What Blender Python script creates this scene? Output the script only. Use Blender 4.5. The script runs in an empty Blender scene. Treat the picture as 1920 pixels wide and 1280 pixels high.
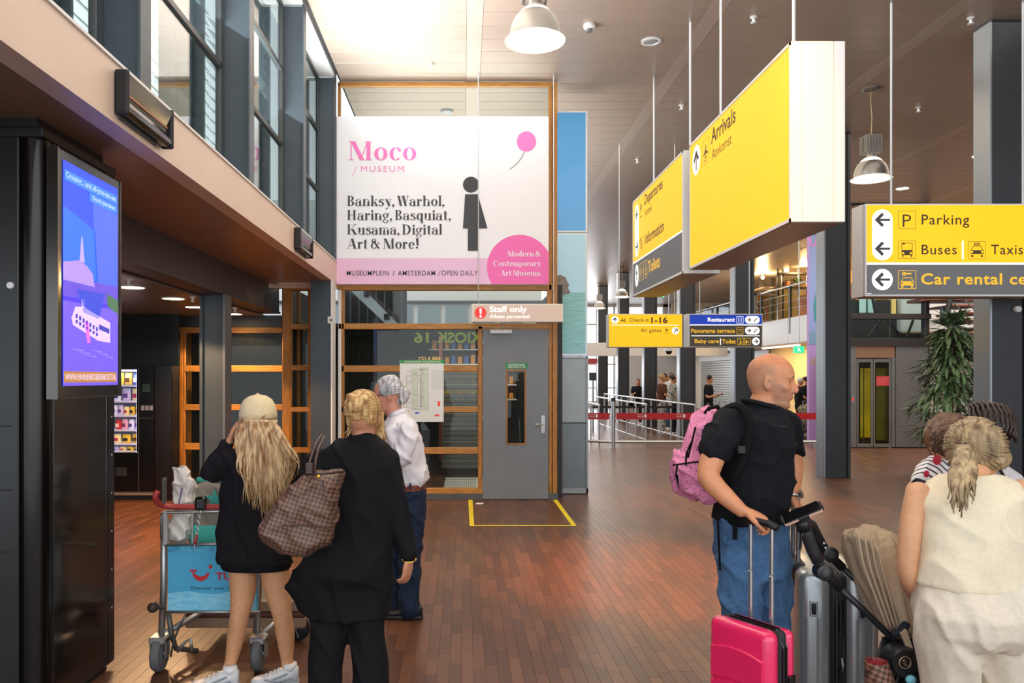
import bpy, bmesh, math, random
from mathutils import Vector, Matrix, noise
V = Vector; PI = math.pi
random.seed(7)
scn = bpy.context.scene
col = scn.collection

# ---------------------------------------------------------------- camera
F, CX, CY, H = 1493.0, 870.0, 706.0, 1.65        # focal length and principal point in pixels of the 1920 frame, eye height
def pw(x, y, Y): return V(((x-CX)*Y/F, Y, H+(CY-y)*Y/F))
def xw(x, Y): return (x-CX)*Y/F
def zw(y, Y): return H+(CY-y)*Y/F
cam = bpy.data.objects.new('camera', bpy.data.cameras.new('camera')); col.objects.link(cam)
cam.location = (0, 0, H); cam.rotation_euler = (PI/2, 0, 0)
cam.data.sensor_width = 36; cam.data.lens = F/1920*36
cam.data.shift_x = (960-CX)/1920; cam.data.shift_y = (CY-640)/1920
cam.data.clip_start = .05; cam.data.clip_end = 300
scn.camera = cam
# ---------------------------------------------------------------- world, daylight, exposure
scn.view_settings.view_transform = 'Standard'; scn.view_settings.look = 'None'
scn.view_settings.gamma = 1; scn.view_settings.use_curve_mapping = False
scn.view_settings.exposure = 0.0
w = bpy.data.worlds.new('world'); scn.world = w; w.use_nodes = True
wb = w.node_tree.nodes['Background']; wb.inputs[0].default_value = (.86, .93, 1, 1); wb.inputs[1].default_value = 1.9
def area(name, loc, rot, sx, sy, power, color=(1,1,1), spread=PI):
    l = bpy.data.lights.new(name, 'AREA'); l.shape = 'RECTANGLE'; l.size = sx; l.size_y = sy; l.energy = power; l.color = color; l.spread = spread
    o = bpy.data.objects.new(name, l); o.location = loc; o.rotation_euler = rot; col.objects.link(o); return o
# daylight through the high windows on the left, the glazed front behind the camera and the far end
area('daylight_windows', (-1.64, 5.6, 4.3), (0, -PI/2-1.0, 0), 1.8, 8.6, 520, (.95,.98,1), 2.0)
# warm accent spots of the hall ceiling (above the frame) and over the snack area
def spot(loc, aim, power, color, size=.9, soft=.15):
    l = bpy.data.lights.new('ceiling_spot', 'SPOT'); l.energy = power; l.color = color; l.spot_size = size; l.spot_blend = .8; l.shadow_soft_size = soft
    o = bpy.data.objects.new('ceiling_spot', l); o.location = loc; o.rotation_euler = (V(aim)-V(loc)).to_track_quat('-Z', 'Y').to_euler(); col.objects.link(o)
spot((2.3,5.2,5.5), (1.75,6.6,0), 2400, (1,.36,.04), .62)
spot((4.6,9.0,5.5), (3.6,10.5,0), 1100, (1,.42,.1), .7)
spot((-3.4,9.6,2.45), (-3.6,9.7,0), 130, (1,.45,.15), 2.2)
spot((-3.2,7.2,2.45), (-3.3,7.3,0), 130, (1,.45,.15), 2.2)
area('stair_fill', (11.5,16.5,5.3), (0,0,0), 4, 3, 300, (1,.94,.86))  # unseen fill light added to brighten the stairs and lift wall
area('daylight_front', (2.0, -2.6, 3.2), (-PI/2+PI, 0, 0), 12, 4.5, 150, (.95,.98,1))
area('daylight_far', (3.5, 43.0, 3.0), (-PI/2, 0, 0), 9, 4, 500, (.95,.98,1))
area('daylight_behind_wall', (-.2, 13.8, 3.3), (PI, 0, 0), 3, 4, 260, (.96,1,.97))
# lamps of the hall, one soft light per row of the bell lamps
area('hall_lamps', (2.5, 6.0, 5.61), (0, 0, 0), 8, 9, 230, (1,.93,.84))
area('hall_lamps', (6.5, 18, 5.61), (0, 0, 0), 10, 14, 620, (1,.86,.68))
area('hall_lamps', (5.0, 34, 5.61), (0, 0, 0), 7, 12, 420, (1,.88,.75))

# ---------------------------------------------------------------- materials
def lin(c): return c/12.92 if c <= .04045 else ((c+.055)/1.055)**2.4
def hx(s): return tuple(lin(int(s[i:i+2], 16)/255) for i in (0, 2, 4))
MATS = {}
def mat(name, colr='808080', rough=.5, metal=0.0, var=0.0, scale=8, stretch=(1,1,1), bump=0.0, emit=0.0, attr=None, ecol=None, coat=0, spec=.5, col2=None, wave=None, objrand=0):
    if name in MATS: return MATS[name]
    m = bpy.data.materials.new(name); m.use_nodes = True; nt = m.node_tree; b = nt.nodes['Principled BSDF']
    c = hx(colr) if isinstance(colr, str) else colr
    b.inputs['Base Color'].default_value = (*c, 1); b.inputs['Roughness'].default_value = rough; b.inputs['Metallic'].default_value = metal
    b.inputs['Specular IOR Level'].default_value = spec; b.inputs['Coat Weight'].default_value = coat
    src = None
    if attr:
        a = nt.nodes.new('ShaderNodeAttribute'); a.attribute_name = attr; src = a.outputs['Color']
    if var or col2 or bump:
        tc = nt.nodes.new('ShaderNodeTexCoord'); mp = nt.nodes.new('ShaderNodeMapping'); mp.inputs['Scale'].default_value = stretch
        nz = nt.nodes.new('ShaderNodeTexNoise'); nz.inputs['Scale'].default_value = scale; nz.inputs['Detail'].default_value = 6
        nt.links.new(tc.outputs['Object'], mp.inputs[0]); nt.links.new(mp.outputs[0], nz.inputs[0])
        if var or col2:
            rp = nt.nodes.new('ShaderNodeValToRGB'); e = rp.color_ramp.elements
            c2 = hx(col2) if col2 else tuple(x*(1+var) for x in c); c1 = c if col2 else tuple(x*(1-var) for x in c)
            e[0].position = .35; e[1].position = .65
            nt.links.new(nz.outputs[0], rp.inputs[0])
            if src:
                e[0].color = (1-var,)*3+(1,); e[1].color = (1+var,)*3+(1,)
                mx = nt.nodes.new('ShaderNodeMix'); mx.data_type = 'RGBA'; mx.blend_type = 'MULTIPLY'; mx.inputs[0].default_value = 1
                nt.links.new(src, mx.inputs[6]); nt.links.new(rp.outputs[0], mx.inputs[7]); src = mx.outputs[2]
            else:
                e[0].color = (*c1, 1); e[1].color = (*c2, 1); src = rp.outputs[0]
        if bump:
            bp = nt.nodes.new('ShaderNodeBump'); bp.inputs['Strength'].default_value = bump; bp.inputs['Distance'].default_value = .01
            nt.links.new(nz.outputs[0], bp.inputs['Height']); nt.links.new(bp.outputs[0], b.inputs['Normal'])
    if objrand and src:
        oi = nt.nodes.new('ShaderNodeObjectInfo'); mr = nt.nodes.new('ShaderNodeMapRange'); mr.inputs[3].default_value = 1-objrand; mr.inputs[4].default_value = 1+objrand
        nt.links.new(oi.outputs['Random'], mr.inputs[0])
        mx = nt.nodes.new('ShaderNodeMix'); mx.data_type = 'RGBA'; mx.blend_type = 'MULTIPLY'; mx.inputs[0].default_value = 1
        nt.links.new(src, mx.inputs[6]); nt.links.new(mr.outputs[0], mx.inputs[7]); src = mx.outputs[2]
    if src: nt.links.new(src, b.inputs['Base Color'])
    if emit:
        b.inputs['Emission Strength'].default_value = emit
        b.inputs['Emission Color'].default_value = (*(hx(ecol) if ecol else c), 1)
        if src and not ecol: nt.links.new(src, b.inputs['Emission Color'])
    MATS[name] = m; return m
def glass(name, tint=(1,1,1), refl=1.0, rough=.0, absorb=0.0):
    if name in MATS: return MATS[name]
    m = bpy.data.materials.new(name); m.use_nodes = True; nt = m.node_tree; nt.nodes.clear()
    o = nt.nodes.new('ShaderNodeOutputMaterial'); t = nt.nodes.new('ShaderNodeBsdfTransparent'); g = nt.nodes.new('ShaderNodeBsdfGlossy')
    fr = nt.nodes.new('ShaderNodeLayerWeight'); pwn = nt.nodes.new('ShaderNodeMath'); pwn.operation = 'POWER'; pwn.inputs[1].default_value = 4; ad = nt.nodes.new('ShaderNodeMath'); ad.operation = 'ADD'; ad.inputs[1].default_value = .045; nt.links.new(fr.outputs['Facing'], pwn.inputs[0]); nt.links.new(pwn.outputs[0], ad.inputs[0])
    mu = nt.nodes.new('ShaderNodeMath'); mu.operation = 'MULTIPLY'; mu.inputs[1].default_value = refl; mu.use_clamp = True
    mx = nt.nodes.new('ShaderNodeMixShader'); t.inputs[0].default_value = (*tint, 1); g.inputs['Roughness'].default_value = rough
    nt.links.new(ad.outputs[0], mu.inputs[0]); nt.links.new(mu.outputs[0], mx.inputs[0]); nt.links.new(t.outputs[0], mx.inputs[1]); nt.links.new(g.outputs[0], mx.inputs[2]); nt.links.new(mx.outputs[0], o.inputs[0])
    MATS[name] = m; return m

STEEL = mat('dark_steel_paint', '4a545c', .42, .25, var=.06, scale=3)
STEELL = mat('brushed_flange', '8b8f92', .3, .8)
OAK = mat('oak_frame', 'a8712f', .45, var=.22, scale=5, stretch=(6,6,1), bump=.05)
OAKH = mat('oak_rail', 'b07a38', .45, var=.22, scale=5, stretch=(1,6,9), bump=.05)
WHITE = mat('white_metal', 'e6e6e4', .4)
WPLAST = mat('white_plastic', 'dedede', .35)
CHROME = mat('brushed_steel', 'b4b4b2', .28, .95)
ROD = mat('rod_metal', 'c8ccd0', .35, .6)
BLACK = mat('black_gloss', '0b0b0d', .12, spec=.6)
BLACKM = mat('black_matt', '121214', .55)
RUBBER = mat('grey_rubber', '5d6062', .6)
DGREY = mat('sign_grey', '6c6c70', .5, emit=.12)
YEL = mat('sign_yellow', 'ecb600', .5, emit=.55, ecol='ffcc00')
SWHITE = mat('sign_white', 'ffffff', .5, emit=.55)
SINK = mat('sign_ink', '4a3418', .5)
SYEL = mat('sign_yellow_print', 'f0bc20', .45, emit=.4)
SBLUE = mat('sign_blue', '0a3fc0', .45, emit=.35)

# ---------------------------------------------------------------- mesh building
class MB:
    def __init__(s): s.v = []; s.f = []
    def add(s, vs, fs):
        k = len(s.v); s.v += [V(p) for p in vs]; s.f += [tuple(i+k for i in f) for f in fs]; return s
    def box(s, a, b, M=None):
        x0, x1 = sorted((a[0], b[0])); y0, y1 = sorted((a[1], b[1])); z0, z1 = sorted((a[2], b[2]))
        vs = [V(p) for p in ((x0,y0,z0),(x1,y0,z0),(x1,y1,z0),(x0,y1,z0),(x0,y0,z1),(x1,y0,z1),(x1,y1,z1),(x0,y1,z1))]
        if M: vs = [M @ p for p in vs]
        return s.add(vs, [(0,3,2,1),(4,5,6,7),(0,1,5,4),(1,2,6,5),(2,3,7,6),(3,0,4,7)])
    def quad(s, a, b, c, d): return s.add([a,b,c,d], [(0,1,2,3)])
    def prism(s, pts, n, d):            # extrude a planar polygon along n by d
        n = V(n).normalized()*d; k = len(pts)
        return s.add([V(p) for p in pts]+[V(p)+n for p in pts], [tuple(range(k)), tuple(range(2*k-1, k-1, -1))]+[(i, (i+1) % k, k+(i+1) % k, k+i)[::-1] for i in range(k)])
    def tube(s, pts, r, n=8, cap=True, sx=1.0, up=None):
        pts = [V(p) for p in pts]; rr = r if isinstance(r, (list, tuple)) else [r]*len(pts); vs = []; fs = []
        ref = V(up) if up else None
        for i, p in enumerate(pts):
            t = (pts[min(i+1, len(pts)-1)]-pts[max(i-1, 0)]).normalized()
            if ref is None: ref = V((0,0,1)) if abs(t.z) < .9 else V((0,1,0))
            a = t.cross(ref)
            if a.length < 1e-5: a = t.cross(V((1,0,0)))
            a.normalize(); b = a.cross(t).normalized(); ref = b
            for k in range(n):
                an = 2*PI*k/n; vs.append(p+a*math.cos(an)*rr[i]*sx+b*math.sin(an)*rr[i])
        for i in range(len(pts)-1):
            for k in range(n):
                fs.append((i*n+k, i*n+(k+1) % n, (i+1)*n+(k+1) % n, (i+1)*n+k))
        if cap: fs += [tuple(range(n-1, -1, -1)), tuple((len(pts)-1)*n+k for k in range(n))]
        return s.add(vs, fs)
    def lathe(s, c, prof, n=24, axis=(0,0,1), cap=True):   # prof: (radius, height)
        c = V(c); ax = V(axis).normalized(); a = ax.orthogonal().normalized(); b = ax.cross(a); vs = []; fs = []
        for r, h in prof:
            for k in range(n):
                an = 2*PI*k/n; vs.append(c+ax*h+(a*math.cos(an)+b*math.sin(an))*r)
        for i in range(len(prof)-1):
            for k in range(n): fs.append((i*n+k, i*n+(k+1) % n, (i+1)*n+(k+1) % n, (i+1)*n+k))
        if cap:
            if prof[0][0] > 1e-4: fs.append(tuple(range(n-1, -1, -1)))
            if prof[-1][0] > 1e-4: fs.append(tuple((len(prof)-1)*n+k for k in range(n)))
        return s.add(vs, fs)
    def ell(s, c, r, M=None, nu=16, nv=10):
        c = V(c); vs = []; fs = []
        for j in range(1, nv):
            th = PI*j/nv
            for i in range(nu):
                ph = 2*PI*i/nu; p = V((r[0]*math.sin(th)*math.cos(ph), r[1]*math.sin(th)*math.sin(ph), r[2]*math.cos(th)))
                vs.append(c+(M @ p if M else p))
        top = len(vs); z = V((0,0,r[2])); vs += [c+(M @ z if M else z), c-(M @ z if M else z)]
        for j in range(nv-2):
            for i in range(nu): fs.append((j*nu+i, (j+1)*nu+i, (j+1)*nu+(i+1) % nu, j*nu+(i+1) % nu))
        for i in range(nu): fs += [(top, i, (i+1) % nu), (top+1, (nv-2)*nu+(i+1) % nu, (nv-2)*nu+i)]
        return s.add(vs, fs)
    def loft(s, rings, n=18, p=2.0, cap=True):  # rings: (centre, rx, ry, xaxis, yaxis)
        vs = []; fs = []
        for c, rx, ry, xa, ya in rings:
            c = V(c); xa = V(xa).normalized(); ya = V(ya).normalized()
            for k in range(n):
                an = 2*PI*k/n; cs, sn = math.cos(an), math.sin(an)
                vs.append(c+xa*rx*math.copysign(abs(cs)**(2/p), cs)+ya*ry*math.copysign(abs(sn)**(2/p), sn))
        m = len(rings)
        for i in range(m-1):
            for k in range(n): fs.append((i*n+k, i*n+(k+1) % n, (i+1)*n+(k+1) % n, (i+1)*n+k))
        if cap: fs += [tuple(range(n-1, -1, -1)), tuple((m-1)*n+k for k in range(n))]
        return s.add(vs, fs)
    def rbox(s, a, b, r=.01, seg=2, M=None):    # rounded box
        t = bmesh.new(); m = MB().box(a, b)
        vv = [t.verts.new(p) for p in m.v]
        for f in m.f: t.faces.new([vv[i] for i in f])
        bmesh.ops.bevel(t, geom=t.edges[:], offset=r, segments=seg, affect='EDGES', profile=.5, clamp_overlap=True)
        t.verts.index_update(); s.add([(M @ q.co if M else q.co.copy()) for q in t.verts], [tuple(q.index for q in f.verts) for f in t.faces]); t.free(); return s
    def mesh(s, name, off=V((0,0,0)), smooth=False, fix=False):
        me = bpy.data.meshes.new(name); me.from_pydata([tuple(p-off) for p in s.v], [], s.f)
        if fix:
            b = bmesh.new(); b.from_mesh(me); bmesh.ops.recalc_face_normals(b, faces=b.faces[:]); b.to_mesh(me); b.free()
        if smooth: me.shade_smooth() if smooth == 1 else me.shade_auto_smooth(angle=.7) if hasattr(me, 'shade_auto_smooth') else me.shade_smooth()
        me.update(); return me
def link(name, me, m, parent=None, loc=None):
    o = bpy.data.objects.new(name, me)
    if m and not me.materials: me.materials.append(m)
    col.objects.link(o)
    if parent: o.parent = parent
    if loc is not None: o.location = loc
    return o
def ROOT(o):
    c = V(o.location)
    while o.parent: o = o.parent; c += V(o.location)
    return c
def thing(name, loc, label, cat, group=None, rz=0):
    o = bpy.data.objects.new(name, None); o.empty_display_size = .1; col.objects.link(o); o.location = loc; o.rotation_euler = (0, 0, rz)
    o['label'] = label; o['category'] = cat
    if group: o['group'] = group
    return o
def tag(o, label, cat, group=None):
    o['label'] = label; o['category'] = cat
    if group: o['group'] = group
    return o
def part(root, name, mb, m, smooth=False, local=False, fix=True, label=None):   # child mesh; world coords unless local
    off = V((0,0,0)) if local else ROOT(root)
    me = mb.mesh(name, off, False, fix); o = link(name, me, m, root)
    if smooth: sm(o, smooth)
    if label: o['label'] = label
    return o
def sm(o, ang=True):
    me = o.data
    me.shade_smooth()
    if ang is not True:
        me.shade_flat(); b = bmesh.new(); b.from_mesh(me)
        for f in b.faces: f.smooth = True
        for e in b.edges:
            if len(e.link_faces) == 2 and e.calc_face_angle(0) > ang: e.smooth = False
        b.to_mesh(me); b.free()
def single(name, mb, m, base, label, cat, group=None, smooth=False):   # a thing that is one mesh
    o = link(name, mb.mesh(name, V(base), False, True), m, None, V(base))
    if smooth: sm(o, smooth)
    return tag(o, label, cat, group)
def struct(name, mb, m, parent=None, base=(0,0,0), fix=True):
    off = V(base) if not parent else ROOT(parent)
    o = link(name, mb.mesh(name, off, False, fix), m, parent, V(base) if not parent else None)
    if not parent: o['kind'] = 'structure'
    return o
def stuff(o): o['kind'] = 'stuff'; return o
def copy_tree(o, loc, label, parent=None):
    c = o.copy(); col.objects.link(c)
    if parent: c.parent = parent
    else:
        c.location = loc
        if label: c['label'] = label
    for ch in o.children: copy_tree(ch, None, None, c)
    return c
# ---- lettering
def textmesh(s, bold=0.0, spacing=1.0):
    cu = bpy.data.curves.new('t', 'FONT'); cu.body = s; cu.size = 1; cu.offset = bold; cu.space_character = spacing; cu.resolution_u = 3
    o = bpy.data.objects.new('t', cu); col.objects.link(o); dg = bpy.context.evaluated_depsgraph_get(); dg.update()
    me = bpy.data.meshes.new_from_object(o.evaluated_get(dg)); vs = [v.co.copy() for v in me.vertices]; fs = [tuple(p.vertices) for p in me.polygons]
    bpy.data.objects.remove(o); bpy.data.curves.remove(cu); bpy.data.meshes.remove(me); return vs, fs
def fit2d(vs, w, h):
    x0 = min(v.x for v in vs); x1 = max(v.x for v in vs); y0 = min(v.y for v in vs); y1 = max(v.y for v in vs)
    return [((v.x-x0)/(x1-x0)*w, (v.y-y0)/max(y1-y0, 1e-6)*h) for v in vs]
class Plane:      # 2D frame in space: P(u, v)
    def __init__(s, fn): s.fn = fn
    def __call__(s, x, y): return s.fn(x, y)
def text(root, s, pl, x0, y0, x1, y1, m, bold=.01, spacing=1.0, name='lettering', mirror=False, mb=None):
    vs, fs = textmesh(s, bold, spacing); q = fit2d(vs, 1, 1)
    out = [pl(x0+((1-a) if mirror else a)*(x1-x0), y1+b*(y0-y1)) for a, b in q]
    if mb is not None: mb.add(out, fs); return
    return part(root, name, MB().add(out, fs), m)
def flat(pl, pts): return [pl(x, y) for x, y in pts]
def circ2(cx, cy, rx, ry=None, n=24, a0=0, a1=2*PI): ry = ry or rx; return [(cx+rx*math.cos(a0+(a1-a0)*i/n), cy+ry*math.sin(a0+(a1-a0)*i/n)) for i in range(n+(0 if abs(a1-a0) > 6.28 else 1))]
def poly(mb, pl, pts): mb.add(flat(pl, pts), [tuple(range(len(pts)))]); return mb
def rect(mb, pl, x0, y0, x1, y1): return poly(mb, pl, [(x0,y0),(x1,y0),(x1,y1),(x0,y1)])
def line2(mb, pl, pts, w):
    for (xa, ya), (xb, yb) in zip(pts, pts[1:]):
        d = math.hypot(xb-xa, yb-ya) or 1; nx, ny = -(yb-ya)/d*w/2, (xb-xa)/d*w/2
        poly(mb, pl, [(xa+nx,ya+ny),(xb+nx,yb+ny),(xb-nx,yb-ny),(xa-nx,ya-ny)])
    return mb
def frame2(mb, pl, x0, y0, x1, y1, w):
    rect(mb, pl, x0, y0, x1, y0+w); rect(mb, pl, x0, y1-w, x1, y1); rect(mb, pl, x0, y0+w, x0+w, y1-w); rect(mb, pl, x1-w, y0+w, x1, y1-w); return mb
def pbox(mb, x0, y0, x1, y1, Y0, Y1):       # box whose front face spans these picture coordinates at depth Y0
    return mb.box(pw(x0, y0, Y0), V((xw(x1, Y0), Y1, zw(y1, Y0))))
def Pl(Y): return Plane(lambda x, y: pw(x, y, Y))
CZ = 5.64                                     # ceiling height
# ---------------------------------------------------------------- floor
fm = mat('parquet_far', '5f3c28', .3, var=.16, scale=2.2, stretch=(7,1,1), spec=.5)
fl = MB().box((-9,-3,-.2), (17,46,-.004)).box((-9,20,-.01), (17,46,0)).box((11,-3,-.01), (17,20,0)).box((-9,-3,-.01), (-5,20,0))
floor = struct('floor', fl, fm)
bm_ = mat('parquet_block', '6b4430', .34, attr='Col', var=.1, scale=9, stretch=(9,1.2,1), spec=.55)
def set_col(me, cols):                        # per-face colours
    a = me.color_attributes.new('Col', 'FLOAT_COLOR', 'CORNER'); buf = []
    for p, c in zip(me.polygons, cols): buf += list((*c, 1))*len(p.vertices)
    a.data.foreach_set('color', buf)
base = hx('5f3c28'); tones = []
for k in range(9):
    g = .72+.075*k; tones.append((base[0]*g, base[1]*g*(1+.02*(k % 3)), base[2]*g*(1+.05*((k*2) % 3))))
W_ = .0683
def block(mb, x0, x1, y0, y1):
    g = .0002; i = .0009; a, b, c, d = x0+g, x1-g, y0+g, y1-g
    mb.add([(a,c,-.0012),(b,c,-.0012),(b,d,-.0012),(a,d,-.0012),(a+i,c+i,0),(b-i,c+i,0),(b-i,d-i,0),(a+i,d-i,0)], [(4,5,6,7),(0,1,5,4),(1,2,6,5),(2,3,7,6),(3,0,4,7)])
blocks = []
rb = random.Random(3)
nx = int(16/W_)
for i in range(nx):
    x = -5+i*W_; y = -3+rb.random()*.4 if i % 2 == 0 else y0_
    if i % 2 == 0: y0_ = -3+rb.random()*.4
    y = min(y, -2.6)
    while y < 20:
        L = rb.choice((.24,.32,.4,.48,.56)); y1 = min(y+L, 20); blocks.append((x, x+W_, y, y1, rb.randrange(9))); y = y1
def vis(b):
    xm, ym = (b[0]+b[1])/2, (b[2]+b[3])/2
    if ym < 3.9: return 0
    px = CX+F*xm/ym; py = CY+F*H/ym
    if not (225 < px < 1900 and py < 1280): return 0
    if 390 < px < 760 and py > 940 or 1320 < px and py > 1130: return 0
    if px < 300 and py > 930 or 770 < px < 1330: return (b[3]-b[2])/ym**3
    return 0
sc_ = sorted(range(len(blocks)), key=lambda i: -vis(blocks[i])); single_ = set(sc_[:300])
mb = MB(); cols = []
shared = {}
for i, b in enumerate(blocks):
    L = round(b[3]-b[2], 3)
    if i in single_:
        k = (L, b[4])
        if k not in shared:
            m_ = MB(); block(m_, 0, W_, 0, L); me = m_.mesh('plank'); set_col(me, [tones[b[4]]]*5); me.materials.append(bm_); shared[k] = me
        o = bpy.data.objects.new('plank', shared[k]); col.objects.link(o); o.parent = floor; o.location = (b[0], b[2], 0)
    elif b[2] > 1.0:
        block(mb, *b[:4]); cols += [tones[b[4]]]*5
me = mb.mesh('planks'); set_col(me, cols); stuff(link('planks', me, bm_, floor))
# yellow tape round the door's swing
tp = mat('yellow_tape', 'e8cf1a', .5, var=.08, scale=20)
def gp(x, y, z=.0015): Y = F*H/(y-CY); return V((xw(x, Y), Y, z))
mb = MB().prism([gp(878,937), gp(886,937), gp(889,986), gp(880.5,986)], (0,0,1), .001)
mb.prism([gp(1037,937), gp(1045,937), gp(1081,986), gp(1072.5,986)], (0,0,1), .001)
mb.prism([gp(888.9,984.4), gp(1072,984.4), gp(1072.6,986), gp(889,986)], (0,0,1), .001)
single('floor_tape', mb, tp, (0.7,9.5,0), 'yellow tape marking a rectangle on the parquet before the grey door', 'floor marking')
mb = MB()
for dx, dy, r in ((0,0,.035),(.05,.02,.03),(.02,-.02,.025)):
    mb.ell(gp(897,946)+V((dx,dy,.012)), (r,.02,.012), Matrix.Rotation(dx*30, 3, 'Z'), 8, 5)
single('paper_scrap', mb, WHITE, gp(897,946), 'small crumpled white paper scrap on the floor near the yellow tape', 'litter')

# ---------------------------------------------------------------- ceiling
cm = mat('ceiling_metal', 'aa9788', .38, .25, var=.03, scale=3, bump=.02)
cs = mat('ceiling_strip_metal', 'b6a496', .38, .25)
cl = MB().box((-1.69,-3,CZ+.02), (17,46,CZ+.3))
ceiling = struct('ceiling', cl, mat('ceiling_void', '2c2a28', .8))
strips = [.12, 2.75, 5.38, 8.01, 10.64, 13.27]
for x in strips: part(ceiling, 'ceiling_strip', MB().box((x-.09,-3,CZ-.004), (x+.09,46,CZ+.02)), cs)
P_ = .355; shp = {}
bays = [(-1.66, .028)]+[(a+.091, b-.091) for a, b in zip(strips, strips[1:])]+[(13.37, 17)]
cnt = 0; mb = MB()
for j in range(int(48.5/P_)):
    y = -3+j*P_
    for bi, (a, b) in enumerate(bays):
        big = y > 7.6 and y < 33 and (CX+F*a/y) < 1920 and cnt < 300 and bi < 5
        if big:
            if bi not in shp:
                m_ = MB().rbox((a,0,CZ), (b,P_-.006,CZ+.02), .003, 1); shp[bi] = m_.mesh('ceiling_panel', V((a,0,CZ))); shp[bi].materials.append(cm)
            o = bpy.data.objects.new('ceiling_panel', shp[bi]); col.objects.link(o); o.parent = ceiling; o.location = (a, y, CZ); cnt += 1
        else: mb.box((a, y, CZ), (b, y+P_-.006, CZ+.018))
stuff(part(ceiling, 'ceiling_panels', mb, cm))
struct('trim_1', MB().box((-2.1,-3,CZ+.0), (-1.72,10.75,CZ+.25)), WHITE)     # white margin over the windows
# sprinklers, detector, speaker discs on the ceiling
def ceil_at(x, y): Y = (CZ-H)*F/(CY-y); return V((xw(x, Y), Y, CZ))
for k, (x, y, l) in enumerate([(807,118,'small white sprinkler head left of the big bell lamp'), (1413,31,'white sprinkler head on the ceiling above the arrivals sign, near the top edge'),
        (1278,196,'small sprinkler head between the two hanging rods above the departures sign'), (1195,298,'tiny sprinkler head on the ceiling left of the departures sign'),
        (1820,33,'white sprinkler head beside the top of the right-hand column'), (1722,201,'small sprinkler head right of the silver bell lamp'), (838,207,'')]):
    if not l: continue
    c = ceil_at(x, y); mb = MB().lathe(c, [(.04,0),(.04,-.012),(.016,-.02),(.014,-.06),(.032,-.066),(.032,-.07),(0,-.07)], 12)
    single('sprinkler_head', mb, WHITE, c, l, 'sprinkler', 'sprinkler heads on the hall ceiling', True)
c = ceil_at(1105, 46)
t = thing('smoke_detector', c, 'round white smoke detector on the ceiling right of the large bell lamp', 'smoke detector')
part(t, 'housing', MB().lathe(c, [(.065,0),(.068,-.03),(.055,-.05),(.03,-.055),(0,-.055)], 20), WPLAST, .5)
part(t, 'sensor_cage', MB().lathe(c, [(.035,-.05),(.03,-.085),(0,-.085)], 8), RUBBER)
c = ceil_at(1221, 77)
t = thing('ceiling_speaker', c, 'flat round ceiling speaker behind the rod of the departures sign', 'speaker')
part(t, 'rim', MB().lathe(c, [(.12,0),(.12,-.012),(.085,-.016),(.08,-.006),(0,-.006)], 28), WPLAST, .4)
part(t, 'grille', MB().lathe(c, [(.078,-.004),(.06,-.014),(0,-.016)], 24), mat('grille_grey', '9a9a9a', .5), .4)
# recessed downlights of the hall
lampglow = mat('downlight_glow', 'fff2d8', .5, emit=6)
def downlight(c, r, label, group):
    t = thing('downlight', c, label, 'ceiling light', group)
    part(t, 'rim', MB().lathe(c, [(r*1.18,0),(r*1.18,-.006),(r,-.008),(r*.98,.0)], 24, cap=False), WPLAST, .4)
    part(t, 'diffuser', MB().lathe(c, [(r,-.004),(0,-.004)], 24), lampglow); return t
for x, y, l in ((1837,292,'glowing recessed downlight nearest the right-hand column'), (1692,353,'glowing recessed downlight above the parking sign, left one'), (1842,353,'glowing recessed downlight right above the parking sign beside the column')):
    downlight(ceil_at(x, y), .12, l, 'round downlights above the parking sign')

# ---------------------------------------------------------------- left side: pillar, fascia, high windows
FX = -1.70
fas = mat('beige_fascia', 'dcc3b0', .38, var=.02, scale=2)
struct('trim_2', MB().box((FX-.12,.6,2.885), (FX,10.62,3.18)), fas)
struct('trim_3', MB().box((FX-.1,.6,3.18), (FX+.01,10.62,3.195)), WHITE)
sofm = mat('soffit_metal', 'a07c66', .34, .3)
sof = struct('ceiling_soffit', MB().box((-2.75,.6,2.92), (FX-.02,10.9,2.98)), mat('ceiling_void', '2c2a28', .8)); sof.name = 'trim_4'
for k, (a, b) in enumerate(((.6,2.6),(2.6,4.7),(4.7,6.8),(6.8,8.9),(8.9,10.85))):
    part(sof, 'soffit_panel', MB().rbox((-2.75,a+.002,2.89), (FX-.121,b-.002,2.92), .002, 1), sofm)
struct('trim_7', MB().box((-2.75,10.6,2.83), (FX,10.72,2.889)), fas)
struct('trim_5', MB().box((-2.75,.6,2.86), (-2.4,.6,2.86)).box((-2.46,10.5,2.86), (FX,10.62,2.90)), fas)
beam = struct('trim_6', MB().box((-2.66,.6,2.56), (-2.60,11.2,2.89)).box((-2.86,.6,2.535), (-2.58,11.2,2.56)), mat('dark_beam', '4b4340', .45, .2))
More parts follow.
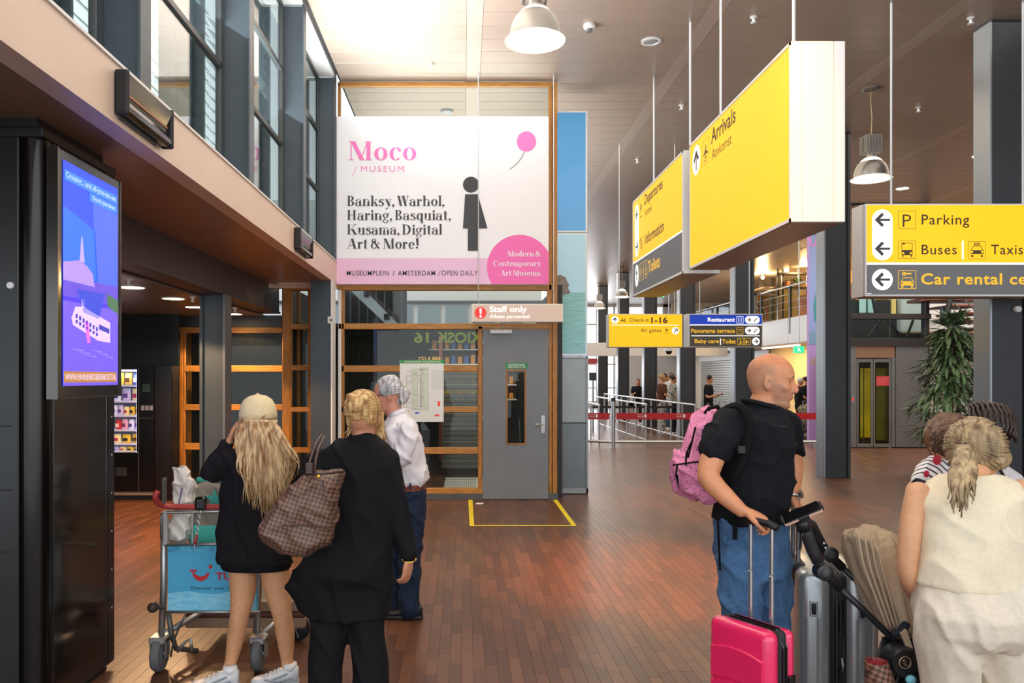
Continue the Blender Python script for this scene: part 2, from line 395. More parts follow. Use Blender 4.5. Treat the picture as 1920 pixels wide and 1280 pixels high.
# annex ceiling and walls
ac = struct('ceiling_annex', MB().box((-8,.6,2.53), (-2.86,11.35,2.6)), mat('ceiling_void', '2c2a28', .8)); ac.name = 'ceiling.001'
for i in range(3):
    for j in range(18):
        a = -8+i*1.72; mb = MB().rbox((a+.004,.6+j*.6+.004,2.505), (a+1.716,.6+j*.6+.596,2.53), .003, 1)
        part(ac, 'ceiling_panel', mb, mat('annex_ceiling_metal', '8f8178', .3, .4))
struct('wall_left', MB().box((-8.1,-1,0), (-8,11.4,2.6)), mat('annex_wall', '3d3835', .6))
def annex_at(x, y): Y = (2.505-H)*F/(CY-y); return V((xw(x, Y), Y, 2.505))
for k, (x, y, l) in enumerate([(247,538,'glowing downlight in the low ceiling above the snack machine, left one'), (325,559,'glowing downlight in the low ceiling, second from the screen pillar'),
        (366,575,'small glowing downlight just left of the slim grey column'), (438,588,'small glowing downlight right of the slim grey column')]):
    downlight(annex_at(x, y), .115, l, 'downlights in the low ceiling by the snack machine')
    if k in (0,1,3):
        l_ = bpy.data.lights.new('downlight_lamp', 'SPOT'); l_.energy = 240; l_.color = (1,.6,.3); l_.spot_size = 2.4; l_.shadow_soft_size = .1
        o = bpy.data.objects.new('downlight_lamp', l_); o.location = annex_at(x, y)-V((0,0,.03)); col.objects.link(o)
for x, y, l in ((241,522,'small sprinkler above the leftmost downlight of the low ceiling'), (361,556,'small sprinkler beside the third downlight of the low ceiling'), (440,576,'small sprinkler in the low ceiling right of the slim grey column')):
    c = annex_at(x, y); single('sprinkler_head', MB().lathe(c, [(.035,0),(.035,-.01),(.014,-.018),(.012,-.05),(.03,-.056),(0,-.06)], 10), WHITE, c, l, 'sprinkler', 'sprinkler heads of the low ceiling', True)
# downlights in the hall front, out of frame, give warm pools
# slim grey column in the annex front
def hcol(mb, x0, x1, y0, y1, z0, z1, t=.03):     # H section, web along y
    mb.box((x0,y0,z0), (x1,y0+t,z1)).box((x0,y1-t,z0), (x1,y1,z1)).box(((x0+x1)/2-t/2,y0,z0), ((x0+x1)/2+t/2,y1,z1)); return mb
t = thing('steel_column', (-2.72,8.7,0), 'slim grey-blue steel column at the opening of the snack area', 'column')
part(t, 'web', MB().box((-2.82,8.62,0), (-2.6,8.78,2.54)), STEEL)
part(t, 'flange', MB().box((-2.6,8.58,0), (-2.575,8.82,2.54)), mat('flange_grey', '77787a', .35, .5))
part(t, 'flange', MB().box((-2.85,8.58,0), (-2.82,8.82,2.54)), STEEL)
t = thing('steel_column', (-1.83,10.3,0), 'grey-blue steel column under the end of the beige fascia beside the banner wall', 'column')
part(t, 'web', MB().box((-1.975,10.25,0), (-1.71,10.45,2.885)), STEEL)
part(t, 'flange', MB().box((-1.71,10.22,0), (-1.69,10.48,2.885)), WHITE)
# small white control plate on that column
c = pw(621, 600, 10.24); t = thing('wall_switch', c, 'small white square control plate on the grey column left of the banner', 'switch')
part(t, 'plate', MB().rbox(c+V((-.045,-.02,-.045)), c+V((.045,.005,.045)), .004, 1), WPLAST)
part(t, 'button', MB().rbox(c+V((-.015,-.028,-.01)), c+V((.02,-.018,.012)), .002, 1), RUBBER)
# high window posts
for k, yy in enumerate((2.14, 4.28, 6.42, 8.56, 10.60)):
    w_ = .2 if k < 4 else .2
    lab = ['upright nearest the camera, mostly above the frame', 'broad grey-blue window post, second from the left edge', 'grey-blue window post in the middle of the high glazing', 'narrow-looking grey-blue window post, second from the banner', 'grey-blue window post touching the banner wall'][k]
    t = thing('window_post', (-1.83, yy, 3.19), lab, 'post', 'steel posts of the high windows')
    part(t, 'web', MB().box((-1.93,yy-.02,3.19), (-1.72,yy+.02,CZ-.02)), STEEL)
    part(t, 'flange', MB().box((-1.94,yy-.07,3.19), (-1.925,yy+.07,CZ-.02)), STEEL)
    part(t, 'flange', MB().box((-1.725,yy-.07,3.19), (-1.71,yy+.07,CZ-.02)), STEEL)
wf = mat('window_frame_grey', '565a5c', .4, .4); wg = glass('window_glass', (.9,.96,.94), 1.2)
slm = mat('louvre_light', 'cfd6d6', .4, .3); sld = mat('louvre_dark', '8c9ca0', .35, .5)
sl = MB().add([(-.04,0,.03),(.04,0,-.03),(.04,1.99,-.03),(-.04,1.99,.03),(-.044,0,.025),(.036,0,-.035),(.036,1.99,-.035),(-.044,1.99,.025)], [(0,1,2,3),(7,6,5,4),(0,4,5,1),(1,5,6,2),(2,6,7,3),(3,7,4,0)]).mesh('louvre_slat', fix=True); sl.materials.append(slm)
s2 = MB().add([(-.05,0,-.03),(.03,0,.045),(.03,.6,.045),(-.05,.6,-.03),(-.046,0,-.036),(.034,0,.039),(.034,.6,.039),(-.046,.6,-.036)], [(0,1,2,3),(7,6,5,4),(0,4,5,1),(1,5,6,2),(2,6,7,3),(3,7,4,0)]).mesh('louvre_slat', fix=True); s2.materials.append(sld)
for k in range(5):
    a = k*2.14+.07; b = a+2.0
    wn = bpy.data.objects.new('window_%d' % (k+1), None); col.objects.link(wn); wn.location = (-1.95,(a+b)/2,3.19); wn['kind'] = 'structure'
    for z0, z1 in ((3.2,4.10),(4.15,4.90),(4.95,5.6)):
        part(wn, 'pane', MB().box((-1.955,a,z0), (-1.949,b,z1)), wg)
    for z in (3.19, 4.10, 4.90, 5.6): part(wn, 'window_frame', MB().rbox((-1.975,a,z), (-1.93,b,z+.05), .004, 1), wf)
    for y in (a, b-.03): part(wn, 'window_frame', MB().rbox((-1.975,y,3.19), (-1.93,y+.03,5.62), .004, 1), wf)
    for j in range(20):
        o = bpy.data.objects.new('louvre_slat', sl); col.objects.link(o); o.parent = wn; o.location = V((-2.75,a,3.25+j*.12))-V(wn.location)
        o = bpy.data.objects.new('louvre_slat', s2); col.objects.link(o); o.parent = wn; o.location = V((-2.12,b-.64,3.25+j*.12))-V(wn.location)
    part(wn, 'louvre_frame', MB().box((-2.18,b-.67,3.2), (-2.06,b-.64,5.6)).box((-2.18,b-.04,3.2), (-2.06,b-.01,5.6)), wf)
# outside: pale facade of the next building and a roof deck
struct('wall_outside', MB().box((-9,-3,3.05), (-2.0,10.6,3.12)), mat('pale_roof', 'c9cac8', .8))

# black sensor units on the beige fascia
for k, (ya, yb, l) in enumerate(((3.86,4.48,'glossy black sensor unit on the beige fascia, the large near one with blue lights'), (7.95,8.62,'small black sensor unit on the beige fascia near the museum banner'))):
    t = thing('wall_sensor', (FX,(ya+yb)/2,3.03), l, 'sensor', 'black sensor units on the fascia')
    pr = [(0,2.935),(.045,2.93),(.062,2.945),(.062,2.97),(.048,3.0),(.046,3.04),(.058,3.09),(.066,3.125),(.05,3.14),(0,3.14)]
    part(t, 'body', MB().prism([(FX+.004+a, ya+.03, z) for a, z in pr], (0,1,0), yb-ya-.06), BLACK)
    for y in (ya, yb-.03): part(t, 'end_cap', MB().rbox((FX+.002,y,2.925), (FX+.072,y+.03,3.145), .012, 2), BLACKM)
    part(t, 'lens_strip', MB().box((FX+.05,ya+.05,3.025), (FX+.054,yb-.05,3.035)), mat('copper_strip', 'a0683a', .3, .6))
    part(t, 'mount_plate', MB().box((FX,ya+.05,2.915), (FX+.01,yb-.1,3.1)), RUBBER)
    for y, z, c_ in ((ya+.035,3.075,'7a3cff'),(ya+.035,3.05,'2a50ff')): part(t, 'indicator_light', MB().ell((FX+.06,y,z), (.005,.008,.006), None, 8, 6), mat('led_'+c_, c_, .4, emit=4))
# ---------------------------------------------------------------- wood framed glazed wall with the banner
W = 10.71; pm = Pl(W)
wall = bpy.data.objects.new('wall_back', None); col.objects.link(wall); wall.location = (-.2, W, 0); wall['kind'] = 'structure'
PG = glass('pane_glass', (.9,.93,.91), .45); 
wire = mat('wire_dark', '2a2a2a', .5, .5)
def rail(x0, y0, x1, y1, d=.09, m=None, name='rail', root=None, Y=W, pr=.0):
    mb = MB(); a = pw(x0, y0, Y); b = pw(x1, y1, Y); mb.rbox((a.x, Y-pr, b.z), (b.x, Y+d, a.z), .006, 1)
    return part(root or wall, name, mb, m or (OAKH if (x1-x0) > (y1-y0) else OAK))
def pane(x0, y0, x1, y1, Y=W+.045, root=None, g=None, wires=False, pitch=4.1):
    root = root or wall
    a = pw(x0, y0, Y); b = pw(x1, y1, Y); part(root, 'pane', MB().box((a.x,Y,b.z), (b.x,Y+.006,a.z)), g or PG)
    if wires:
        mb = MB(); s = pitch*Y/F; r = .0016; x = a.x+s
        while x < b.x: mb.box((x-r,Y+.009,b.z), (x+r,Y+.011,a.z)); x += s
        z = b.z+s
        while z < a.z: mb.box((a.x,Y+.009,z-r), (b.x,Y+.011,z+r)); z += s
        stuff(part(root, 'wire_mesh', mb, wire))
# posts
rail(633.5,541,640,918, name='post', m=WHITE); rail(640,541,645,918, name='post')
rail(896,611,905,926, name='post'); rail(1029,161,1035,925, name='post'); rail(1036,161,1045,925, name='post')
rail(633,157,638,220, name='post')
rail(633,153,1045,161); rail(633,533,1040,544); rail(634,606,1030,617)
for a, b in ((685,697),(762,773),(839,851),(915,926)): rail(640,a,896,b)
part(wall, 'baseboard', MB().box((xw(640,W),W-.01,0), (xw(905,W),W+.08,.075)).box((xw(1028,W),W-.01,0), (xw(1046,W),W+.08,.085)), mat('plinth_grey', '4f5254', .5))
pane(638,161,1029,220); pane(645,544,1029,606); part(wall,'window_frame', MB().box((xw(1026,W),W-.01,zw(606,W)), (xw(1030,W),W+.05,zw(544,W))), OAK)
for a, b in ((617,685),(697,762),(773,839),(851,915)): pane(645, a, 893, b, wires=True)
# the grey door
door = bpy.data.objects.new('door_1', None); col.objects.link(door); door.location = (xw(966,W), W-.01, 0); door['kind'] = 'structure'
dg = mat('door_grey', '777b80', .45, var=.03, scale=4)
Yd = W-.015
mb = MB(); 
for r_ in ((905.5,617,950,935),(985,617,1028,935),(950,617,985,694),(950,833,985,935)):
    a = pw(r_[0], r_[1], Yd); b = pw(r_[2], r_[3], Yd); mb.box((a.x,Yd,max(b.z,.008)), (b.x,Yd+.045,a.z))
part(door, 'door_leaf', mb, dg)
for r_ in ((949,693,952,834),(983.5,693,986.5,834),(952,693,984,696),(952,831,984,834)): rail(*r_, d=.02, name='window_frame', root=door, Y=Yd-.008)
pane(952,696,984,831, Y=Yd+.02, root=door, wires=True, pitch=4)
a = pw(1018, 795, Yd)
hp = part(door, 'handle_plate', MB().rbox(a+V((-.03,-.012,-.125)), a+V((.03,0,.12)), .004, 1).rbox(a+V((-.001,-.02,-.105)), a+V((.012,-.012,-.085)), .002, 1), CHROME)
part(door, 'door_handle', MB().tube([a+V((0,-.01,0)), a+V((0,-.055,0))], .011, 10).tube([a+V((0,-.055,0)), a+V((-.05,-.06,.003)), a+V((-.105,-.055,0))], [.011,.01,.009], 10), CHROME, .6)
for y in (640,672,782,893): part(door, 'hinge', MB().tube([pw(905,y-5,Yd-.012), pw(905,y+5,Yd-.012)], .009, 8), CHROME, .6)
part(door, 'door_closer', MB().rbox(pw(919,618,Yd-.06), V((xw(960,Yd-.06),Yd,zw(625,Yd-.06))), .004, 1), WPLAST)
part(door, 'closer_arm', MB().tube([pw(940,616,Yd-.05), pw(946,611,Yd-.03)], .008, 8), CHROME)
GREEN = mat('sign_green', '0f8a4a', .5)
sg = part(door, 'door_sign', MB().box(pw(948,680,Yd-.004), V((xw(989,Yd-.004),Yd,zw(691,Yd-.004)))), GREEN)
text(door, 'NOODUITGANG', Pl(Yd-.006), 953,681.8,984,685.6, WHITE, .02); text(door, 'VRIJLATEN A.U.B.', Pl(Yd-.006), 951,686.5,986,690.2, WHITE, .02)

# ---- white didone-like alphabet for the banner, drawn from strokes
def glyph(ch):
    T, t, xh, ch_ = .13, .028, .47, .7
    P = []; w = 0
    R = lambda a,b,c,d: P.append(('r',a,b,c,d)); L = lambda a,b,c,d,wd: P.append(('l',a,b,c,d,wd)); D = lambda a,b,r: P.append(('d',a,b,r))
    A = lambda cx,cy,rx,ry,a0,a1,T_=T: P.append(('a',cx,cy,rx,ry,a0,a1,T_))
    def stem(x, h, y0=0, top='l', bot=True):
        R(x,y0,x+T,h)
        if bot: R(x-.045,y0,x+T+.045,y0+t)
        if top == 'l': R(x-.05,h-t,x+T,h)
        if top == 'b': R(x-.045,h-t,x+T+.045,h)
    def bowl(x, w_=.44): A(x+w_/2,xh/2,w_/2,xh/2+.01,0,360)
    if ch == 'B': stem(.05,.7,top='b'); A(.2,.53,.24,.17,-90,90); A(.2,.18,.27,.18,-90,90); w = .52
    elif ch == 'D': stem(.05,.7,top='b'); A(.2,.35,.38,.35,-90,90,.15); w = .64
    elif ch == 'H': stem(.05,.7,top='b'); stem(.42,.7,top='b'); R(.1,.34,.5,.37); w = .66
    elif ch == 'K': stem(.05,.7,top='b'); L(.2,.3,.52,.7,.03); L(.5,0,.26,.38,.16); R(.42,0,.7,t); R(.42,.7-t,.62,.7); w = .7
    elif ch == 'W': L(.18,0,.02,.7,.14); L(.2,0,.34,.7,.03); L(.5,0,.34,.7,.14); L(.52,0,.7,.7,.03); R(0,.7-t,.24,.7); R(.3,.7-t,.52,.7); R(.62,.7-t,.8,.7); w = .8
    elif ch == 'A': L(.06,0,.28,.7,.03); L(.46,0,.26,.7,.16); R(.14,.2,.45,.23); R(0,0,.16,t); R(.4,0,.68,t); w = .68
    elif ch == 'M': stem(.62,.7,top='b'); L(.1,0,.1,.7,.03); L(.4,0,.1,.7,.15); L(.42,0,.64,.7,.03); R(.02,0,.2,t); R(.03,.7-t,.22,.7); w = .83
    elif ch == 'C': A(.36,.35,.33,.36,50,310,.15); D(.56,.56,.06); w = .7
    elif ch == 'a': A(.2,.14,.2,.155,20,340,.11); R(.26,0,.26+T,.34); A(.2,.33,.19,.15,0,150,.05); D(.08,.37,.055); R(.3,0,.46,t); w = .46
    elif ch == 'n': stem(.05,xh); A(.28,.3,.17,.18,0,150,.06); R(.33,0,.33+T,.3); R(.3,0,.5,t); w = .52
    elif ch == 'h': stem(.05,.72); A(.28,.3,.17,.18,0,150,.06); R(.33,0,.33+T,.3); R(.3,0,.5,t); w = .52
    elif ch == 'k': stem(.05,.72); L(.18,.2,.38,.46,.03); L(.38,0,.2,.27,.13); R(.3,0,.5,t); R(.3,.46-t,.46,.46); w = .51
    elif ch == 's': A(.18,.34,.16,.14,30,230,.1); A(.18,.12,.17,.13,-150,60,.1); L(.3,.12,.06,.36,.12); R(.02,0,.03+t,.14); R(.3,.34,.33,xh); w = .38
    elif ch == 'y': L(.26,0,.06,xh,.14); L(.2,-.2,.4,xh,.03); D(.14,-.17,.055); R(0,xh-t,.24,xh); R(.32,xh-t,.48,xh); w = .48
    elif ch == 'r': stem(.05,xh); A(.28,.33,.1,.14,60,170,.04); D(.3,.39,.06); w = .38
    elif ch == 'o': bowl(.02,.44); w = .48
    elif ch == 'c': A(.23,.235,.21,.245,45,315); D(.35,.37,.055); w = .42
    elif ch == 'e': A(.23,.235,.21,.245,0,320); R(.12,.24,.42,.27); w = .46
    elif ch == 'l': stem(.05,.72); w = .23
    elif ch == 'i': stem(.05,xh); D(.11,.61,.075); w = .23
    elif ch == 'g': A(.2,.31,.18,.17,0,360,.1); A(.2,-.07,.19,.12,0,360,.07); L(.1,.02,.1,.16,.06); D(.4,.43,.05); w = .46
    elif ch == 'q': bowl(.02,.42); R(.31,-.2,.44,xh); R(.26,-.2,.49,-.2+t); w = .5
    elif ch == 'p': stem(.05,xh,-.2); A(.25,.235,.21,.245,-150,150); w = .5
    elif ch == 'd': bowl(.02,.42); R(.3,0,.43,.72); R(.25,.72-t,.43,.72); R(.4,0,.48,t); w = .5
    elif ch == 'u': R(.05,.15,.05+T,xh); A(.23,.16,.18,.17,180,330,.06); R(.32,0,.32+T,xh); R(0,xh-t,.1,xh); R(.27,xh-t,.4,xh); R(.4,0,.5,t); w = .52
    elif ch == 't': R(.08,.06,.08+T,.62); R(0,xh-t,.3,xh); A(.2,.1,.12,.11,180,320,.08); w = .33
    elif ch == 'm': stem(.05,xh); A(.26,.3,.15,.18,0,150,.05); R(.3,0,.3+T,.3); A(.51,.3,.15,.18,0,150,.05); R(.55,0,.55+T,.3); R(.27,0,.47,t); R(.52,0,.73,t); w = .74
    elif ch == ',': D(.08,.05,.07); L(.02,-.14,.13,.04,.04); w = .16
    elif ch == '!': L(.11,.2,.04,.72,.08); L(.11,.2,.1,.72,.12); D(.12,.07,.075); w = .25
    elif ch == '&': A(.22,.53,.15,.17,0,360,.08); A(.22,.19,.21,.2,90,330,.12); L(.5,0,.14,.52,.13); L(.32,.06,.54,.4,.03); R(.44,.38,.64,.41); w = .64
    elif ch == ' ': w = .14
    return P, w
def gshape(P, ox, out):
    for p in P:
        if p[0] == 'r': out.append([(ox+p[1],p[2]),(ox+p[3],p[2]),(ox+p[3],p[4]),(ox+p[1],p[4])])
        elif p[0] == 'l': out.append([(ox+p[1],p[2]),(ox+p[1]+p[5],p[2]),(ox+p[3]+p[5],p[4]),(ox+p[3],p[4])])
        elif p[0] == 'd': out.append([(ox+p[1]+p[3]*math.cos(k*PI/7), p[2]+p[3]*math.sin(k*PI/7)) for k in range(14)])
        else:
            _, cx, cy, rx, ry, a0, a1, T_ = p; n = max(4, int(abs(a1-a0)/12)); 
            for k in range(n):
                q = []
                for s_, (i) in ((0,k),(0,k+1),(1,k+1),(1,k)):
                    an = math.radians(a0+(a1-a0)*i/n); q.append((ox+cx+(rx-s_*T_)*math.cos(an), cy+(ry-s_*.028)*math.sin(an)))
                out.append(q)
def serif(root, s, pl, x0, base, x1, caph, m, name='lettering'):   # x0..x1 width, baseline and cap height in plane units
    polys = []; ox = 0
    for ch in s: P, w_ = glyph(ch); gshape(P, ox, polys); ox += w_+.025
    k = (x1-x0)/ox; kv = caph/.7; mb = MB()
    for i, q in enumerate(polys): mb.add([pl(x0+x*k, base-y*kv)-V((0,1e-4*(i % 9),0)) for x, y in q], [tuple(range(len(q)))])
    return part(root, name, mb, m)
def col_attr_grad(o, fn):
    me = o.data; a = me.color_attributes.new('Col', 'FLOAT_COLOR', 'POINT'); w_ = o.matrix_world
    for i, v in enumerate(me.vertices): a.data[i].color = (*fn(v.co), 1)

B = Pl(W-.10); Bp = Pl(W-.105)
ban = thing('advertising_banner', pw(831, 533, W-.1), 'large white and pink museum banner in the wooden frame above the grey door', 'banner')
a = pw(630.5, 218, W-.1); b = pw(1029, 533, W-.1)
BW = mat('banner_white', 'eef0f6', .5, var=.02, scale=.6); PK = mat('banner_pink', 'f07cc4', .5); LPK = mat('banner_light_pink', 'e8bfe0', .5); INK = mat('banner_ink', '34363c', .5)
part(ban, 'panel', MB().rbox((a.x,W-.1,b.z), (b.x,W-.02,a.z), .006, 1), BW)
B2 = Pl(W-.102)
part(ban, 'printed_band', rect(MB(), B2, 631,484,1028.5,532.5), LPK)
pts = [(x, y) for x, y in circ2(974,501,61,61,60,PI,2*PI)]; pts = [p for p in circ2(974,501,61,61,90) if p[0] < 1028.6 and p[1] < 532.5]
pts.sort(key=lambda p: math.atan2(p[1]-501, p[0]-974)); 
arc = [p for p in pts]; i0 = max(range(len(arc)), key=lambda i: (math.atan2(arc[(i+1) % len(arc)][1]-501, arc[(i+1) % len(arc)][0]-974)-math.atan2(arc[i][1]-501, arc[i][0]-974)) % (2*PI))
arc = arc[i0+1:]+arc[:i0+1]
# order: go round clockwise from lower left to right edge, close through the corner
part(ban, 'printed_disc', poly(MB(), Pl(W-.103), sorted([(974+61*math.cos(t_), 501+61*math.sin(t_)) for t_ in [PI-.54+(2*PI-.44-(PI-.54))*k/60 for k in range(61)] if 974+61*math.cos(t_) < 1028.6]+[(1028.6,532.5),(1028.6,474)], key=lambda p: math.atan2(p[1]-505, p[0]-985))), mat('banner_hot_pink', 'ee6cb8', .5))
serif(ban, 'Moco', Bp, 652, 300, 783, 35, PK)
text(ban, 'MUSEUM', Bp, 677,311,757,322, PK, -.006, 1.25); part(ban, 'lettering', line2(MB(), Bp, [(661,330),(669,311)], .8), PK)
for s_, x1, bl in (('Banksy, Warhol,',834,386),('Haring, Basquiat,',846,412.5),('Kusama, Digital',830,439.5),('Art & More!',786,466)):
    serif(ban, s_, Bp, 651, bl, x1, 19, INK)
for s_, x0, bl in (('Modern &',951,480.5),('Contemporary',924.5,498.5),('Art Museum',938,516.5)): serif(ban, s_, Bp, x0, bl, 1014, 10, BW)
text(ban, 'MUSEUMPLEIN', Bp, 650,507,729,516.5, INK, .003, 1.1); text(ban, '/', Bp, 736,507,740,517, INK, .0); text(ban, 'AMSTERDAM', Bp, 746,507,816,516.5, INK, .003, 1.1)
part(ban, 'lettering', line2(MB(), Bp, [(821,518),(826,506)], .8), INK); text(ban, 'OPEN DAILY', Bp, 828,507,896,516.5, INK, .003, 1.1)
# plain stand-in for the printed figure: a tall dark rounded block shape and a pink disc
mb = MB(); poly(mb, Bp, circ2(883,346,15,15,24)); poly(mb, Bp, [(872,364),(896,364),(914,428),(868,428)]); rect(mb, Bp, 877,428,896,470)
part(ban, 'printed_figure', mb, INK); part(ban, 'printed_disc', poly(MB(), Bp, circ2(987,265,18,19,30)), PK)
part(ban, 'printed_line', line2(MB(), Bp, [(983,285),(977,297),(968,308),(956,317)], 1), INK)

# staff only sign
Ys = 10.42; t = thing('staff_sign', pw(970,603,Ys), 'beige staff only sign with a red warning disc hanging above the grey door', 'sign')
a = pw(884,569.5,Ys); b = pw(1056,603.5,Ys)
part(t, 'casing', MB().rbox((a.x,Ys,b.z), (b.x,Ys+.11,a.z), .006, 1), WHITE)
Q = Pl(Ys-.002); Q2 = Pl(Ys-.004); Q3 = Pl(Ys-.006)
part(t, 'face', rect(MB(), Q, 886,571.5,1054,601.5), mat('sign_beige', 'cbb5a6', .5, emit=.25))
RED = mat('sign_red', 'e0322c', .5, emit=.35)
part(t, 'warning_disc', poly(MB(), Q2, circ2(901,586.3,11,11,30)), RED)
part(t, 'warning_mark', poly(poly(MB(), Q3, [(899,578),(903.2,578),(902.4,588.5),(899.8,588.5)]), Q3, circ2(901.1,592.8,2.2,2.2,14)), SWHITE)
text(t, 'Staff only', Q2, 918,573.5,988,588.5, SWHITE, .015); text(t, 'Alleen personeel', Q2, 918,589.5,993,598.5, SWHITE, .005)
for x in (897,1038):
    part(t, 'rod', MB().tube([V((xw(x,10.46),Ys+.05,CZ)), V((xw(x,10.46),Ys+.05,a.z))], .006, 8), ROD)

# evacuation plan taped inside the glass
Ye = W+.03; t = thing('floor_plan_poster', pw(790,790,Ye), 'white evacuation floor plan with green header hung on the glazed wall', 'poster')
a = pw(750,675,Ye); b = pw(832,790.5,Ye)
Ye = W-.004; part(t, 'sheet', MB().box((a.x,Ye,b.z), (b.x,Ye+.008,a.z)), mat('plan_white', 'eef0ec', .4))
Q = Pl(Ye-.0015); Q2 = Pl(Ye-.003)
part(t, 'header', rect(MB(), Q, 750.3,675,832,681), mat('plan_green', '2ba04a', .5))
text(t, 'ONTRUIMINGSPLAN / EVACUATION PLAN', Q2, 757,676,826,679.8, WHITE, .01)
rp = random.Random(5); gl = mat('plan_line', '8d938e', .6); mb = MB()
for x, y0, y1 in ((762,702,765),(772,690,768),(783,690,770),(788,688,770),(803,687,770)): line2(mb, Q, [(x,y0),(x,y1)], .5)
for k in range(46):
    x = rp.choice((763,773,784,789)); y = rp.uniform(690,768); line2(mb, Q, [(x,y),(x+rp.uniform(4,14),y)], .4)
for k in range(14): frame2(mb, Q, 786+rp.random()*2, 692+k*5.2, 791+rp.random()*3, 695+k*5.2, .5)
frame2(mb, Q, 810,695,830,728,.4)
for k in range(9): line2(mb, Q, [(811,698+k*3.3),(829,698+k*3.3)], .35)
part(t, 'plan_lines', mb, gl)
part(t, 'plan_tint', rect(rect(MB(), Plane(lambda x,y: pw(x,y,Ye-.0008)), 773,690,783,768), Plane(lambda x,y: pw(x,y,Ye-.0008)), 789,688,803,770), mat('plan_pale', 'dbe6d4', .6))
part(t, 'plan_mark', rect(MB(), Q2, 821,752,825,761), RED); part(t, 'plan_mark', rect(MB(), Q2, 815,777,824,780), RED); part(t, 'plan_mark', rect(MB(), Q2, 778,772.5,786,775), SBLUE)

# set-back steel side panel with two posters
Yp = 11.2
wl = struct('wall_side', MB().box((xw(1036,Yp),Yp+.02,0), (xw(1102,Yp),Yp+.2,zw(668,Yp))), mat('panel_core', '5c6164', .5))
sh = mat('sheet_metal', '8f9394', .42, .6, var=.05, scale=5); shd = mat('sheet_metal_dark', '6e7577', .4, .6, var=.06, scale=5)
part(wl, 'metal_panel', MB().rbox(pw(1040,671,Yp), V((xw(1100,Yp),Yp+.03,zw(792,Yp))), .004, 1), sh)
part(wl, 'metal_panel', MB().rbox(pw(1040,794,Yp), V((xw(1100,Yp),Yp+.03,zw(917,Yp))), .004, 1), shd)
for r_ in ((1040,668,1102,672),(1040,915,1103,925),(1099,668,1103,925)): part(wl, 'edge_trim', MB().rbox(pw(r_[0],r_[1],Yp-.02), V((xw(r_[2],Yp-.02),Yp+.03,zw(r_[3],Yp-.02))), .003, 1), sh)
for y in (700,735,770): part(wl, 'rivet', MB().ell(pw(1101,y,Yp-.022), (.006,.004,.006), None, 8, 5), CHROME)
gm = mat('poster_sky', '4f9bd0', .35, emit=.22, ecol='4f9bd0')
pf = mat('poster_frame', 'd5dce2', .35, .3)
t = thing('poster', pw(1073,435,Yp), 'tall blue sky poster in a white frame right of the banner, upper one', 'poster')
part(t, 'frame', MB().rbox(pw(1034,208,Yp), V((xw(1101.5,Yp),Yp+.12,zw(435.5,Yp))), .006, 1), pf)
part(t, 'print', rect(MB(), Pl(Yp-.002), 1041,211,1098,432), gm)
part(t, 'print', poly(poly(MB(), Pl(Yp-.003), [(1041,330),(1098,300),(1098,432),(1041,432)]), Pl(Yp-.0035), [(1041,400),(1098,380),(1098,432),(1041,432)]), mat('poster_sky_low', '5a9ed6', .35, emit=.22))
t = thing('poster', pw(1073,666,Yp), 'sea and cliff poster in a white frame above the steel panel, lower one', 'poster')
part(t, 'frame', MB().rbox(pw(1034,436.5,Yp), V((xw(1101.5,Yp),Yp+.12,zw(667,Yp))), .006, 1), pf)
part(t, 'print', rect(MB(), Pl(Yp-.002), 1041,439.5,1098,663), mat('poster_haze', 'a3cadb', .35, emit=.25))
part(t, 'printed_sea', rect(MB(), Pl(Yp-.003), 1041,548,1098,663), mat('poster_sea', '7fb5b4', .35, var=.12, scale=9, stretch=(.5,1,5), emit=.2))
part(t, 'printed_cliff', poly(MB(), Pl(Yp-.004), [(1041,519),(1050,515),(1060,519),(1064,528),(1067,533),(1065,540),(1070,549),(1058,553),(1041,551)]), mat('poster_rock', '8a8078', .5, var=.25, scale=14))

# ---- narrow oak section left of the column and the long oak glazed wall beyond
sec = bpy.data.objects.new('wall_oak_narrow', None); col.objects.link(sec); sec.name = 'wall_left.001'; sec.location = (xw(560,W), W, 0); sec['kind'] = 'structure'
rail(529,541,544,937, name='post', root=sec); rail(580,541,592,937, name='post', root=sec)
for a, b in ((541,544),(607,617),(684,694),(763,772),(839,849),(917,937)): rail(544,a,580,b, root=sec)
for a, b in ((544,607),(617,684),(694,763),(772,839),(849,917)):
    pane(547,a,577,b, root=sec, wires=(a < 600)); rail(544,a,547,b, root=sec, d=.05, name='window_frame'); rail(577,a,580,b, root=sec, d=.05, name='window_frame')
    rail(556,a,562,b, root=sec, Y=W+.35, name='post', d=.04)
Y2 = 11.3
ow = bpy.data.objects.new('wall_oak_long', None); col.objects.link(ow); ow.name = 'wall_far_left'; ow.location = (xw(430,Y2), Y2, 0); ow['kind'] = 'structure'
part(ow, 'lintel', MB().box((xw(337,Y2),Y2,zw(613,Y2)), (xw(534,Y2),Y2+.1,2.52)), mat('lintel_blue', '3a4248', .5))
rail(336,610,343,938, name='post', root=ow, Y=Y2)
for a, b in ((613,624),(685,697),(758,769),(831,843),(905,937)): rail(343,a,534,b, root=ow, Y=Y2)
for a, b in ((624,685),(697,758),(769,831),(843,905)):
    rail(343,a,347,b, root=ow, Y=Y2, d=.05, name='window_frame'); pane(347,a,533,b, root=ow, Y=Y2+.04, wires=True, pitch=3.6)
    rail(350,a,358,b, root=ow, Y=Y2+.4, name='post', d=.04)

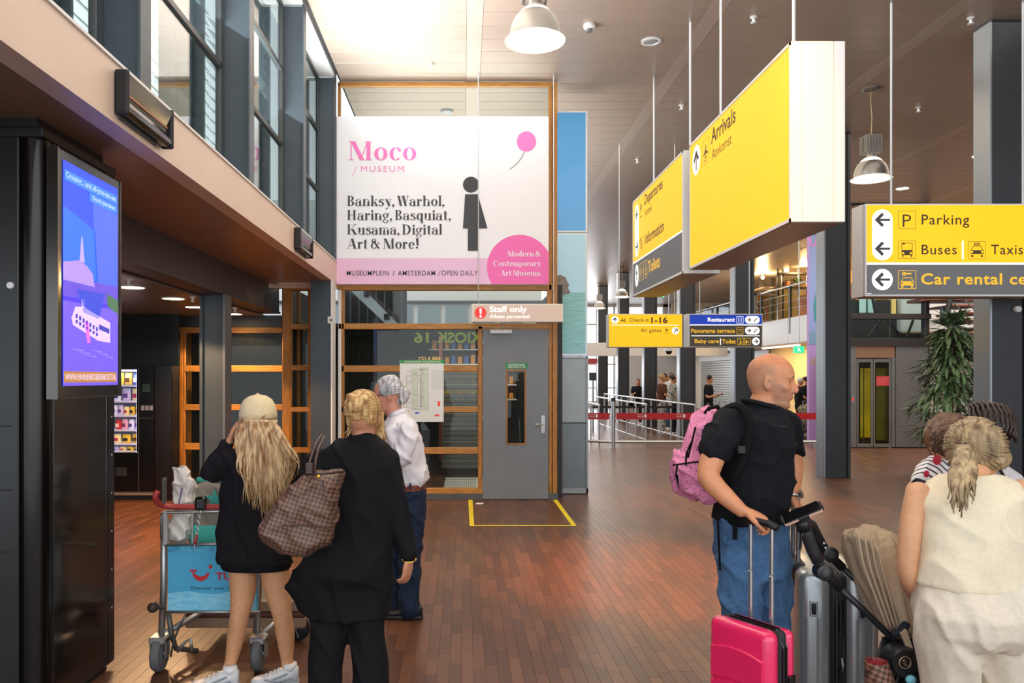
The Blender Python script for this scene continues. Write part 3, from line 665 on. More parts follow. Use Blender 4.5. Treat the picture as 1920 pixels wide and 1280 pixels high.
# ---------------------------------------------------------------- what stands behind the glazed walls
dk = mat('kiosk_dark', '2b2b2a', .6); 
struct('wall_kiosk', MB().box((-8,14.0,0), (1.4,14.1,2.35)).box((-8,11.42,2.33), (-2.45,14.1,2.38)).box((-2.45,10.9,2.33), (.3,14.1,2.38)).box((1.28,10.85,0), (1.34,14.1,2.9)), dk).name = 'wall_inner'
struct('wall_inner2', MB().box((-2.48,10.85,0), (-2.42,14,2.9)), dk).name = 'wall_inner.001'
# kiosk roller shutter behind the right panes
Yk = 13.2; t = thing('roller_shutter', pw(870,880,Yk), 'grey roller shutter of a closed kiosk seen through the wired glass', 'shutter')
shm = mat('shutter_slat', '6b6a62', .4, .5)
z = .12
while z < 1.75:
    part(t, 'slat', MB().rbox((xw(828,Yk),Yk,z), (xw(925,Yk),Yk+.03,z+.072), .008, 1), shm); z += .078
t = thing('kiosk_shelf', V((.1,13.6,0)), 'lit kiosk shelf of small packs behind the wired glass', 'shelf')
part(t, 'back_panel', MB().box((-.6,13.9,1.1), (.9,13.95,2.3)), mat('kiosk_shelf_wood', '5a4a30', .5))
for z in (1.25, 1.5, 1.85, 2.1): part(t, 'shelf_board', MB().box((-.6,13.6,z), (.9,13.9,z+.02)), WHITE)
pc = ['c7b24a','b04038','3f66a8','d8d4c4','7a9a4a','d08a3a']
rk = random.Random(8)
for z in (1.27, 1.52, 1.87, 2.12):
    for k in range(13):
        x = -.55+k*.11; c = V((x+.04,13.7,z)); h_ = .09+rk.random()*.07
        single('snack_pack', MB().rbox(c+V((-.035,-.05,0)), c+V((.035,.03,h_)), .008, 1), mat('pack_'+pc[k % 6], pc[(k*3+int(z*9)) % 6], .4, emit=.15), c, '%s pack, %s from the left on the %s kiosk shelf behind the glass' % (['ochre','red','blue','cream','green','orange'][(k*3+int(z*9)) % 6], ['first','second','third','fourth','fifth','sixth','seventh','eighth','ninth','tenth','eleventh','twelfth','thirteenth'][k], {1.27:'lowest',1.52:'second lowest',1.87:'second highest',2.12:'highest'}[z]), 'snack', 'packs on the kiosk shelf')
kb = thing('kiosk_lettering', pw(840,650,11.6), 'green kiosk name seen mirrored through the glass', 'lettering')
Ql = Pl(11.6); gk = mat('kiosk_green', 'a3bb3a', .5, emit=.35)
text(kb, 'KIOSK', Ql, 818,622,900,643, gk, .035, mirror=True); text(kb, '16', Ql, 776,622,804,643, gk, .035, mirror=True)
part(kb, 'carrier', MB().box(pw(770,619,11.62), V((xw(905,11.62),11.65,zw(621,11.62)))).box(pw(770,644,11.62), V((xw(905,11.62),11.65,zw(645,11.62)))), dk)
kb = thing('bar_lettering', pw(810,690,12.2), 'small mirrored amber bar lettering above the floor plan poster', 'lettering')
text(kb, 'BAR & GO', Pl(12.2), 785,668,826,678, mat('bar_amber', 'd8a93c', .5, emit=.5), .03, mirror=True)
kb = thing('striped_tape', pw(860,735,12.9), 'yellow barrier tape with dark print across the kiosk behind the glass', 'tape')
part(kb, 'band', rect(MB(), Pl(12.9), 826,732.5,925,736.5), mat('tape_yellow', 'b89a1e', .5)); text(kb, 'STAFF / INVITATION ONLY', Pl(12.89), 842,733.2,920,736, INK, .02)
t = thing('kiosk_beam', (0,12.4,0), 'reddish timber upright standing behind the wired glass', 'post')
part(t, 'upright', MB().box((xw(823,12.4),12.4,0.35), (xw(829,12.4),12.5,2.3)), mat('red_timber', '7a4128', .5))
l_ = bpy.data.lights.new('kiosk_fill', 'AREA'); l_.size = 1.6; l_.energy = 30; l_.color = (1,.93,.8); o = bpy.data.objects.new('kiosk_fill', l_); o.location = (.2,12.4,2.28); col.objects.link(o)  # added fill without a fixture, lifts the dark kiosk interior
single('pale_floor_patch', MB().box((-.3,11.2,.001), (.9,13,.006)), mat('kiosk_floor', 'c8c8c0', .6), (0,12,0), 'pale patch on the kiosk floor behind the lowest panes', 'floor covering')  # thin pale sheet over part of the kiosk floor
# upper background: bright facade with windows seen through the transom
fac = struct('wall_facade', MB().box((-7,18,0), (1.75,18.2,5.64)), mat('facade_white', 'e3e5e4', .6)); fac.name = 'wall_far.001'
fw = mat('facade_glass', '8fa0a8', .25, .2)
for k in range(7):
    a = -2.9+k*.62; part(fac, 'window_pane', MB().box((a,17.97,2.75), (a+.5,18,3.25)), fw)
part(fac, 'ledge', MB().box((-7,17.9,3.3), (1.75,18,3.36)).box((-7,17.9,2.6), (1.75,18,2.64)), mat('facade_dark', '4a4e50', .5))
t = thing('escalator_side', (-1.5,12.6,2.4), 'sloping pale metal girder behind the transom glass', 'girder')
part(t, 'girder', MB().prism([pw(640,528,12.6), pw(668,528,12.6), pw(745,606,12.6), pw(722,606,12.6)], (0,1,0), .1), mat('girder_pale', 'a9b6bb', .4, .4))
for x, y in ((682,545),(720,588)): part(t, 'bracket', MB().box(pw(x,y,12.55), pw(x+12,y+12,12.7)), BLACKM)
t = thing('dark_lattice', (-1.2,13.4,2.4), 'dark framed lattice wall behind the left end of the transom glass', 'screen')
for k in range(8):
    x = xw(640+k*16,13.4); part(t, 'bar', MB().box((x,13.4,2.4), (x+.02,13.44,3.3)), wf)
part(t, 'backing', MB().box((xw(636,13.4),13.5,2.4), (xw(762,13.4),13.52,3.3)), dk)
t = thing('hanging_sprinkler_disc', pw(838,207,13.0), 'round grey ceiling lamp seen through the top pane above the banner', 'ceiling light')
c = V((xw(838,11.95),11.95,CZ)); t.location = c
part(t, 'disc', MB().lathe(c, [(.1,0),(.1,-.01),(.085,-.03),(.03,-.05),(0,-.05)], 22), mat('grille_grey', '9a9a9a', .5), .5)
# ---------------------------------------------------------------- big black pillar with the screen
XP = -1.99; Y0, Y1 = 3.76, 4.53
bk = mat('pillar_black', '14110f', .13, .1, spec=.6, var=.25, scale=2)
t = thing('screen_pillar', (-2.6,4.1,0), 'big glossy black clad pillar carrying the blue advertising screen', 'pillar')
part(t, 'side_panel', MB().rbox((XP-.03,Y0+.1,.04), (XP,Y1-.1,2.8), .004, 1), bk)
part(t, 'corner_post', MB().rbox((XP-.09,Y1-.1,.04), (XP+.004,Y1,2.8), .008, 2), BLACK)
part(t, 'corner_post', MB().tube([(XP-.075,Y0+.075,.04), (XP-.075,Y0+.075,2.8)], .075, 20), mat('dark_chrome', '33302f', .16, .9), .5)
for k, (a, b) in enumerate(((-3.2,-2.085),)):
    part(t, 'front_panel', MB().rbox((a,Y0,.04), (b-.02,Y0+.03,2.8), .005, 1), mat('pillar_charcoal', '262728', .3, .2, var=.15, scale=2))
part(t, 'core', MB().box((-3.2,Y0+.05,.03), (XP-.05,Y1-.03,2.9)).box((-3.2,Y0+.03,0), (XP-.03,Y1-.03,.05)), BLACKM)
part(t, 'top_cap', MB().rbox((-3.2,Y0-.01,2.78), (XP+.01,Y1+.01,2.83), .01, 2), BLACKM)
part(t, 'lock', MB().lathe(pw(20,535,Y0-.001), [(.017,.0),(.015,-.01),(0,-.012)], 18, (0,1,0)), WPLAST, .5)
for y in (797,917,1033): part(t, 'slot', MB().box(pw(2,y,Y0-.002), pw(24,y+3,Y0+.01)), BLACKM)
for k in range(6): part(t, 'rivet', MB().ell((XP+.006,Y1-.045,.35+k*.215), (.004,.006,.006), None, 8, 5), CHROME)
for Yy, z in ((4.3,1.32),(4.1,1.31)): part(t, 'slot', MB().box((XP-.001,Yy-.03,z), (XP+.002,Yy+.03,z+.008)), BLACKM)
sY0, sY1, sZ0, sZ1 = 3.845, 4.455, 1.605, 2.70
t = thing('advertising_screen', (XP,4.15,1.55), 'tall bright blue advertising screen showing a white river boat', 'screen')
mb = MB().rbox((XP,sY0-.05,sZ0-.06), (XP+.05,sY1+.04,sZ1+.05), .006, 2); part(t, 'casing', mb, BLACK)
chm = mat('screen_chrome', '5c5855', .2, .9)
for a in ((sY0-.052,sY0-.04),(sY1+.03,sY1+.042)): part(t, 'bezel_trim', MB().box((XP,a[0],sZ0-.06), (XP+.055,a[1],sZ1+.05)), chm)
part(t, 'bezel_trim', MB().box((XP,sY0-.05,sZ0-.063), (XP+.055,sY1+.04,sZ0-.055)), chm)
def SC(d=0): return Plane(lambda u, v: V((XP+.0525+d, sY0+(sY1-sY0)*u, sZ1+(sZ0-sZ1)*v)))
def E(name, c, e=.9): return mat('screen_'+name, c, .3, emit=e)
part(t, 'display', rect(MB(), SC(), 0,0,1,1), E('blue','1546f0',1.0))
S1, S2, S3, S4 = SC(.0006), SC(.0012), SC(.0018), SC(.0024)
part(t, 'picture', poly(MB(), S1, [(.5,.1),(1,.14),(1,.62),(.6,.62)]), E('sky_pale','3d62f5'))
part(t, 'picture', poly(MB(), S1, [(0,.2),(.55,.26),(.6,.5),(0,.5)]), E('sky_cyan','1268f4'))
part(t, 'picture', rect(MB(), S2, 0,.6,1,1), E('water','6a55e0'))
part(t, 'picture', poly(MB(), S2, [(0,.52),(1,.50),(1,.62),(0,.62)]), E('far_bank','5a48c8'))
part(t, 'picture', poly(MB(), S3, [(.78,.55),(1,.57),(1,.64),(.78,.61)]), E('trees','3d6a50'))
part(t, 'picture', poly(MB(), S3, [(.0,.45),(.12,.44),(.25,.425),(.4,.44),(.5,.47),(.54,.53),(0,.53)]), E('building','9f84ee'))
part(t, 'picture', poly(MB(), S3, [(.27,.43),(.3,.31),(.32,.31),(.36,.43)]), E('tower','a99af2'))
part(t, 'picture', poly(MB(), S3, [(.22,.56),(.74,.55),(.62,.68),(.34,.66)]), E('quay','2b44c8'))
part(t, 'boat_picture', poly(poly(MB(), S3, [(.13,.69),(.84,.755),(.84,.79),(.6,.785),(.16,.725)]), S3, [(.2,.64),(.34,.635),(.84,.69),(.84,.76),(.14,.69)]), E('boat','cdb8f4'))
mb = MB()
for k in range(7): rect(mb, S4, .2+k*.06, .672+k*.008, .235+k*.06, .692+k*.008); rect(mb, S4, .2+k*.06, .70+k*.008, .235+k*.06, .715+k*.008)
poly(mb, S4, [(.62,.705),(.82,.722),(.82,.745),(.62,.73)]); part(t, 'boat_windows', mb, E('windows','3b3aa8'))
part(t, 'picture', rect(MB(), S3, .3,.6,.36,.64), E('boat','cdb8f4'))
part(t, 'picture', poly(MB(), S4, [(.36,.7),(.42,.7),(.46,.8),(.4,.8)]), E('reflex','d86ac8'))
for k in range(6): poly_ = [(.05+.13*k,.83+.013*(k % 3)),(.35+.11*k,.835+.013*(k % 3)),(.35+.11*k,.842+.013*(k % 3))]; part(t, 'picture', poly(MB(), S3, poly_), E('ripple','8d7ae8'))
part(t, 'caption_band', rect(MB(), S3, .02,.04,.98,.085), E('band','2f7df5')); part(t, 'caption_band', rect(MB(), S3, .45,.09,.98,.13), E('band','2f7df5'))
part(t, 'caption_band', rect(MB(), S3, .01,.935,.97,.985), E('orange','a8763e'))
text(t, 'Cruising... and all-you-can-eat', S4, .04,.045,.96,.08, E('letters','a9c4ff'), .02)
text(t, 'Dutch pancakes', S4, .5,.096,.93,.124, E('letters','a9c4ff'), .02)
text(t, 'WWW.PANNENKOEKENBOOT.NL', S4, .03,.945,.96,.975, E('letters_pale','d0bcd0'), .02)

# ---------------------------------------------------------------- snack machine and its neighbours
Yv = 10.6; XL = -5.2
def vbox(mb, x0, y0, x1, y1, Ya, Yb): a = pw(x0,y0,Yv); b = pw(x1,y1,Yv); return mb.box((a.x,Ya,b.z),(b.x,Yb,a.z))
t = thing('snack_vending_machine', (-4.65,Yv,0), 'black snack vending machine with lit shelves beside the screen pillar', 'vending machine')
xr = xw(289,Yv); xg = xw(256,Yv); zt = zw(686,Yv); zg0 = zw(848,Yv); zb = .12
part(t, 'body', MB().box((XL,Yv+.06,zb), (XL+.03,Yv+.7,zt)).box((xg+.02,Yv+.03,zb), (xr,Yv+.7,zt)).box((XL,Yv+.6,zb), (xr,Yv+.7,zt)).box((XL,Yv+.03,zt-.05), (xr,Yv+.7,zt)).box((XL,Yv+.03,zb), (xr,Yv+.7,zg0-.02)), BLACKM)
part(t, 'door_panel', MB().rbox((XL,Yv,zb), (xr,Yv+.03,zg0), .004, 1), BLACK)
part(t, 'door_panel', MB().rbox((xg,Yv,zg0+.002), (xr,Yv+.03,zt), .004, 1), BLACK)
part(t, 'window_pane', MB().box((XL,Yv+.01,zg0), (xg,Yv+.016,zt-.02)), glass('machine_glass', (.95,.95,.97), .6))
part(t, 'light_strip', MB().box((xg-.012,Yv+.03,zg0), (xg,Yv+.045,zt-.05)), mat('machine_light', 'e8e4ff', .5, emit=5))
part(t, 'light_strip', MB().box((XL+.03,Yv+.03,zt-.07), (xg,Yv+.05,zt-.05)), mat('machine_light', 'e8e4ff', .5, emit=5))
part(t, 'inner_wall', MB().box((XL+.03,Yv+.5,zg0), (xg,Yv+.52,zt-.05)), mat('machine_inner', '6a6878', .5))
part(t, 'skirting', MB().box((XL,Yv+.02,.07), (xr,Yv+.1,.12)), mat('skirting_beige', '8a7a68', .5)); part(t, 'foot_plate', MB().box((XL,Yv+.05,0), (xr,Yv+.6,.07)), BLACKM)
part(t, 'delivery_flap', MB().rbox((xw(217,Yv),Yv-.012,zw(893,Yv)), (xw(238,Yv),Yv,zw(876,Yv)), .004, 1), mat('flap_grey', '3a3a3c', .3, .5))
kp = part(t, 'payment_panel', MB().rbox((xw(267,Yv),Yv-.01,zw(735,Yv)), (xw(282,Yv),Yv,zw(719,Yv)), .003, 1), mat('panel_green', '20382e', .3, emit=.1))
for k in range(3): part(t, 'button', MB().box((xw(265+k*8,Yv),Yv-.01,zw(769,Yv)), (xw(271+k*8,Yv),Yv,zw(760,Yv))), mat('button_grey', '7a7a88', .3, emit=.2))
part(t, 'seam', MB().box((xw(260,Yv),Yv-.003,zb), (xw(260.6,Yv),Yv,zt)).box((xw(260,Yv),Yv-.003,zw(784,Yv)), (xr,Yv,zw(783.4,Yv))), RUBBER)
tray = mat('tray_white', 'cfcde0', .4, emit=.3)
CN = {'e6a8b8':'pink','7a3a70':'purple','f0e0a0':'cream','b03a60':'magenta','3a58b0':'blue','e8e8f0':'white','e8e4f4':'white','4a4a8a':'indigo','e8c030':'yellow','2a2a40':'black','c83030':'red','f0e0d0':'cream','c8c0e0':'lilac','6a4a9a':'violet','d8b040':'amber','5a3a20':'brown'}
ORD = ['first','second','third','fourth','fifth','sixth','seventh','eighth','ninth','tenth','eleventh','twelfth','thirteenth']
packs = [('e6a8b8','7a3a70'),('f0e0a0','b03a60'),('3a58b0','e8e8f0'),('e8e4f4','4a4a8a'),('e8c030','2a2a40'),('c83030','f0e0d0'),('c8c0e0','6a4a9a'),('d8b040','5a3a20')]
for si, (y, hh) in enumerate(((722,24),(752,24),(779,19),(806,21),(832,19),(847,8))):
    z = zw(y, Yv); part(t, 'shelf', MB().box((XL+.03,Yv+.06,z-.02), (xg,Yv+.5,z)), tray)
    n = (7,6,10,9,6,8)[si]; span = xg-XL-.05; rs = random.Random(si)
    for k in range(n):
        cx = XL+.05+span*(k+.5)/n
        if cx < -4.74: continue
        wd = span/n*.42; hgt = hh*Yv/F*(.85+.15*rs.random()); c = V((cx, Yv+.16, z+.001))
        cA, cB = packs[(k*3+si*2) % 8]
        mb = MB().loft([(c+V((0,0,hgt*f)), wd*(1 if 0 < f < 1 else .95), d, (1,0,0), (0,1,0)) for f, d in ((0,.01),(.06,.03),(.3,.05),(.6,.05),(.92,.02),(1,.006))], 12)
        o = thing('snack_bag', c, '%s and %s snack bag, %s from the right on the %s vending machine shelf' % (CN[cA], CN[cB], ORD[n-1-k], ORD[si].replace('first', 'top')), 'snack', 'snack bags in the vending machine')
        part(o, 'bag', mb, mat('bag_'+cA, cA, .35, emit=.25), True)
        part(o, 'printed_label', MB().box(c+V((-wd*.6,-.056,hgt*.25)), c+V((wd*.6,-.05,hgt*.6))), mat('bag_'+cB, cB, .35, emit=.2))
a_ = bpy.data.lights.new('machine_lamp', 'AREA'); a_.shape = 'RECTANGLE'; a_.size = .6; a_.size_y = .05; a_.energy = 6; a_.color = (.9,.9,1)
o = bpy.data.objects.new('machine_lamp', a_); o.location = (-4.7, Yv+.05, zt-.06); o.rotation_euler = (.5,0,0); col.objects.link(o)
t = thing('black_cabinet', (-4.0,Yv,0), 'tall plain black cabinet between the vending machine and the oak wall', 'cabinet')
part(t, 'door', MB().rbox((xr+.004,Yv,.0), (xw(322,Yv),Yv+.03,zt), .004, 1), mat('cabinet_black', '1c1512', .16, .2)); part(t, 'body', MB().box((xr+.01,Yv+.03,0), (xw(321.5,Yv),Yv+.28,zt)), BLACKM)
gw = struct('wall_glass_dark', MB().box((XL,Yv+.3,zt+.002), (xw(335,Yv+.3),Yv+.36,2.505)), mat('dark_glass', '262c2c', .06, .2, spec=.9)); gw.name = 'wall_annex'
struct('wall_annex2', MB().box((-8,Yv+.8,0), (xw(336,Y2),Yv+.9,2.5)), dk).name = 'wall_annex.001'

# ---------------------------------------------------------------- bell lamps
glow = mat('lamp_glow', 'fff1d8', .4, emit=9); dome = mat('lamp_dome', 'fff4ea', .35, emit=3); alu = mat('lamp_aluminium', '9a968f', .3, .75); rimm = mat('lamp_rim', 'f2ead8', .3, emit=.6)
def bell(X, Y, Z, label, seg=40, cut=False):
    t = thing('bell_lamp', (X,Y,Z), label, 'pendant lamp', 'bell lamps hanging from the ceiling'); c = V((X,Y,Z))
    part(t, 'rim', MB().lathe(c, [(.222,.028),(.235,.012),(.262,.004),(.27,0),(.268,-.008),(.25,-.004)], seg, cap=False), rimm, .5)
    part(t, 'reflector_band', MB().lathe(c, [(.224,.02),(.222,.08),(.208,.14),(.18,.2),(.15,.235),(.147,.23),(.17,.2),(.2,.14),(.215,.08),(.217,.02)], seg, cap=False), alu, .6)
    part(t, 'dome', MB().lathe(c, [(.15,.232),(.125,.262),(.095,.285),(.06,.298)], seg), dome, .6)
    part(t, 'diffuser', MB().lathe(c, [(.252,.0),(.2,.006),(.1,.02),(0,.024)], seg), glow, .6)
    part(t, 'bulb_grid', MB().box(c+V((-.07,-.07,.012)), c+V((.07,.07,.02))), mat('bulb_grid', 'e8d8b0', .4, emit=2))
    part(t, 'neck', MB().lathe(c, [(.062,.295),(.058,.35)], 20), alu, .6)
    hz = .345; mb = MB().box(c+V((-.085,-.085,hz)), c+V((.085,.085,hz+.25)))
    for k in range(-2, 3): mb.box(c+V((k*.04-.006,-.112,hz+.01)), c+V((k*.04+.006,.112,hz+.25))).box(c+V((-.112,k*.04-.006,hz+.01)), c+V((.112,k*.04+.006,hz+.25)))
    part(t, 'gear_housing', mb, alu)
    top = CZ
    part(t, 'cable', MB().tube([c+V((0,0,hz+.25)), c+V((.012,0,hz+.25+(top-Z-hz-.25)*.4)), c+V((-.008,0,hz+.25+(top-Z-hz-.25)*.75)), (X,Y,top)], .006, 8), mat('cable_cream', 'c9b48a', .5))
    part(t, 'canopy', MB().lathe((X,Y,CZ), [(.125,0),(.125,-.012),(.105,-.03),(.03,-.04),(0,-.04)], 28), alu, .5)
    return t
bell(.63, 7.07, 4.63, 'large bell lamp at the top of the picture, nearest, left of the yellow signs')
bell(5.65, 11.05, 4.39, 'bell lamp hanging from a cream cable above the parking sign')
bell(xw(1166,29), 29, zw(557,29), 'small distant bell lamp, the right one of the pair left of the departures sign')
bell(xw(1124,34), 34, zw(578,34), 'small distant bell lamp, the left one of the pair beside the sea poster')

# ---------------------------------------------------------------- pictograms in a unit square (y down)
def PIC(k):
    if k == 'up': return [[(.5,.08),(.9,.48),(.78,.6),(.56,.38),(.56,.94),(.44,.94),(.44,.38),(.22,.6),(.1,.48)]]
    if k == 'left': return [[(y, x) for x, y in p] for p in PIC('up')]
    if k == 'right': return [[(1-y, x) for x, y in p] for p in PIC('up')]
    if k == 'upright': return [[(.3,.12),(.88,.12),(.88,.7),(.76,.7),(.76,.34),(.5,.6),(.42,.75),(.42,.95),(.3,.95),(.3,.7),(.4,.5),(.66,.24),(.3,.24)]]
    if k == 'turn': return [[(.45,.1),(.72,.38),(.62,.46),(.52,.36),(.52,.6),(.7,.75),(.62,.85),(.4,.68),(.4,.34),(.28,.46),(.18,.38)]]
    if k == 'plane': return [[(.5,.15),(.56,.2),(.56,.42),(.9,.62),(.9,.68),(.56,.58),(.55,.74),(.64,.8),(.64,.84),(.5,.81),(.36,.84),(.36,.8),(.45,.74),(.44,.58),(.1,.68),(.1,.62),(.44,.42),(.44,.2)], [(.2,.92),(.6,.92),(.6,.96),(.2,.96)]]
    if k == 'climb': 
        a = -.7; P = PIC('plane')[0]; return [[(.5+(x-.5)*math.cos(a+2)*.8-(y-.5)*math.sin(a+2)*.8, .4+(x-.5)*math.sin(a+2)*.8+(y-.5)*math.cos(a+2)*.8) for x, y in P], [(.2,.9),(.75,.9),(.75,.95),(.2,.95)]]
    if k == 'person': return [circ2(.5,.14,.1,.1,12), [(.32,.28),(.68,.28),(.68,.6),(.6,.6),(.58,.95),(.42,.95),(.4,.6),(.32,.6)]]
    if k == 'woman': return [circ2(.5,.14,.1,.1,12), [(.4,.28),(.6,.28),(.72,.66),(.6,.66),(.6,.95),(.4,.95),(.4,.66),(.28,.66)]]
    if k == 'chair': return [circ2(.42,.12,.09,.09,12), [(.36,.25),(.5,.25),(.52,.42),(.7,.42),(.7,.5),(.52,.5),(.52,.56),(.72,.56),(.85,.85),(.76,.88),(.64,.65),(.38,.65)], circ2(.42,.72,.24,.24,16,.2,2.9), [(.86,.82),(.95,.8),(.95,.86),(.86,.88)]]
    if k == 'bus': return [[(.2,.1),(.8,.13),(.82,.78),(.18,.78)]]
    if k == 'i': return [circ2(.72,.16,.08,.08,12), [(.66,.32),(.8,.32),(.8,.92),(.66,.92)], [(.12,.3),(.2,.16),(.36,.14),(.46,.26),(.44,.42),(.34,.52),(.34,.62),(.24,.62),(.24,.5),(.36,.36),(.34,.26),(.24,.24),(.2,.34)], circ2(.29,.76,.07,.07,12)]
    if k == 'cutlery': return [[(.25,.1),(.35,.1),(.35,.9),(.25,.9)], [(.62,.08),(.74,.12),(.74,.9),(.62,.9)]]
    if k == 'terrace': return [[(.1,.2),(.9,.2),(.9,.3),(.1,.3)], [(.3,.3),(.36,.3),(.36,.85),(.3,.85)], [(.55,.5),(.85,.5),(.85,.58),(.75,.58),(.75,.85),(.68,.85),(.68,.58),(.55,.58)]]
    if k == 'stairs': return [[(.08,.85),(.35,.85),(.35,.6),(.6,.6),(.6,.35),(.92,.35),(.92,.23),(.48,.23),(.48,.48),(.23,.48),(.23,.73),(.08,.73)]]
    if k == 'baby': return [circ2(.25,.25,.1,.1,12), [(.15,.4),(.4,.35),(.8,.5),(.78,.58),(.45,.5),(.4,.9),(.15,.9)], [(.5,.72),(.95,.72),(.95,.8),(.5,.8)]]
    return []
def pic(root, k, pl, x0, y0, x1, y1, m, name='pictogram'):
    mb = MB()
    for p in PIC(k): poly(mb, pl, [(x0+a*(x1-x0), y0+b*(y1-y0)) for a, b in p])
    return part(root, name, mb, m)
def disc(root, pl, cx, cy, rx, ry, m, name='arrow_disc'): return part(root, name, poly(MB(), pl, circ2(cx, cy, rx, ry, 36)), m)
def pill(root, pl, cx, y0, y1, rx, ry, m):
    return part(root, 'arrow_disc', poly(MB(), pl, circ2(cx, y0+ry, rx, ry, 18, PI, 2*PI)+circ2(cx, y1-ry, rx, ry, 18, 0, PI)), m)

# ---- two long yellow signs seen along their length (faces on the plane X = const)
def longsign(name, label, X, Yn, Yf, Z0, Z1, w_):
    t = thing(name, (X+w_/2,(Yn+Yf)/2,Z0), label, 'sign', 'long yellow signs hanging in the hall')
    part(t, 'casing', MB().rbox((X,Yn+.01,Z0), (X+w_,Yf-.01,Z1), .01, 2), mat('casing_silver', 'b9b7b6', .35, .5))
    part(t, 'underside', MB().box((X+.01,Yn+.02,Z0-.006), (X+w_-.01,Yf-.02,Z0)), mat('sign_bottom_shaded', '8d7566', .35, .4))  # shade and the floor's brown reflection are painted into this colour
    for a, b in ((0,.21),(.21,.79),(.79,1)): part(t, 'end_panel', MB().rbox((X+w_*a+.001,Yn-.004,Z0-.002), (X+w_*b-.001,Yn+.012,Z1+.002), .003, 1), WHITE)
    for y in (Yn+.42, Yf-.39): part(t, 'rod', MB().tube([(X+w_/2-.0,y,Z1), (X+w_/2-.0,y,CZ)], .013, 10), ROD, .6)
    for z0, z1, y0, y1 in ((Z0,Z0+.025,Yn,Yf),(Z1-.025,Z1,Yn,Yf),(Z0,Z1,Yn,Yn+.02),(Z0,Z1,Yf-.02,Yf)): part(t, 'face_frame', MB().box((X-.006,y0,z0), (X+.004,y1,z1)), WHITE)
    return t
def XPl(X, d): return Plane(lambda u, v: V((X-d, u, v)))
XA = 2.352
t = longsign('arrivals_sign', 'largest yellow hanging sign reading Arrivals, with a blank lower field', XA, 5.73, 8.29, 2.765, 4.06, .39)
part(t, 'face', rect(MB(), XPl(XA,.001), 8.27,4.035,5.75,2.79), YEL)
Q, Q2 = XPl(XA,.0025), XPl(XA,.004)
disc(t, Q, 8.055,3.84,.135,.15, SWHITE); pic(t, 'up', Q2, 8.17,3.965,7.94,3.715, SINK, 'arrow')
part(t, 'pictogram_frame', frame2(MB(), Q, 7.86,3.715,7.63,3.955, -.0), SINK) if False else None
mb = MB(); 
for q in ((7.86,3.955,7.63,3.952),(7.86,3.715,7.63,3.718),(7.86,3.955,7.857,3.715),(7.633,3.955,7.63,3.715)): rect(mb, Q, *q)
part(t, 'pictogram_frame', mb, SINK); pic(t, 'plane', Q, 7.84,3.94,7.65,3.74, SINK)
text(t, 'Arrivals', Q, 7.57,4.0,6.89,3.855, SINK, .015); text(t, 'Aankomst', Q, 7.55,3.80,7.0,3.70, SINK, -.004)
XD = 2.33
t = longsign('departures_sign', 'second yellow hanging sign reading Departures with a grey Toilets band', XD, 8.47, 10.98, 2.75, 4.055, .39)
part(t, 'face', rect(MB(), XPl(XD,.001), 10.96,4.03,8.49,3.215), YEL); part(t, 'face_grey', rect(MB(), XPl(XD,.001), 10.96,3.195,8.49,2.775), DGREY)
part(t, 'divider', rect(MB(), XPl(XD,.0015), 10.96,3.215,8.49,3.195), SWHITE)
Q, Q2 = XPl(XD,.0025), XPl(XD,.004)
part(t, 'arrow_disc', poly(MB(), Q, [(10.725+.115*math.cos(a), 3.83+.14*math.sin(a)) for a in [k*PI/14 for k in range(15)]]+[(10.725+.115*math.cos(a), 3.4+.14*math.sin(a)) for a in [PI+k*PI/14 for k in range(15)]]), SWHITE)
pic(t, 'left', Q2, 10.82,3.93,10.63,3.73, SINK, 'arrow'); pic(t, 'right', Q2, 10.82,3.5,10.63,3.3, SINK, 'arrow')
disc(t, Q, 10.725,3.01,.115,.15, SWHITE); pic(t, 'turn', Q2, 10.82,3.12,10.63,2.9, SINK, 'arrow')
pic(t, 'climb', Q, 10.58,3.97,10.38,3.74, SINK); pic(t, 'i', Q, 10.57,3.5,10.37,3.3, SINK)
text(t, 'Departures', Q, 10.27,3.99,9.33,3.82, SINK, .015); text(t, 'Vertrek', Q, 10.25,3.80,9.87,3.71, SINK, -.004); text(t, 'Information', Q, 10.24,3.49,9.28,3.345, SINK, .015)
mb = MB()
for q in ((10.56,3.14,10.12,3.133),(10.56,2.915,10.12,2.922),(10.56,3.14,10.55,2.915),(10.13,3.14,10.12,2.915)): rect(mb, Q, *q)
part(t, 'pictogram_frame', mb, SYEL)
for k, n in enumerate(('person','woman','chair')): pic(t, n, Q, 10.54-k*.14,3.12,10.41-k*.14,2.935, SYEL)
text(t, 'Toilets', Q, 10.07,3.11,9.46,2.955, SYEL, .025)

# ---- parking sign
Yg = 8.3; a = pw(1622,381.5,Yg); b = pw(2075,555,Yg)
t = thing('parking_sign', ((a.x+b.x)/2,Yg,b.z), 'yellow and grey hanging sign listing Parking, Buses, Taxis and Car rental', 'sign')
part(t, 'casing', MB().rbox((a.x,Yg,b.z), (b.x,Yg+.26,a.z), .008, 2), mat('casing_pale', 'd0cdca', .4, .2))
part(t, 'end_panel', MB().rbox((a.x-.006,Yg+.06,b.z-.002), (a.x+.004,Yg+.27,a.z+.002), .003, 1), WHITE)
part(t, 'underside', MB().box((a.x+.01,Yg+.01,b.z-.006), (b.x,Yg+.25,b.z)), mat('sign_bottom_shaded', '8d7566', .35, .4))  # brown stands for shade and reflected floor, painted on the casing bottom
Q, Q2, Q3, Q4 = [Pl(Yg-d) for d in (.001,.0025,.004,.0055)]
part(t, 'face_frame', frame2(MB(), Q, 1622.5,382,2074,554.5,2.4), WHITE)
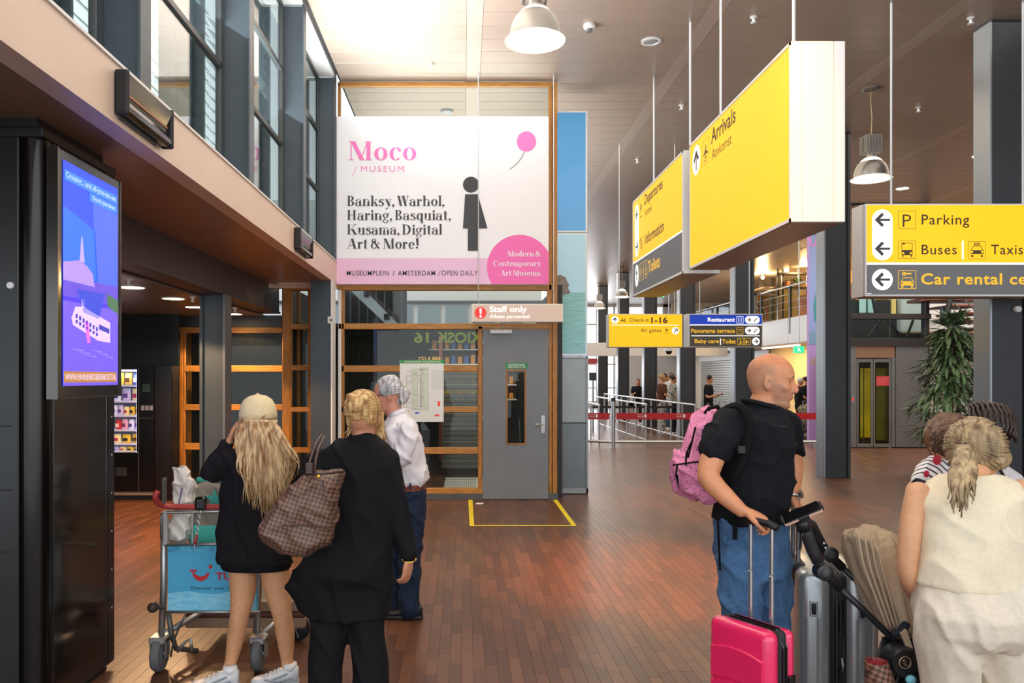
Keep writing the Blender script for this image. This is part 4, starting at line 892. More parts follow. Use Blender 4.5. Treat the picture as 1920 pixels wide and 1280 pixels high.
part(t, 'face', rect(MB(), Q, 1625,384.5,2072,492), YEL); part(t, 'face_grey', rect(MB(), Q, 1625,496,2072,552), DGREY); part(t, 'divider', rect(MB(), Q, 1625,492,2072,496), SWHITE)
part(t, 'arrow_disc', poly(MB(), Q2, circ2(1654.3,411.5,19.2,19,18,PI,2*PI)+circ2(1654.3,469,19.2,19,18,0,PI)), SWHITE)
disc(t, Q2, 1654.3,524,19.6,20, SWHITE)
for y in (412,466,524): pic(t, 'left', Q3, 1637.5,y-17,1671,y+17, mat('sign_arrow', '453e46', .5), 'arrow')
thin = lambda x0,y0,x1,y1,m,w_=.6: part(t, 'pictogram_frame', frame2(MB(), Q2, x0,y0,x1,y1,w_), m)
thin(1684,395,1717,428.5,SINK); thin(1684,451,1717,484.5,SINK); thin(1816,452,1848,485.5,SINK); thin(1684,506.5,1718,541.5,SYEL,1.2)
text(t, 'P', Q2, 1692.5,402,1708.5,425, SINK, -.005, name='pictogram')
mb = MB(); frame2(mb, Q2, 1690.5,455,1711,469.5,1); rect(mb, Q2, 1690.5,469.5,1711,478); rect(mb, Q2, 1691.5,478,1694,481.5); rect(mb, Q2, 1707.5,478,1710,481.5); rect(mb, Q2, 1692,455,1697,458); part(t, 'pictogram', mb, SINK)
part(t, 'pictogram', poly(poly(MB(), Q3, circ2(1693.5,474.5,2.2,2.2,14)), Q3, circ2(1708,474.5,2.2,2.2,14)), YEL)
def car(x, y, m, yl):
    mb = MB(); line2(mb, Q2, [(x+3,y+8),(x+7,y),(x+21,y),(x+25,y+8)], 1.2); rect(mb, Q2, x+2,y+8,x+26,y+15); rect(mb, Q2, x+3,y+17,x+7,y+20.5); rect(mb, Q2, x+21,y+17,x+25,y+20.5)
    part(t, 'pictogram', mb, m); part(t, 'pictogram', poly(poly(MB(), Q3, circ2(x+4.5,y+11,2.2,2.2,14)), Q3, circ2(x+23.5,y+11,2.2,2.2,14)), yl)
car(1818,461,SINK,YEL); part(t, 'pictogram', rect(MB(), Q2, 1826,455,1838,459.5), SINK); text(t, 'TAXI', Q3, 1827,455.8,1837,458.8, YEL, .02)
mb = MB(); line2(mb, Q2, [(1690,528),(1693,520.5),(1709,520.5),(1712,528)], 1.2); rect(mb, Q2, 1689,527,1713,535); rect(mb, Q2, 1690,535.5,1694,539); rect(mb, Q2, 1708,535.5,1712,539); poly(mb, Q2, circ2(1695,513,4,3.6,16)); rect(mb, Q2, 1698,511.6,1709,514.2); part(t, 'pictogram', mb, SYEL)
part(t, 'pictogram', poly(poly(poly(MB(), Q3, circ2(1691.5,530,1.6,1.6,12)), Q3, circ2(1710.5,530,1.6,1.6,12)), Q3, circ2(1694,513,1,1,10)), DGREY)
text(t, 'Parking', Q2, 1728,402,1817.5,427, SINK, .008, 1.1); text(t, 'Buses', Q2, 1728,458.5,1794,477, SINK, .008, 1.1); text(t, 'Taxis', Q2, 1858,458.5,1918,477, SINK, .008, 1.1)
part(t, 'divider', rect(MB(), Q2, 1803.5,451.5,1807,486), SWHITE)
text(t, 'Car rental center', Q2, 1727,512,1990,533.5, SYEL, .022, 1.08)
text(t, '000', Q2, 1626,549,1634,551, SWHITE, .02)
for x in (1671,1918): part(t, 'rod', MB().tube([V((xw(x,Yg+.13),Yg+.13,a.z)), V((xw(x,Yg+.13),Yg+.13,CZ))], .011, 10), ROD, .6)

# ---- check-in sign and restaurant sign
Yc = 13.5
def small(name, label, x0, x1, xe, y0=588, y1=651):
    a = pw(x0,y0,Yc); b = pw(x1,y1,Yc); t = thing(name, ((a.x+b.x)/2,Yc,b.z), label, 'sign')
    part(t, 'casing', MB().rbox((a.x,Yc,b.z), (b.x,Yc+.22,a.z), .008, 2), mat('casing_pale', 'd0cdca', .4, .2)); return t
t = small('check_in_sign', 'yellow hanging sign reading Check-in 1-16 and All gates', 1140.5, 1280, 1137)
Q, Q2, Q3 = [Pl(Yc-d) for d in (.001,.004,.007)]
part(t, 'face', rect(MB(), Q, 1141.7,589.5,1279,650), YEL); part(t, 'divider', rect(MB(), Q2, 1146,608.7,1273.5,609.9), SWHITE)
disc(t, Q2, 1153,599.4,6.8,6.8, SWHITE); pic(t, 'up', Q3, 1147.5,594,1158.5,605, SINK, 'arrow'); disc(t, Q2, 1266.5,619.8,6.8,6.8, SWHITE); pic(t, 'upright', Q3, 1261,614.5,1272,625, SINK, 'arrow')
text(t, 'Check-in', Q2, 1180,595.5,1217,603, SINK, .006, 1.08); text(t, '1-16', Q2, 1221,594,1251.5,605.8, SINK, .03, 1.05); text(t, 'All gates', Q2, 1201,615.5,1240,624.5, SINK, .002, 1.08)
pic(t, 'climb', Q2, 1244,613.5,1256,626, SINK)
part(t, 'pictogram', poly(rect(rect(MB(), Q2, 1164,600,1170,602), Q2, 1171,597,1172.5,604), Q2, circ2(1167,598,1.3,1.3,10)), SINK)
rods = [1161, 1265]
for x in rods: part(t, 'rod', MB().tube([V((xw(x,Yc+.1),Yc+.1,zw(588,Yc))), V((xw(x,Yc+.1),Yc+.1,CZ))], .007, 8), ROD, .6)
t = small('restaurant_sign', 'blue and grey hanging sign listing Restaurant, Panorama terrace and Baby care', 1288, 1430, 1285)
part(t, 'face_blue', rect(MB(), Q, 1293,590,1428.5,608), SBLUE); part(t, 'face_grey', rect(MB(), Q, 1293,610,1428.5,649.5), mat('sign_taupe', '4b463e', .5, emit=.1)); part(t, 'divider', rect(rect(MB(), Q2, 1293,608,1428.5,610), Q2, 1296,628.6,1425,630), SWHITE)
text(t, 'Restaurant', Q2, 1327,595,1378,603, SWHITE, .025); text(t, 'Panorama terrace', Q2, 1296,616,1378,624, SYEL, .025); text(t, 'Baby care', Q2, 1302.5,635.5,1348,645.5, SYEL, .025); text(t, 'Toilet', Q2, 1354,636,1379.5,644, SYEL, .025); part(t, 'divider', rect(MB(), Q2, 1350,634,1352,646.5), SWHITE)
mb = MB(); frame2(mb, Q2, 1381,593,1394,606,.8); part(t, 'pictogram_frame', mb, SWHITE); pic(t, 'cutlery', Q2, 1382,594,1393,605, SWHITE)
for k, (x, n, y) in enumerate(((1381,'terrace',613.5),(1382.5,'chair',633.5),(1395,'baby',633.5))):
    part(t, 'pictogram_frame', frame2(MB(), Q2, x,y,x+12.5,y+13,.8), SYEL); pic(t, n, Q2, x+1.5,y+1.5,x+11,y+11.5, SYEL)
for y in (599.3,619.5):
    part(t, 'arrow_disc', poly(MB(), Q2, circ2(1404,y,7,7.2,16,PI/2,3*PI/2)+circ2(1417.5,y,7,7.2,16,-PI/2,PI/2)), SWHITE); pic(t, 'right', Q3, 1399,y-5,1409.5,y+5, SINK, 'arrow'); pic(t, 'stairs', Q3, 1412,y-5,1422,y+5, SINK)
disc(t, Q2, 1417.3,639.7,7.3,7.3, SWHITE); pic(t, 'right', Q3, 1412.5,634.7,1423,644.7, SINK, 'arrow')
for x in (1312,1405): part(t, 'rod', MB().tube([V((xw(x,Yc+.1),Yc+.1,zw(588,Yc))), V((xw(x,Yc+.1),Yc+.1,CZ))], .008, 8), ROD, .6)
c = pw(1254,656,15.5); t = thing('security_camera', c, 'white dome security camera hanging just below the check-in sign', 'camera')
part(t, 'shell', MB().lathe(c, [(0,.09),(.05,.085),(.075,.04),(.08,0),(.078,-.02)], 20), WPLAST, .6); part(t, 'lens_dome', MB().lathe(c, [(.066,-.02),(.055,-.06),(.03,-.085),(0,-.09)], 20), BLACK, .8); part(t, 'stem', MB().tube([c+V((0,0,.085)), V((c.x,c.y,CZ))], .012, 8), ROD)

# ---------------------------------------------------------------- dark columns of the hall
cmat = mat('column_dark', '35373a', .42, .35, var=.08, scale=4); cfl = mat('column_flange', '8a8e92', .3, .75)
labs = ['broad dark steel column at the right edge, behind the car rental words', 'dark steel column standing alone in front of the lilac poster, beside the lift', 'dark steel column behind the restaurant sign and the bald man',
 'dark steel column below the left end of the restaurant sign', 'dark steel column under the right half of the check-in sign', 'slim far dark column under the left half of the check-in sign', 'far dark column just right of the sea poster']
for k, Yk_ in enumerate((8.9, 13.0, 17.3, 21.7, 26.0, 30.4, 34.9)):
    t = thing('hall_column', (6.09,Yk_+.14,0), labs[k], 'column', 'dark steel columns in a row through the hall')
    part(t, 'front_panel', MB().rbox((5.9,Yk_,0), (6.24,Yk_+.02,CZ), .004, 1), cmat)
    part(t, 'flange', MB().rbox((5.87,Yk_-.01,0), (5.9,Yk_+.28,CZ), .004, 1), cfl)
    part(t, 'flange', MB().rbox((6.26,Yk_-.01,0), (6.31,Yk_+.28,CZ), .004, 1), cmat)
    part(t, 'back_panel', MB().box((5.9,Yk_+.02,0), (6.26,Yk_+.27,CZ)), cmat)
c = pw(1908,579.5,8.88); t = thing('column_button', c, 'small round white knob on the right-hand column below the parking sign', 'knob'); part(t, 'knob', MB().lathe(c, [(.036,.02),(.036,-.02),(.03,-.028),(0,-.03)], 20, (0,1,0)), WPLAST, .5)

# ---------------------------------------------------------------- barriers
def barrier(X, Ya, Yb, label, hb=.98):
    t = thing('queue_railing', (X,(Ya+Yb)/2,0), label, 'railing', 'steel queue railings'); part(t, 'top_rail', MB().tube([(X,Ya,hb), (X,Yb,hb)], .024, 10), CHROME, .8)
    n = max(2, round((Yb-Ya)/1.15))
    for i in range(n+1): y = Ya+.03+(Yb-Ya-.06)*i/n; part(t, 'post', MB().tube([(X,y,.0), (X,y,hb)], .02, 8), CHROME, .8)
    part(t, 'lower_rail', MB().tube([(X,Ya,.12), (X,Yb,.12)], .014, 8), CHROME, .8)
barrier(5.5, 18.9, 31.2, 'long steel queue railing with many posts, running towards the far end beside the dark columns')
barrier(4.42, 19.3, 28.5, 'middle steel queue railing ending near the thick belt post')
barrier(3.22, 18.95, 21.5, 'short steel queue railing next to the sheet metal panel')
t = thing('belt_post', (3.45,18.4,0), 'thick steel belt post at the corner of the low barrier tube', 'post')
part(t, 'post', MB().tube([(3.45,18.4,0), (3.45,18.4,1.08)], .045, 16), CHROME, .8); part(t, 'head', MB().tube([(3.45,18.4,1.08), (3.45,18.4,1.16)], .05, 16), BLACKM, .6); part(t, 'base_plate', MB().lathe((3.45,18.4,0), [(.09,0),(.09,.012),(0,.014)], 16), CHROME)
t = thing('floor_tube', (4.2,18.4,0), 'long low steel tube along the floor of the queue area', 'rail')
part(t, 'tube', MB().tube([(2.0,18.9,.16), (3.42,18.42,.145), (8.2,18.35,.15)], .035, 12), CHROME, .8)
for x in (5.2,6.9,8.1): part(t, 'support', MB().tube([(x,18.38,0), (x,18.38,.14)], .02, 8), CHROME)
red = mat('belt_red', 'b5121b', .5); t = thing('red_belt', (5.5,18.4,.66), 'wide red barrier belt with small white print across the queue area', 'belt')
zb0, zb1 = zw(786,18.4), zw(774,18.4)
part(t, 'belt', MB().box((2.2,18.4,zb0), (3.36,18.405,zb1)).box((3.52,18.4,zb0), (8.25,18.405,zb1)), red)
for x in (1112,1203,1276): text(t, 'Rotterdam', Pl(18.39), x-8,776,x+4,778, WHITE, 0); text(t, 'The Hague Airport', Pl(18.39), x-8,779,x+4,783, WHITE, 0); part(t, 'printed_mark', poly(MB(), Pl(18.39), circ2(x+7,779.5,2.2,3.6,10)), WHITE)
part(t, 'end_post', MB().tube([(8.27,18.4,0), (8.27,18.4,1.0)], .04, 12), CHROME, .8)
single('black_belt', MB().box((3.3,20.5,.84), (5.45,20.505,.9)), BLACKM, (4.3,20.5,.84), 'narrow black barrier belt stretched between the queue railings', 'belt')

# ---------------------------------------------------------------- far end of the hall
dl = mat('daylight_pane', 'eef4ff', .5)
far = struct('wall_far', MB().box((-9,44,0), (17,44.2,.3)).box((-9,44,5.5), (17,44.2,CZ)).box((8.5,44,0), (17,44.2,3.6)).box((11,44,3.6), (17,44.2,CZ)).box((-9,44,0), (1.5,44.2,CZ)), mat('far_wall', 'dcdcda', .6))
for k in range(8): part(far, 'mullion', MB().box((1.6+k*.95,43.95,.3), (1.7+k*.95,44.1,5.5)), WHITE)
for z in (1.0,2.3,3.4,4.5): part(far, 'transom', MB().box((1.5,43.97,z), (8.5,44.08,z+.07)), WHITE)
part(far, 'pane', MB().box((1.5,44.02,.3), (11,44.03,5.5)), glass('far_glass', (.95,.97,1), 1))
struct('wall_right', MB().box((16.4,-3,0), (16.6,46,CZ)), mat('right_wall', '8f857a', .6))
# check-in counters and machines far away between columns
for k, (x, y) in enumerate(((4.0,38),(4.9,36),(4.5,40),(5.6,39))):
    c = V((x,y,0)); t = thing('check_in_machine', c, ['white self check-in machine far behind the railings, leftmost','white self check-in machine far behind the railings, nearest of the group','white self check-in machine far behind the railings, at the back','white self check-in machine far behind the railings, rightmost'][k], 'machine', 'self check-in machines')
    part(t, 'column', MB().rbox(c+V((-.14,-.1,0)), c+V((.14,.1,1.1)), .02, 2), WPLAST); part(t, 'head', MB().rbox(c+V((-.25,-.14,1.1)), c+V((.25,.05,1.6)), .03, 2), WPLAST); part(t, 'screen', MB().box(c+V((-.18,-.15,1.2)), c+V((.18,-.14,1.5))), mat('machine_screen', '35506a', .2, emit=.3))
single('far_banner_band', MB().box((2.2,37.0,2.25), (6.6,37.1,2.5)).box((2.4,37.04,2.5), (2.43,37.07,CZ)).box((6.3,37.04,2.5), (6.33,37.07,CZ)), mat('far_red', 'b04048', .5), (4.4,37,2.25), 'thin red band far above the check-in area', 'sign')
single('white_ceiling_beam', MB().rbox((2.0,32.9,2.5), (10.9,33.1,3.05), .01, 1), WHITE, (6,33,2.5), 'white bulkhead beam crossing the far part of the hall', 'beam')
t = thing('queue_monitor', pw(1112,712,24), 'black monitor on a stand near the railings beside the steel panel', 'monitor'); c = pw(1112,712,24)
part(t, 'screen', MB().rbox(c+V((-.12,0,-.02)), c+V((.1,.06,.22)), .01, 1), BLACK); part(t, 'stand', MB().tube([c+V((0,.03,0)), V((c.x,24.03,0))], .03, 8), CHROME)

# ---------------------------------------------------------------- mezzanine with the warm restaurant
MX = 11.0; mz = struct('mezzanine', MB().box((MX,20,2.78), (16.4,43.5,3.62)), mat('mezzanine_white', 'e9e6e2', .5)); mz.name = 'floor.001'
for k in range(9): part(mz, 'fascia_panel', MB().rbox((MX-.02,20.02+k*2.33,2.78), (MX,22.33+k*2.33,3.64), .004, 1), WHITE)
part(mz, 'soffit', MB().box((MX,20,2.74), (16.4,41,2.78)), mat('mezz_soffit', 'b28a60', .4))
bw = struct('wall_shops', MB().box((12.2,20,0), (12.3,43.5,2.74)), mat('shop_wall', 'd6cbb8', .6)); bw.name = 'wall_right.001'
wyl = struct('wall_restaurant', MB().box((14.6,20,3.62), (14.7,41,CZ)), mat('restaurant_wall', 'c99a3c', .5, var=.25, scale=1.2, emit=.0)); wyl.name = 'wall_right.002'
for k, (ya, yb) in enumerate(((35.8,40.4),(31.3,34.8))):
    t = thing('roller_shutter', (12.1,(ya+yb)/2,0), ['closed silver shop shutter behind the man reading his phone','closed silver shop shutter behind the bald man'][k], 'shutter'); z = .05
    while z < 2.35:
        part(t, 'slat', MB().rbox((12.02,ya,z), (12.08,yb,z+.105), .015, 1), mat('shutter_silver', 'b8b6b0', .35, .7)); z += .112
    part(t, 'header', MB().rbox((11.95,ya-.05,2.4), (12.18,yb+.05,2.72), .01, 1), WHITE)
pt = mat('plant_terracotta', 'a8673f', .7); wd = mat('warm_wood', '9a5a26', .5, var=.2, scale=6); blk = mat('rail_black', '2c2825', .4, .4)
t = thing('glass_railing', (MX,30,3.64), 'dark metal railing with wires along the edge of the upper restaurant floor', 'railing')
part(t, 'hand_rail', MB().tube([(MX,24,4.72),(MX,41,4.72)], .035, 8), mat('rail_steel', 'a09a92', .3, .8))
for k in range(7): part(t, 'post', MB().box((MX-.03,24.2+k*2.6,3.1), (MX+.03,24.3+k*2.6,4.7)), blk)
for z in (3.95,4.2,4.45): part(t, 'wire', MB().tube([(MX,24,z),(MX,41,z)], .012, 6), CHROME)
part(t, 'infill_panel', MB().box((MX+.02,31.5,3.68), (MX+.03,41,4.65)), glass('rail_glass', (.85,.93,.93), .8))
single('counter_wall', MB().rbox((12.0,24.6,3.62), (12.1,28.6,4.55), .01, 1), wd, (12,26.6,3.62), 'long reddish wooden counter front behind the upper railing', 'counter')
# shelf frame with pots
Ysf = 29.3
t = thing('shelf_rack', pw(1485,600,Ysf), 'tall black metal rack with shelves of pots on the upper floor', 'shelf')
for x in (1459,1468,1498,1514): a = pw(x,440,Ysf); part(t, 'upright', MB().box((a.x-.03,Ysf,3.62), (a.x+.03,Ysf+.06,CZ)), blk)
for y in (487,513,540): a = pw(1459,y,Ysf); b = pw(1516,y,Ysf); part(t, 'shelf_board', MB().box((a.x,Ysf-.15,a.z-.03), (b.x,Ysf+.3,a.z+.03)), blk)
leafm = mat('leaf_green', '3f6a26', .5, var=.3, scale=10)
def pot_plant(c, r, h_, label, col_=None, nleaf=14, lf=.3, tub=True, seed=1):
    t = thing('potted_plant', c, label, 'plant', 'pots on the restaurant rack'); rr = random.Random(seed)
    part(t, 'pot', MB().lathe(c, [(r*.65,0),(r,h_),(r*1.05,h_),(r*1.05,h_*.9),(0,h_*.88)], 16), col_ or pt, .5)
    for k in range(nleaf):
        an = rr.random()*2*PI; el = rr.uniform(.5,1.3); d = V((math.cos(an)*math.cos(el), math.sin(an)*math.cos(el), math.sin(el))); s = d.cross(V((0,0,1))).normalized()*lf*.09
        p = c+V((0,0,h_*.9)); m_ = p+d*lf*.6; e = p+d*lf+V((0,0,-lf*.25)); n_ = V((0,0,.006))
        part(t, 'leaf', MB().add([p, m_+s, e, m_-s, m_+n_], [(0,1,4),(1,2,4),(2,3,4),(3,0,4)]), leafm, fix=False)
pot_plant(pw(1495,485,Ysf), .17, .35, 'broad-leaved plant in a terracotta pot on the highest rack shelf', None, 16, .55, seed=2)
pot_plant(pw(1475,538,Ysf), .13, .2, 'short terracotta pot on the lowest rack shelf', None, 8, .25, seed=3)
pot_plant(pw(1496,538,Ysf), .12, .15, 'yellow flowering plant on the lowest rack shelf', mat('pot_brown','5a4030',.6), 18, .35, seed=4)
c = pw(1475,485,Ysf); t = thing('lantern', c, 'small dark wire lantern on the highest rack shelf', 'lantern'); part(t, 'cage', MB().box(c+V((-.13,-.1,0)), c+V((.13,.1,.03))).box(c+V((-.13,-.1,.3)), c+V((.13,.1,.33))), blk)
for dx in (-.12,-.04,.04,.12): part(t, 'bar', MB().tube([c+V((dx,-.09,0)), c+V((dx,-.09,.33))], .012, 6), blk)
c = pw(1474,511,Ysf); t = thing('candle_jar', c, 'glowing candle jar on the middle rack shelf', 'candle'); part(t, 'jar', MB().lathe(c, [(.08,0),(.1,.15),(.06,.3),(0,.32)], 14), mat('candle_glow', 'ffd890', .4, emit=3), .6)
spark = mat('spot_bulb', 'ffd9a0', .4, emit=40)
for k, (x, y, Y) in enumerate(((1437,477,30),(1430,520,31),(1507,495,29),(1340,515,33))):
    c = pw(x,y,Y); t = thing('spotlight', c, ['bright warm spotlight just under the arrivals sign','warm spotlight lower left above the bar chair','bright warm spotlight beside the rack','small warm spotlight seen under the departures sign'][k], 'spotlight', 'spotlights of the restaurant')
    part(t, 'bulb', MB().ell(c, (.07,.07,.07), None, 12, 8), spark, True); part(t, 'can', MB().tube([c+V((.02,.05,.03)), c+V((.12,.2,.25))], .09, 12), blk, .6); part(t, 'stem', MB().tube([c+V((.1,.16,.2)), V((c.x+.1,c.y+.16,CZ))], .015, 6), blk)
    l_ = bpy.data.lights.new('spot_lamp', 'POINT'); l_.energy = 330; l_.color = (1,.68,.3); l_.shadow_soft_size = .12; o = bpy.data.objects.new('spot_lamp', l_); o.location = c+V((-.1,-.25,-.1)); col.objects.link(o)
c = pw(1431,492,30.5); single('hanging_tube_lamp', MB().tube([pw(1431,486,30.5), pw(1431,508,30.5)], .06, 10), mat('tube_glow', 'ffe6b0', .4, emit=12), c, 'vertical glowing tube lamp below the bright spotlight', 'lamp')
# bar chair behind a framed glass corner
Yb_ = 29.6; t = thing('bar_chair', pw(1430,603,Yb_), 'tall wooden bar chair behind the glass corner of the upper floor', 'chair')
def pb(mb, x0, y0, x1, y1, d=.06, Y=Yb_): a = pw(x0,y0,Y); b = pw(x1,y1,Y); return mb.box((a.x,Y,b.z),(b.x,Y+d,a.z))
part(t, 'backrest', pb(MB(), 1421,549,1438,565), wd); part(t, 'seat', pb(MB(), 1421,572,1438,576, .45), wd)
for x, d in ((1421,0),(1436,0),(1423,.4),(1438,.4)): part(t, 'leg', pb(MB(), x,566 if d == 0 else 575,x+2,602, .05, Yb_+d), wd)
part(t, 'foot_rail', pb(MB(), 1421,589,1438,591), wd)
t = thing('corner_panel', pw(1435,604,29.2), 'framed glass corner panel of the upper floor above the restaurant sign', 'railing')
for r_ in ((1415,551,1418,604),(1458,551,1462,604),(1415,551,1462,554),(1415,600,1462,604)): part(t, 'frame_bar', pb(MB(), *r_, .05, 29.0), mat('rail_steel', 'a09a92', .3, .8))
part(t, 'pane', pb(MB(), 1418,554,1458,600, .01, 29.02), glass('rail_glass', (.85,.93,.93), .8))
part(t, 'hand_rail', MB().tube([pw(1412,546,29), pw(1430,540,29.6), pw(1462,540,29.6)], .05, 8), mat('rail_steel', 'a09a92', .3, .8), .8)
for k, x in enumerate((1424,1446)): a = pw(x,470,32); single('dark_window_frame', MB().box((a.x,32,3.62), (a.x+.16,32.1,CZ)), blk, (a.x,32,3.62), ['dark upright behind the bar chair','dark upright between the bar chair and the rack'][k], 'post')
struct('wall_restaurant_end', MB().box((11.2,43,3.62), (14.6,43.1,CZ)), mat('shop_wall', 'd6cbb8', .6)).name = 'wall_right.003'
for k, x in enumerate((1330,1346,1363)):
    c = V((12.6,xw(0,1)*0+12.6*F/(x-CX),3.62)); t = thing('restaurant_box', c, ['pale wooden box chair behind the upper railing, left one','pale wooden box chair behind the upper railing, middle one','pale wooden box chair behind the upper railing, right one'][k], 'seat', 'pale seats behind the railing')
    part(t, 'seat_block', MB().rbox(c+V((-.3,-.35,0)), c+V((.3,.35,1.2)), .03, 2), mat('pale_wood', 'b79a72', .5)); part(t, 'head_rest', MB().rbox(c+V((-.2,-.2,1.2)), c+V((.2,.2,1.6)), .04, 2), mat('blue_grey', '2c4258', .5))
# green exit signs
for k, (x, y, Y, w_, h_) in enumerate(((1499,655,21,18,13),(1241,554,30,9,6))):
    c = pw(x,y,Y); t = thing('exit_sign', c, ['green lit exit sign above the luggage trolleys beside the lilac poster','tiny green exit sign under the departures sign'][k], 'exit sign')
    part(t, 'casing', MB().box(pw(x-w_/2,y-h_/2,Y), V((xw(x+w_/2,Y),Y+.1,zw(y+h_/2,Y)))), mat('exit_green', '35d89a', .4, emit=.8)); part(t, 'hanger', MB().tube([pw(x,y-h_/2,Y+.05), V((xw(x,Y),Y+.05,CZ if k == 0 else CZ))], .012, 6), ROD)
    part(t, 'running_figure', poly(poly(MB(), Pl(Y-.01), circ2(x-2,y-h_*.25,h_*.09,h_*.09,8)), Pl(Y-.01), [(x-3,y-h_*.15),(x,y-h_*.15),(x+1,y+h_*.1),(x+3,y+h_*.3),(x+1.5,y+h_*.32),(x-1,y+h_*.1),(x-3,y+h_*.3),(x-4,y+h_*.25),(x-2.5,y)]), SWHITE)
# warm lit passage behind the trolleys
pas = struct('wall_passage', MB().box((11.9,26.9,0), (12.0,31.0,2.74)).box((11.9,30.95,0), (12.2,31.05,2.74)), mat('passage_wall', 'd8b878', .6, emit=.0)); pas.name = 'wall_right.004'
l_ = bpy.data.lights.new('passage_lamp', 'AREA'); l_.size = 1.5; l_.energy = 90; l_.color = (1,.8,.45); o = bpy.data.objects.new('passage_lamp', l_); o.location = (10.6,28,2.6); col.objects.link(o)
o_ = l_
single('passage_tube_light', MB().box((11.3,27.0,2.70), (11.4,30.2,2.735)), mat('tube_glow', 'ffe6b0', .4, emit=12), (10.95,28.6,2.7), 'glowing ceiling strip light behind the green exit sign', 'ceiling light')

# ---- lilac poster panel
Yl = 19.6; t = thing('lilac_poster', pw(1533,830,Yl), 'tall lilac and pink poster panel standing left of the lone dark column', 'poster')
a = pw(1517,440,Yl); b = pw(1570,830,Yl); part(t, 'panel', MB().box((a.x,Yl,b.z), (b.x,Yl+.12,a.z)), mat('lilac', 'c59be0', .5))
Q, Q2 = Pl(Yl-.003), Pl(Yl-.006)
part(t, 'print', rect(MB(), Q, 1517,440,1570,628), mat('lilac_blue', '8f9fd8', .5)); part(t, 'print', rect(MB(), Q2, 1517,622,1570,646), mat('lilac_steel', '7f9cc0', .5))
part(t, 'print', poly(MB(), Q2, [(1534,500),(1530,545),(1525,575),(1527,600),(1534,615)]), mat('teal_print', '2f8f96', .5)); part(t, 'lettering', line2(MB(), Q2, [(1519,440),(1519,455),(1523,462),(1529,458),(1531,447)], 3.4), mat('pink_print', 'e58fd6', .5))
text(t, 'KU', Q2, 1521,672,1534,684, mat('ochre_print', 'c9b46a', .5), .02); text(t, 'H', Q2, 1529,692,1534,700, mat('ochre_print', 'c9b46a', .5), .02)
part(t, 'foot_strip', MB().box((a.x,Yl-.02,0), (b.x,Yl+.02,.04)), WHITE)

# ---------------------------------------------------------------- lift, bridge, stairs
Yf = 18.4; lw = struct('wall_lift', MB().box((xw(1607,Yf)-.0,Yf+.3,0), (xw(1680,Yf),Yf+.35,2.36)), dk); lw.name = 'wall_right.005'
stl = mat('lift_steel', '8a8785', .33, .7, var=.05, scale=3)
def fb(root, name, x0, y0, x1, y1, m, Y=Yf, d=.06, pr=0): a = pw(x0,y0,Y); b = pw(x1,y1,Y); return part(root, name, MB().rbox((a.x,Y-pr,max(b.z,0)), (b.x,Y+d,a.z), .004, 1), m)
t = thing('lift', (xw(1640,Yf),Yf,0), 'steel framed lift with narrow yellow-lit glass doors', 'lift')
fb(t, 'frame_panel', 1592,648,1606,838, stl); fb(t, 'header_panel', 1606,648,1678,671, mat('copper_header', 'a87f66', .3, .6)); fb(t, 'frame_panel', 1672,671,1679,838, stl)
for k, (a, b) in enumerate(((1607,1637),(1638,1671))):
    dp = part(t, 'lift_door', MB(), stl); bpy.data.objects.remove(dp)
    mb = MB()
    for r_ in ((a,672,b,679),(a,832,b,838),(a,679,a+3,832),(b-4,679,b,832)): p = pw(r_[0],r_[1],Yf+.02); q = pw(r_[2],r_[3],Yf+.02); mb.rbox((p.x,Yf+.02,max(q.z,0)), (q.x,Yf+.05,p.z), .003, 1)
    dp = part(t, 'lift_door', mb, stl); p = pw(a+3,679,Yf+.03); q = pw(b-4,832,Yf+.03)
    part(dp, 'pane', MB().box((p.x,Yf+.03,q.z), (q.x,Yf+.036,p.z)), glass('lift_glass', (.75,.78,.6), 1))
part(t, 'lit_panel', MB().box(pw(1614,690,Yf+.2), V((xw(1632,Yf+.2),Yf+.22,zw(820,Yf+.2)))), mat('lift_yellow', 'c8aa1e', .5, emit=.4, var=.3, scale=1.5)); part(t, 'lit_panel', MB().box(pw(1643,690,Yf+.2), V((xw(1664,Yf+.2),Yf+.22,zw(825,Yf+.2)))), mat('lift_olive', '6e6620', .5, emit=.25, var=.3, scale=2))
part(t, 'guide_rail', MB().box(pw(1619,690,Yf+.15), V((xw(1620.5,Yf+.15),Yf+.17,zw(830,Yf+.15)))).box(pw(1661,690,Yf+.15), V((xw(1662,Yf+.15),Yf+.17,zw(830,Yf+.15)))), RUBBER)
nt = part(t, 'notice', MB().box(pw(1643,705,Yf+.015), V((xw(1667,Yf+.015),Yf+.02,zw(723,Yf+.015)))), mat('notice_red', 'c23c40', .5)); 
for k in range(3): text(t, ['NOTICE','out of use','use stairs'][k][:6+k], Pl(Yf+.012), 1646,707+k*5,1658+k*3,710+k*5, mat('notice_pink','e08a8a',.5), 0) if k == -1 else None
mb = MB()
for k in range(4): line2(mb, Pl(Yf+.012), [(1646,709+k*3.6),(1663-k*2,709+k*3.6)], .6)
part(t, 'notice_print', mb, mat('notice_pink', 'e08a8a', .5))
part(t, 'call_panel', MB().box(pw(1597,740,Yf-.02), V((xw(1602,Yf-.02),Yf,zw(757,Yf-.02)))), CHROME); part(t, 'call_light', MB().box(pw(1598.5,746,Yf-.03), V((xw(1601,Yf-.03),Yf-.02,zw(751,Yf-.03)))), mat('call_red', 'e03020', .4, emit=1))
pn = struct('wall_steel', MB().box((xw(1680,Yf),Yf+.06,0), (xw(1742,Yf),Yf+.2,2.36)), dk); pn.name = 'wall_right.006'
fb(pn, 'metal_panel', 1680,648,1741,838, stl); fb(pn, 'edge_strip', 1741,648,1744,838, BLACKM)
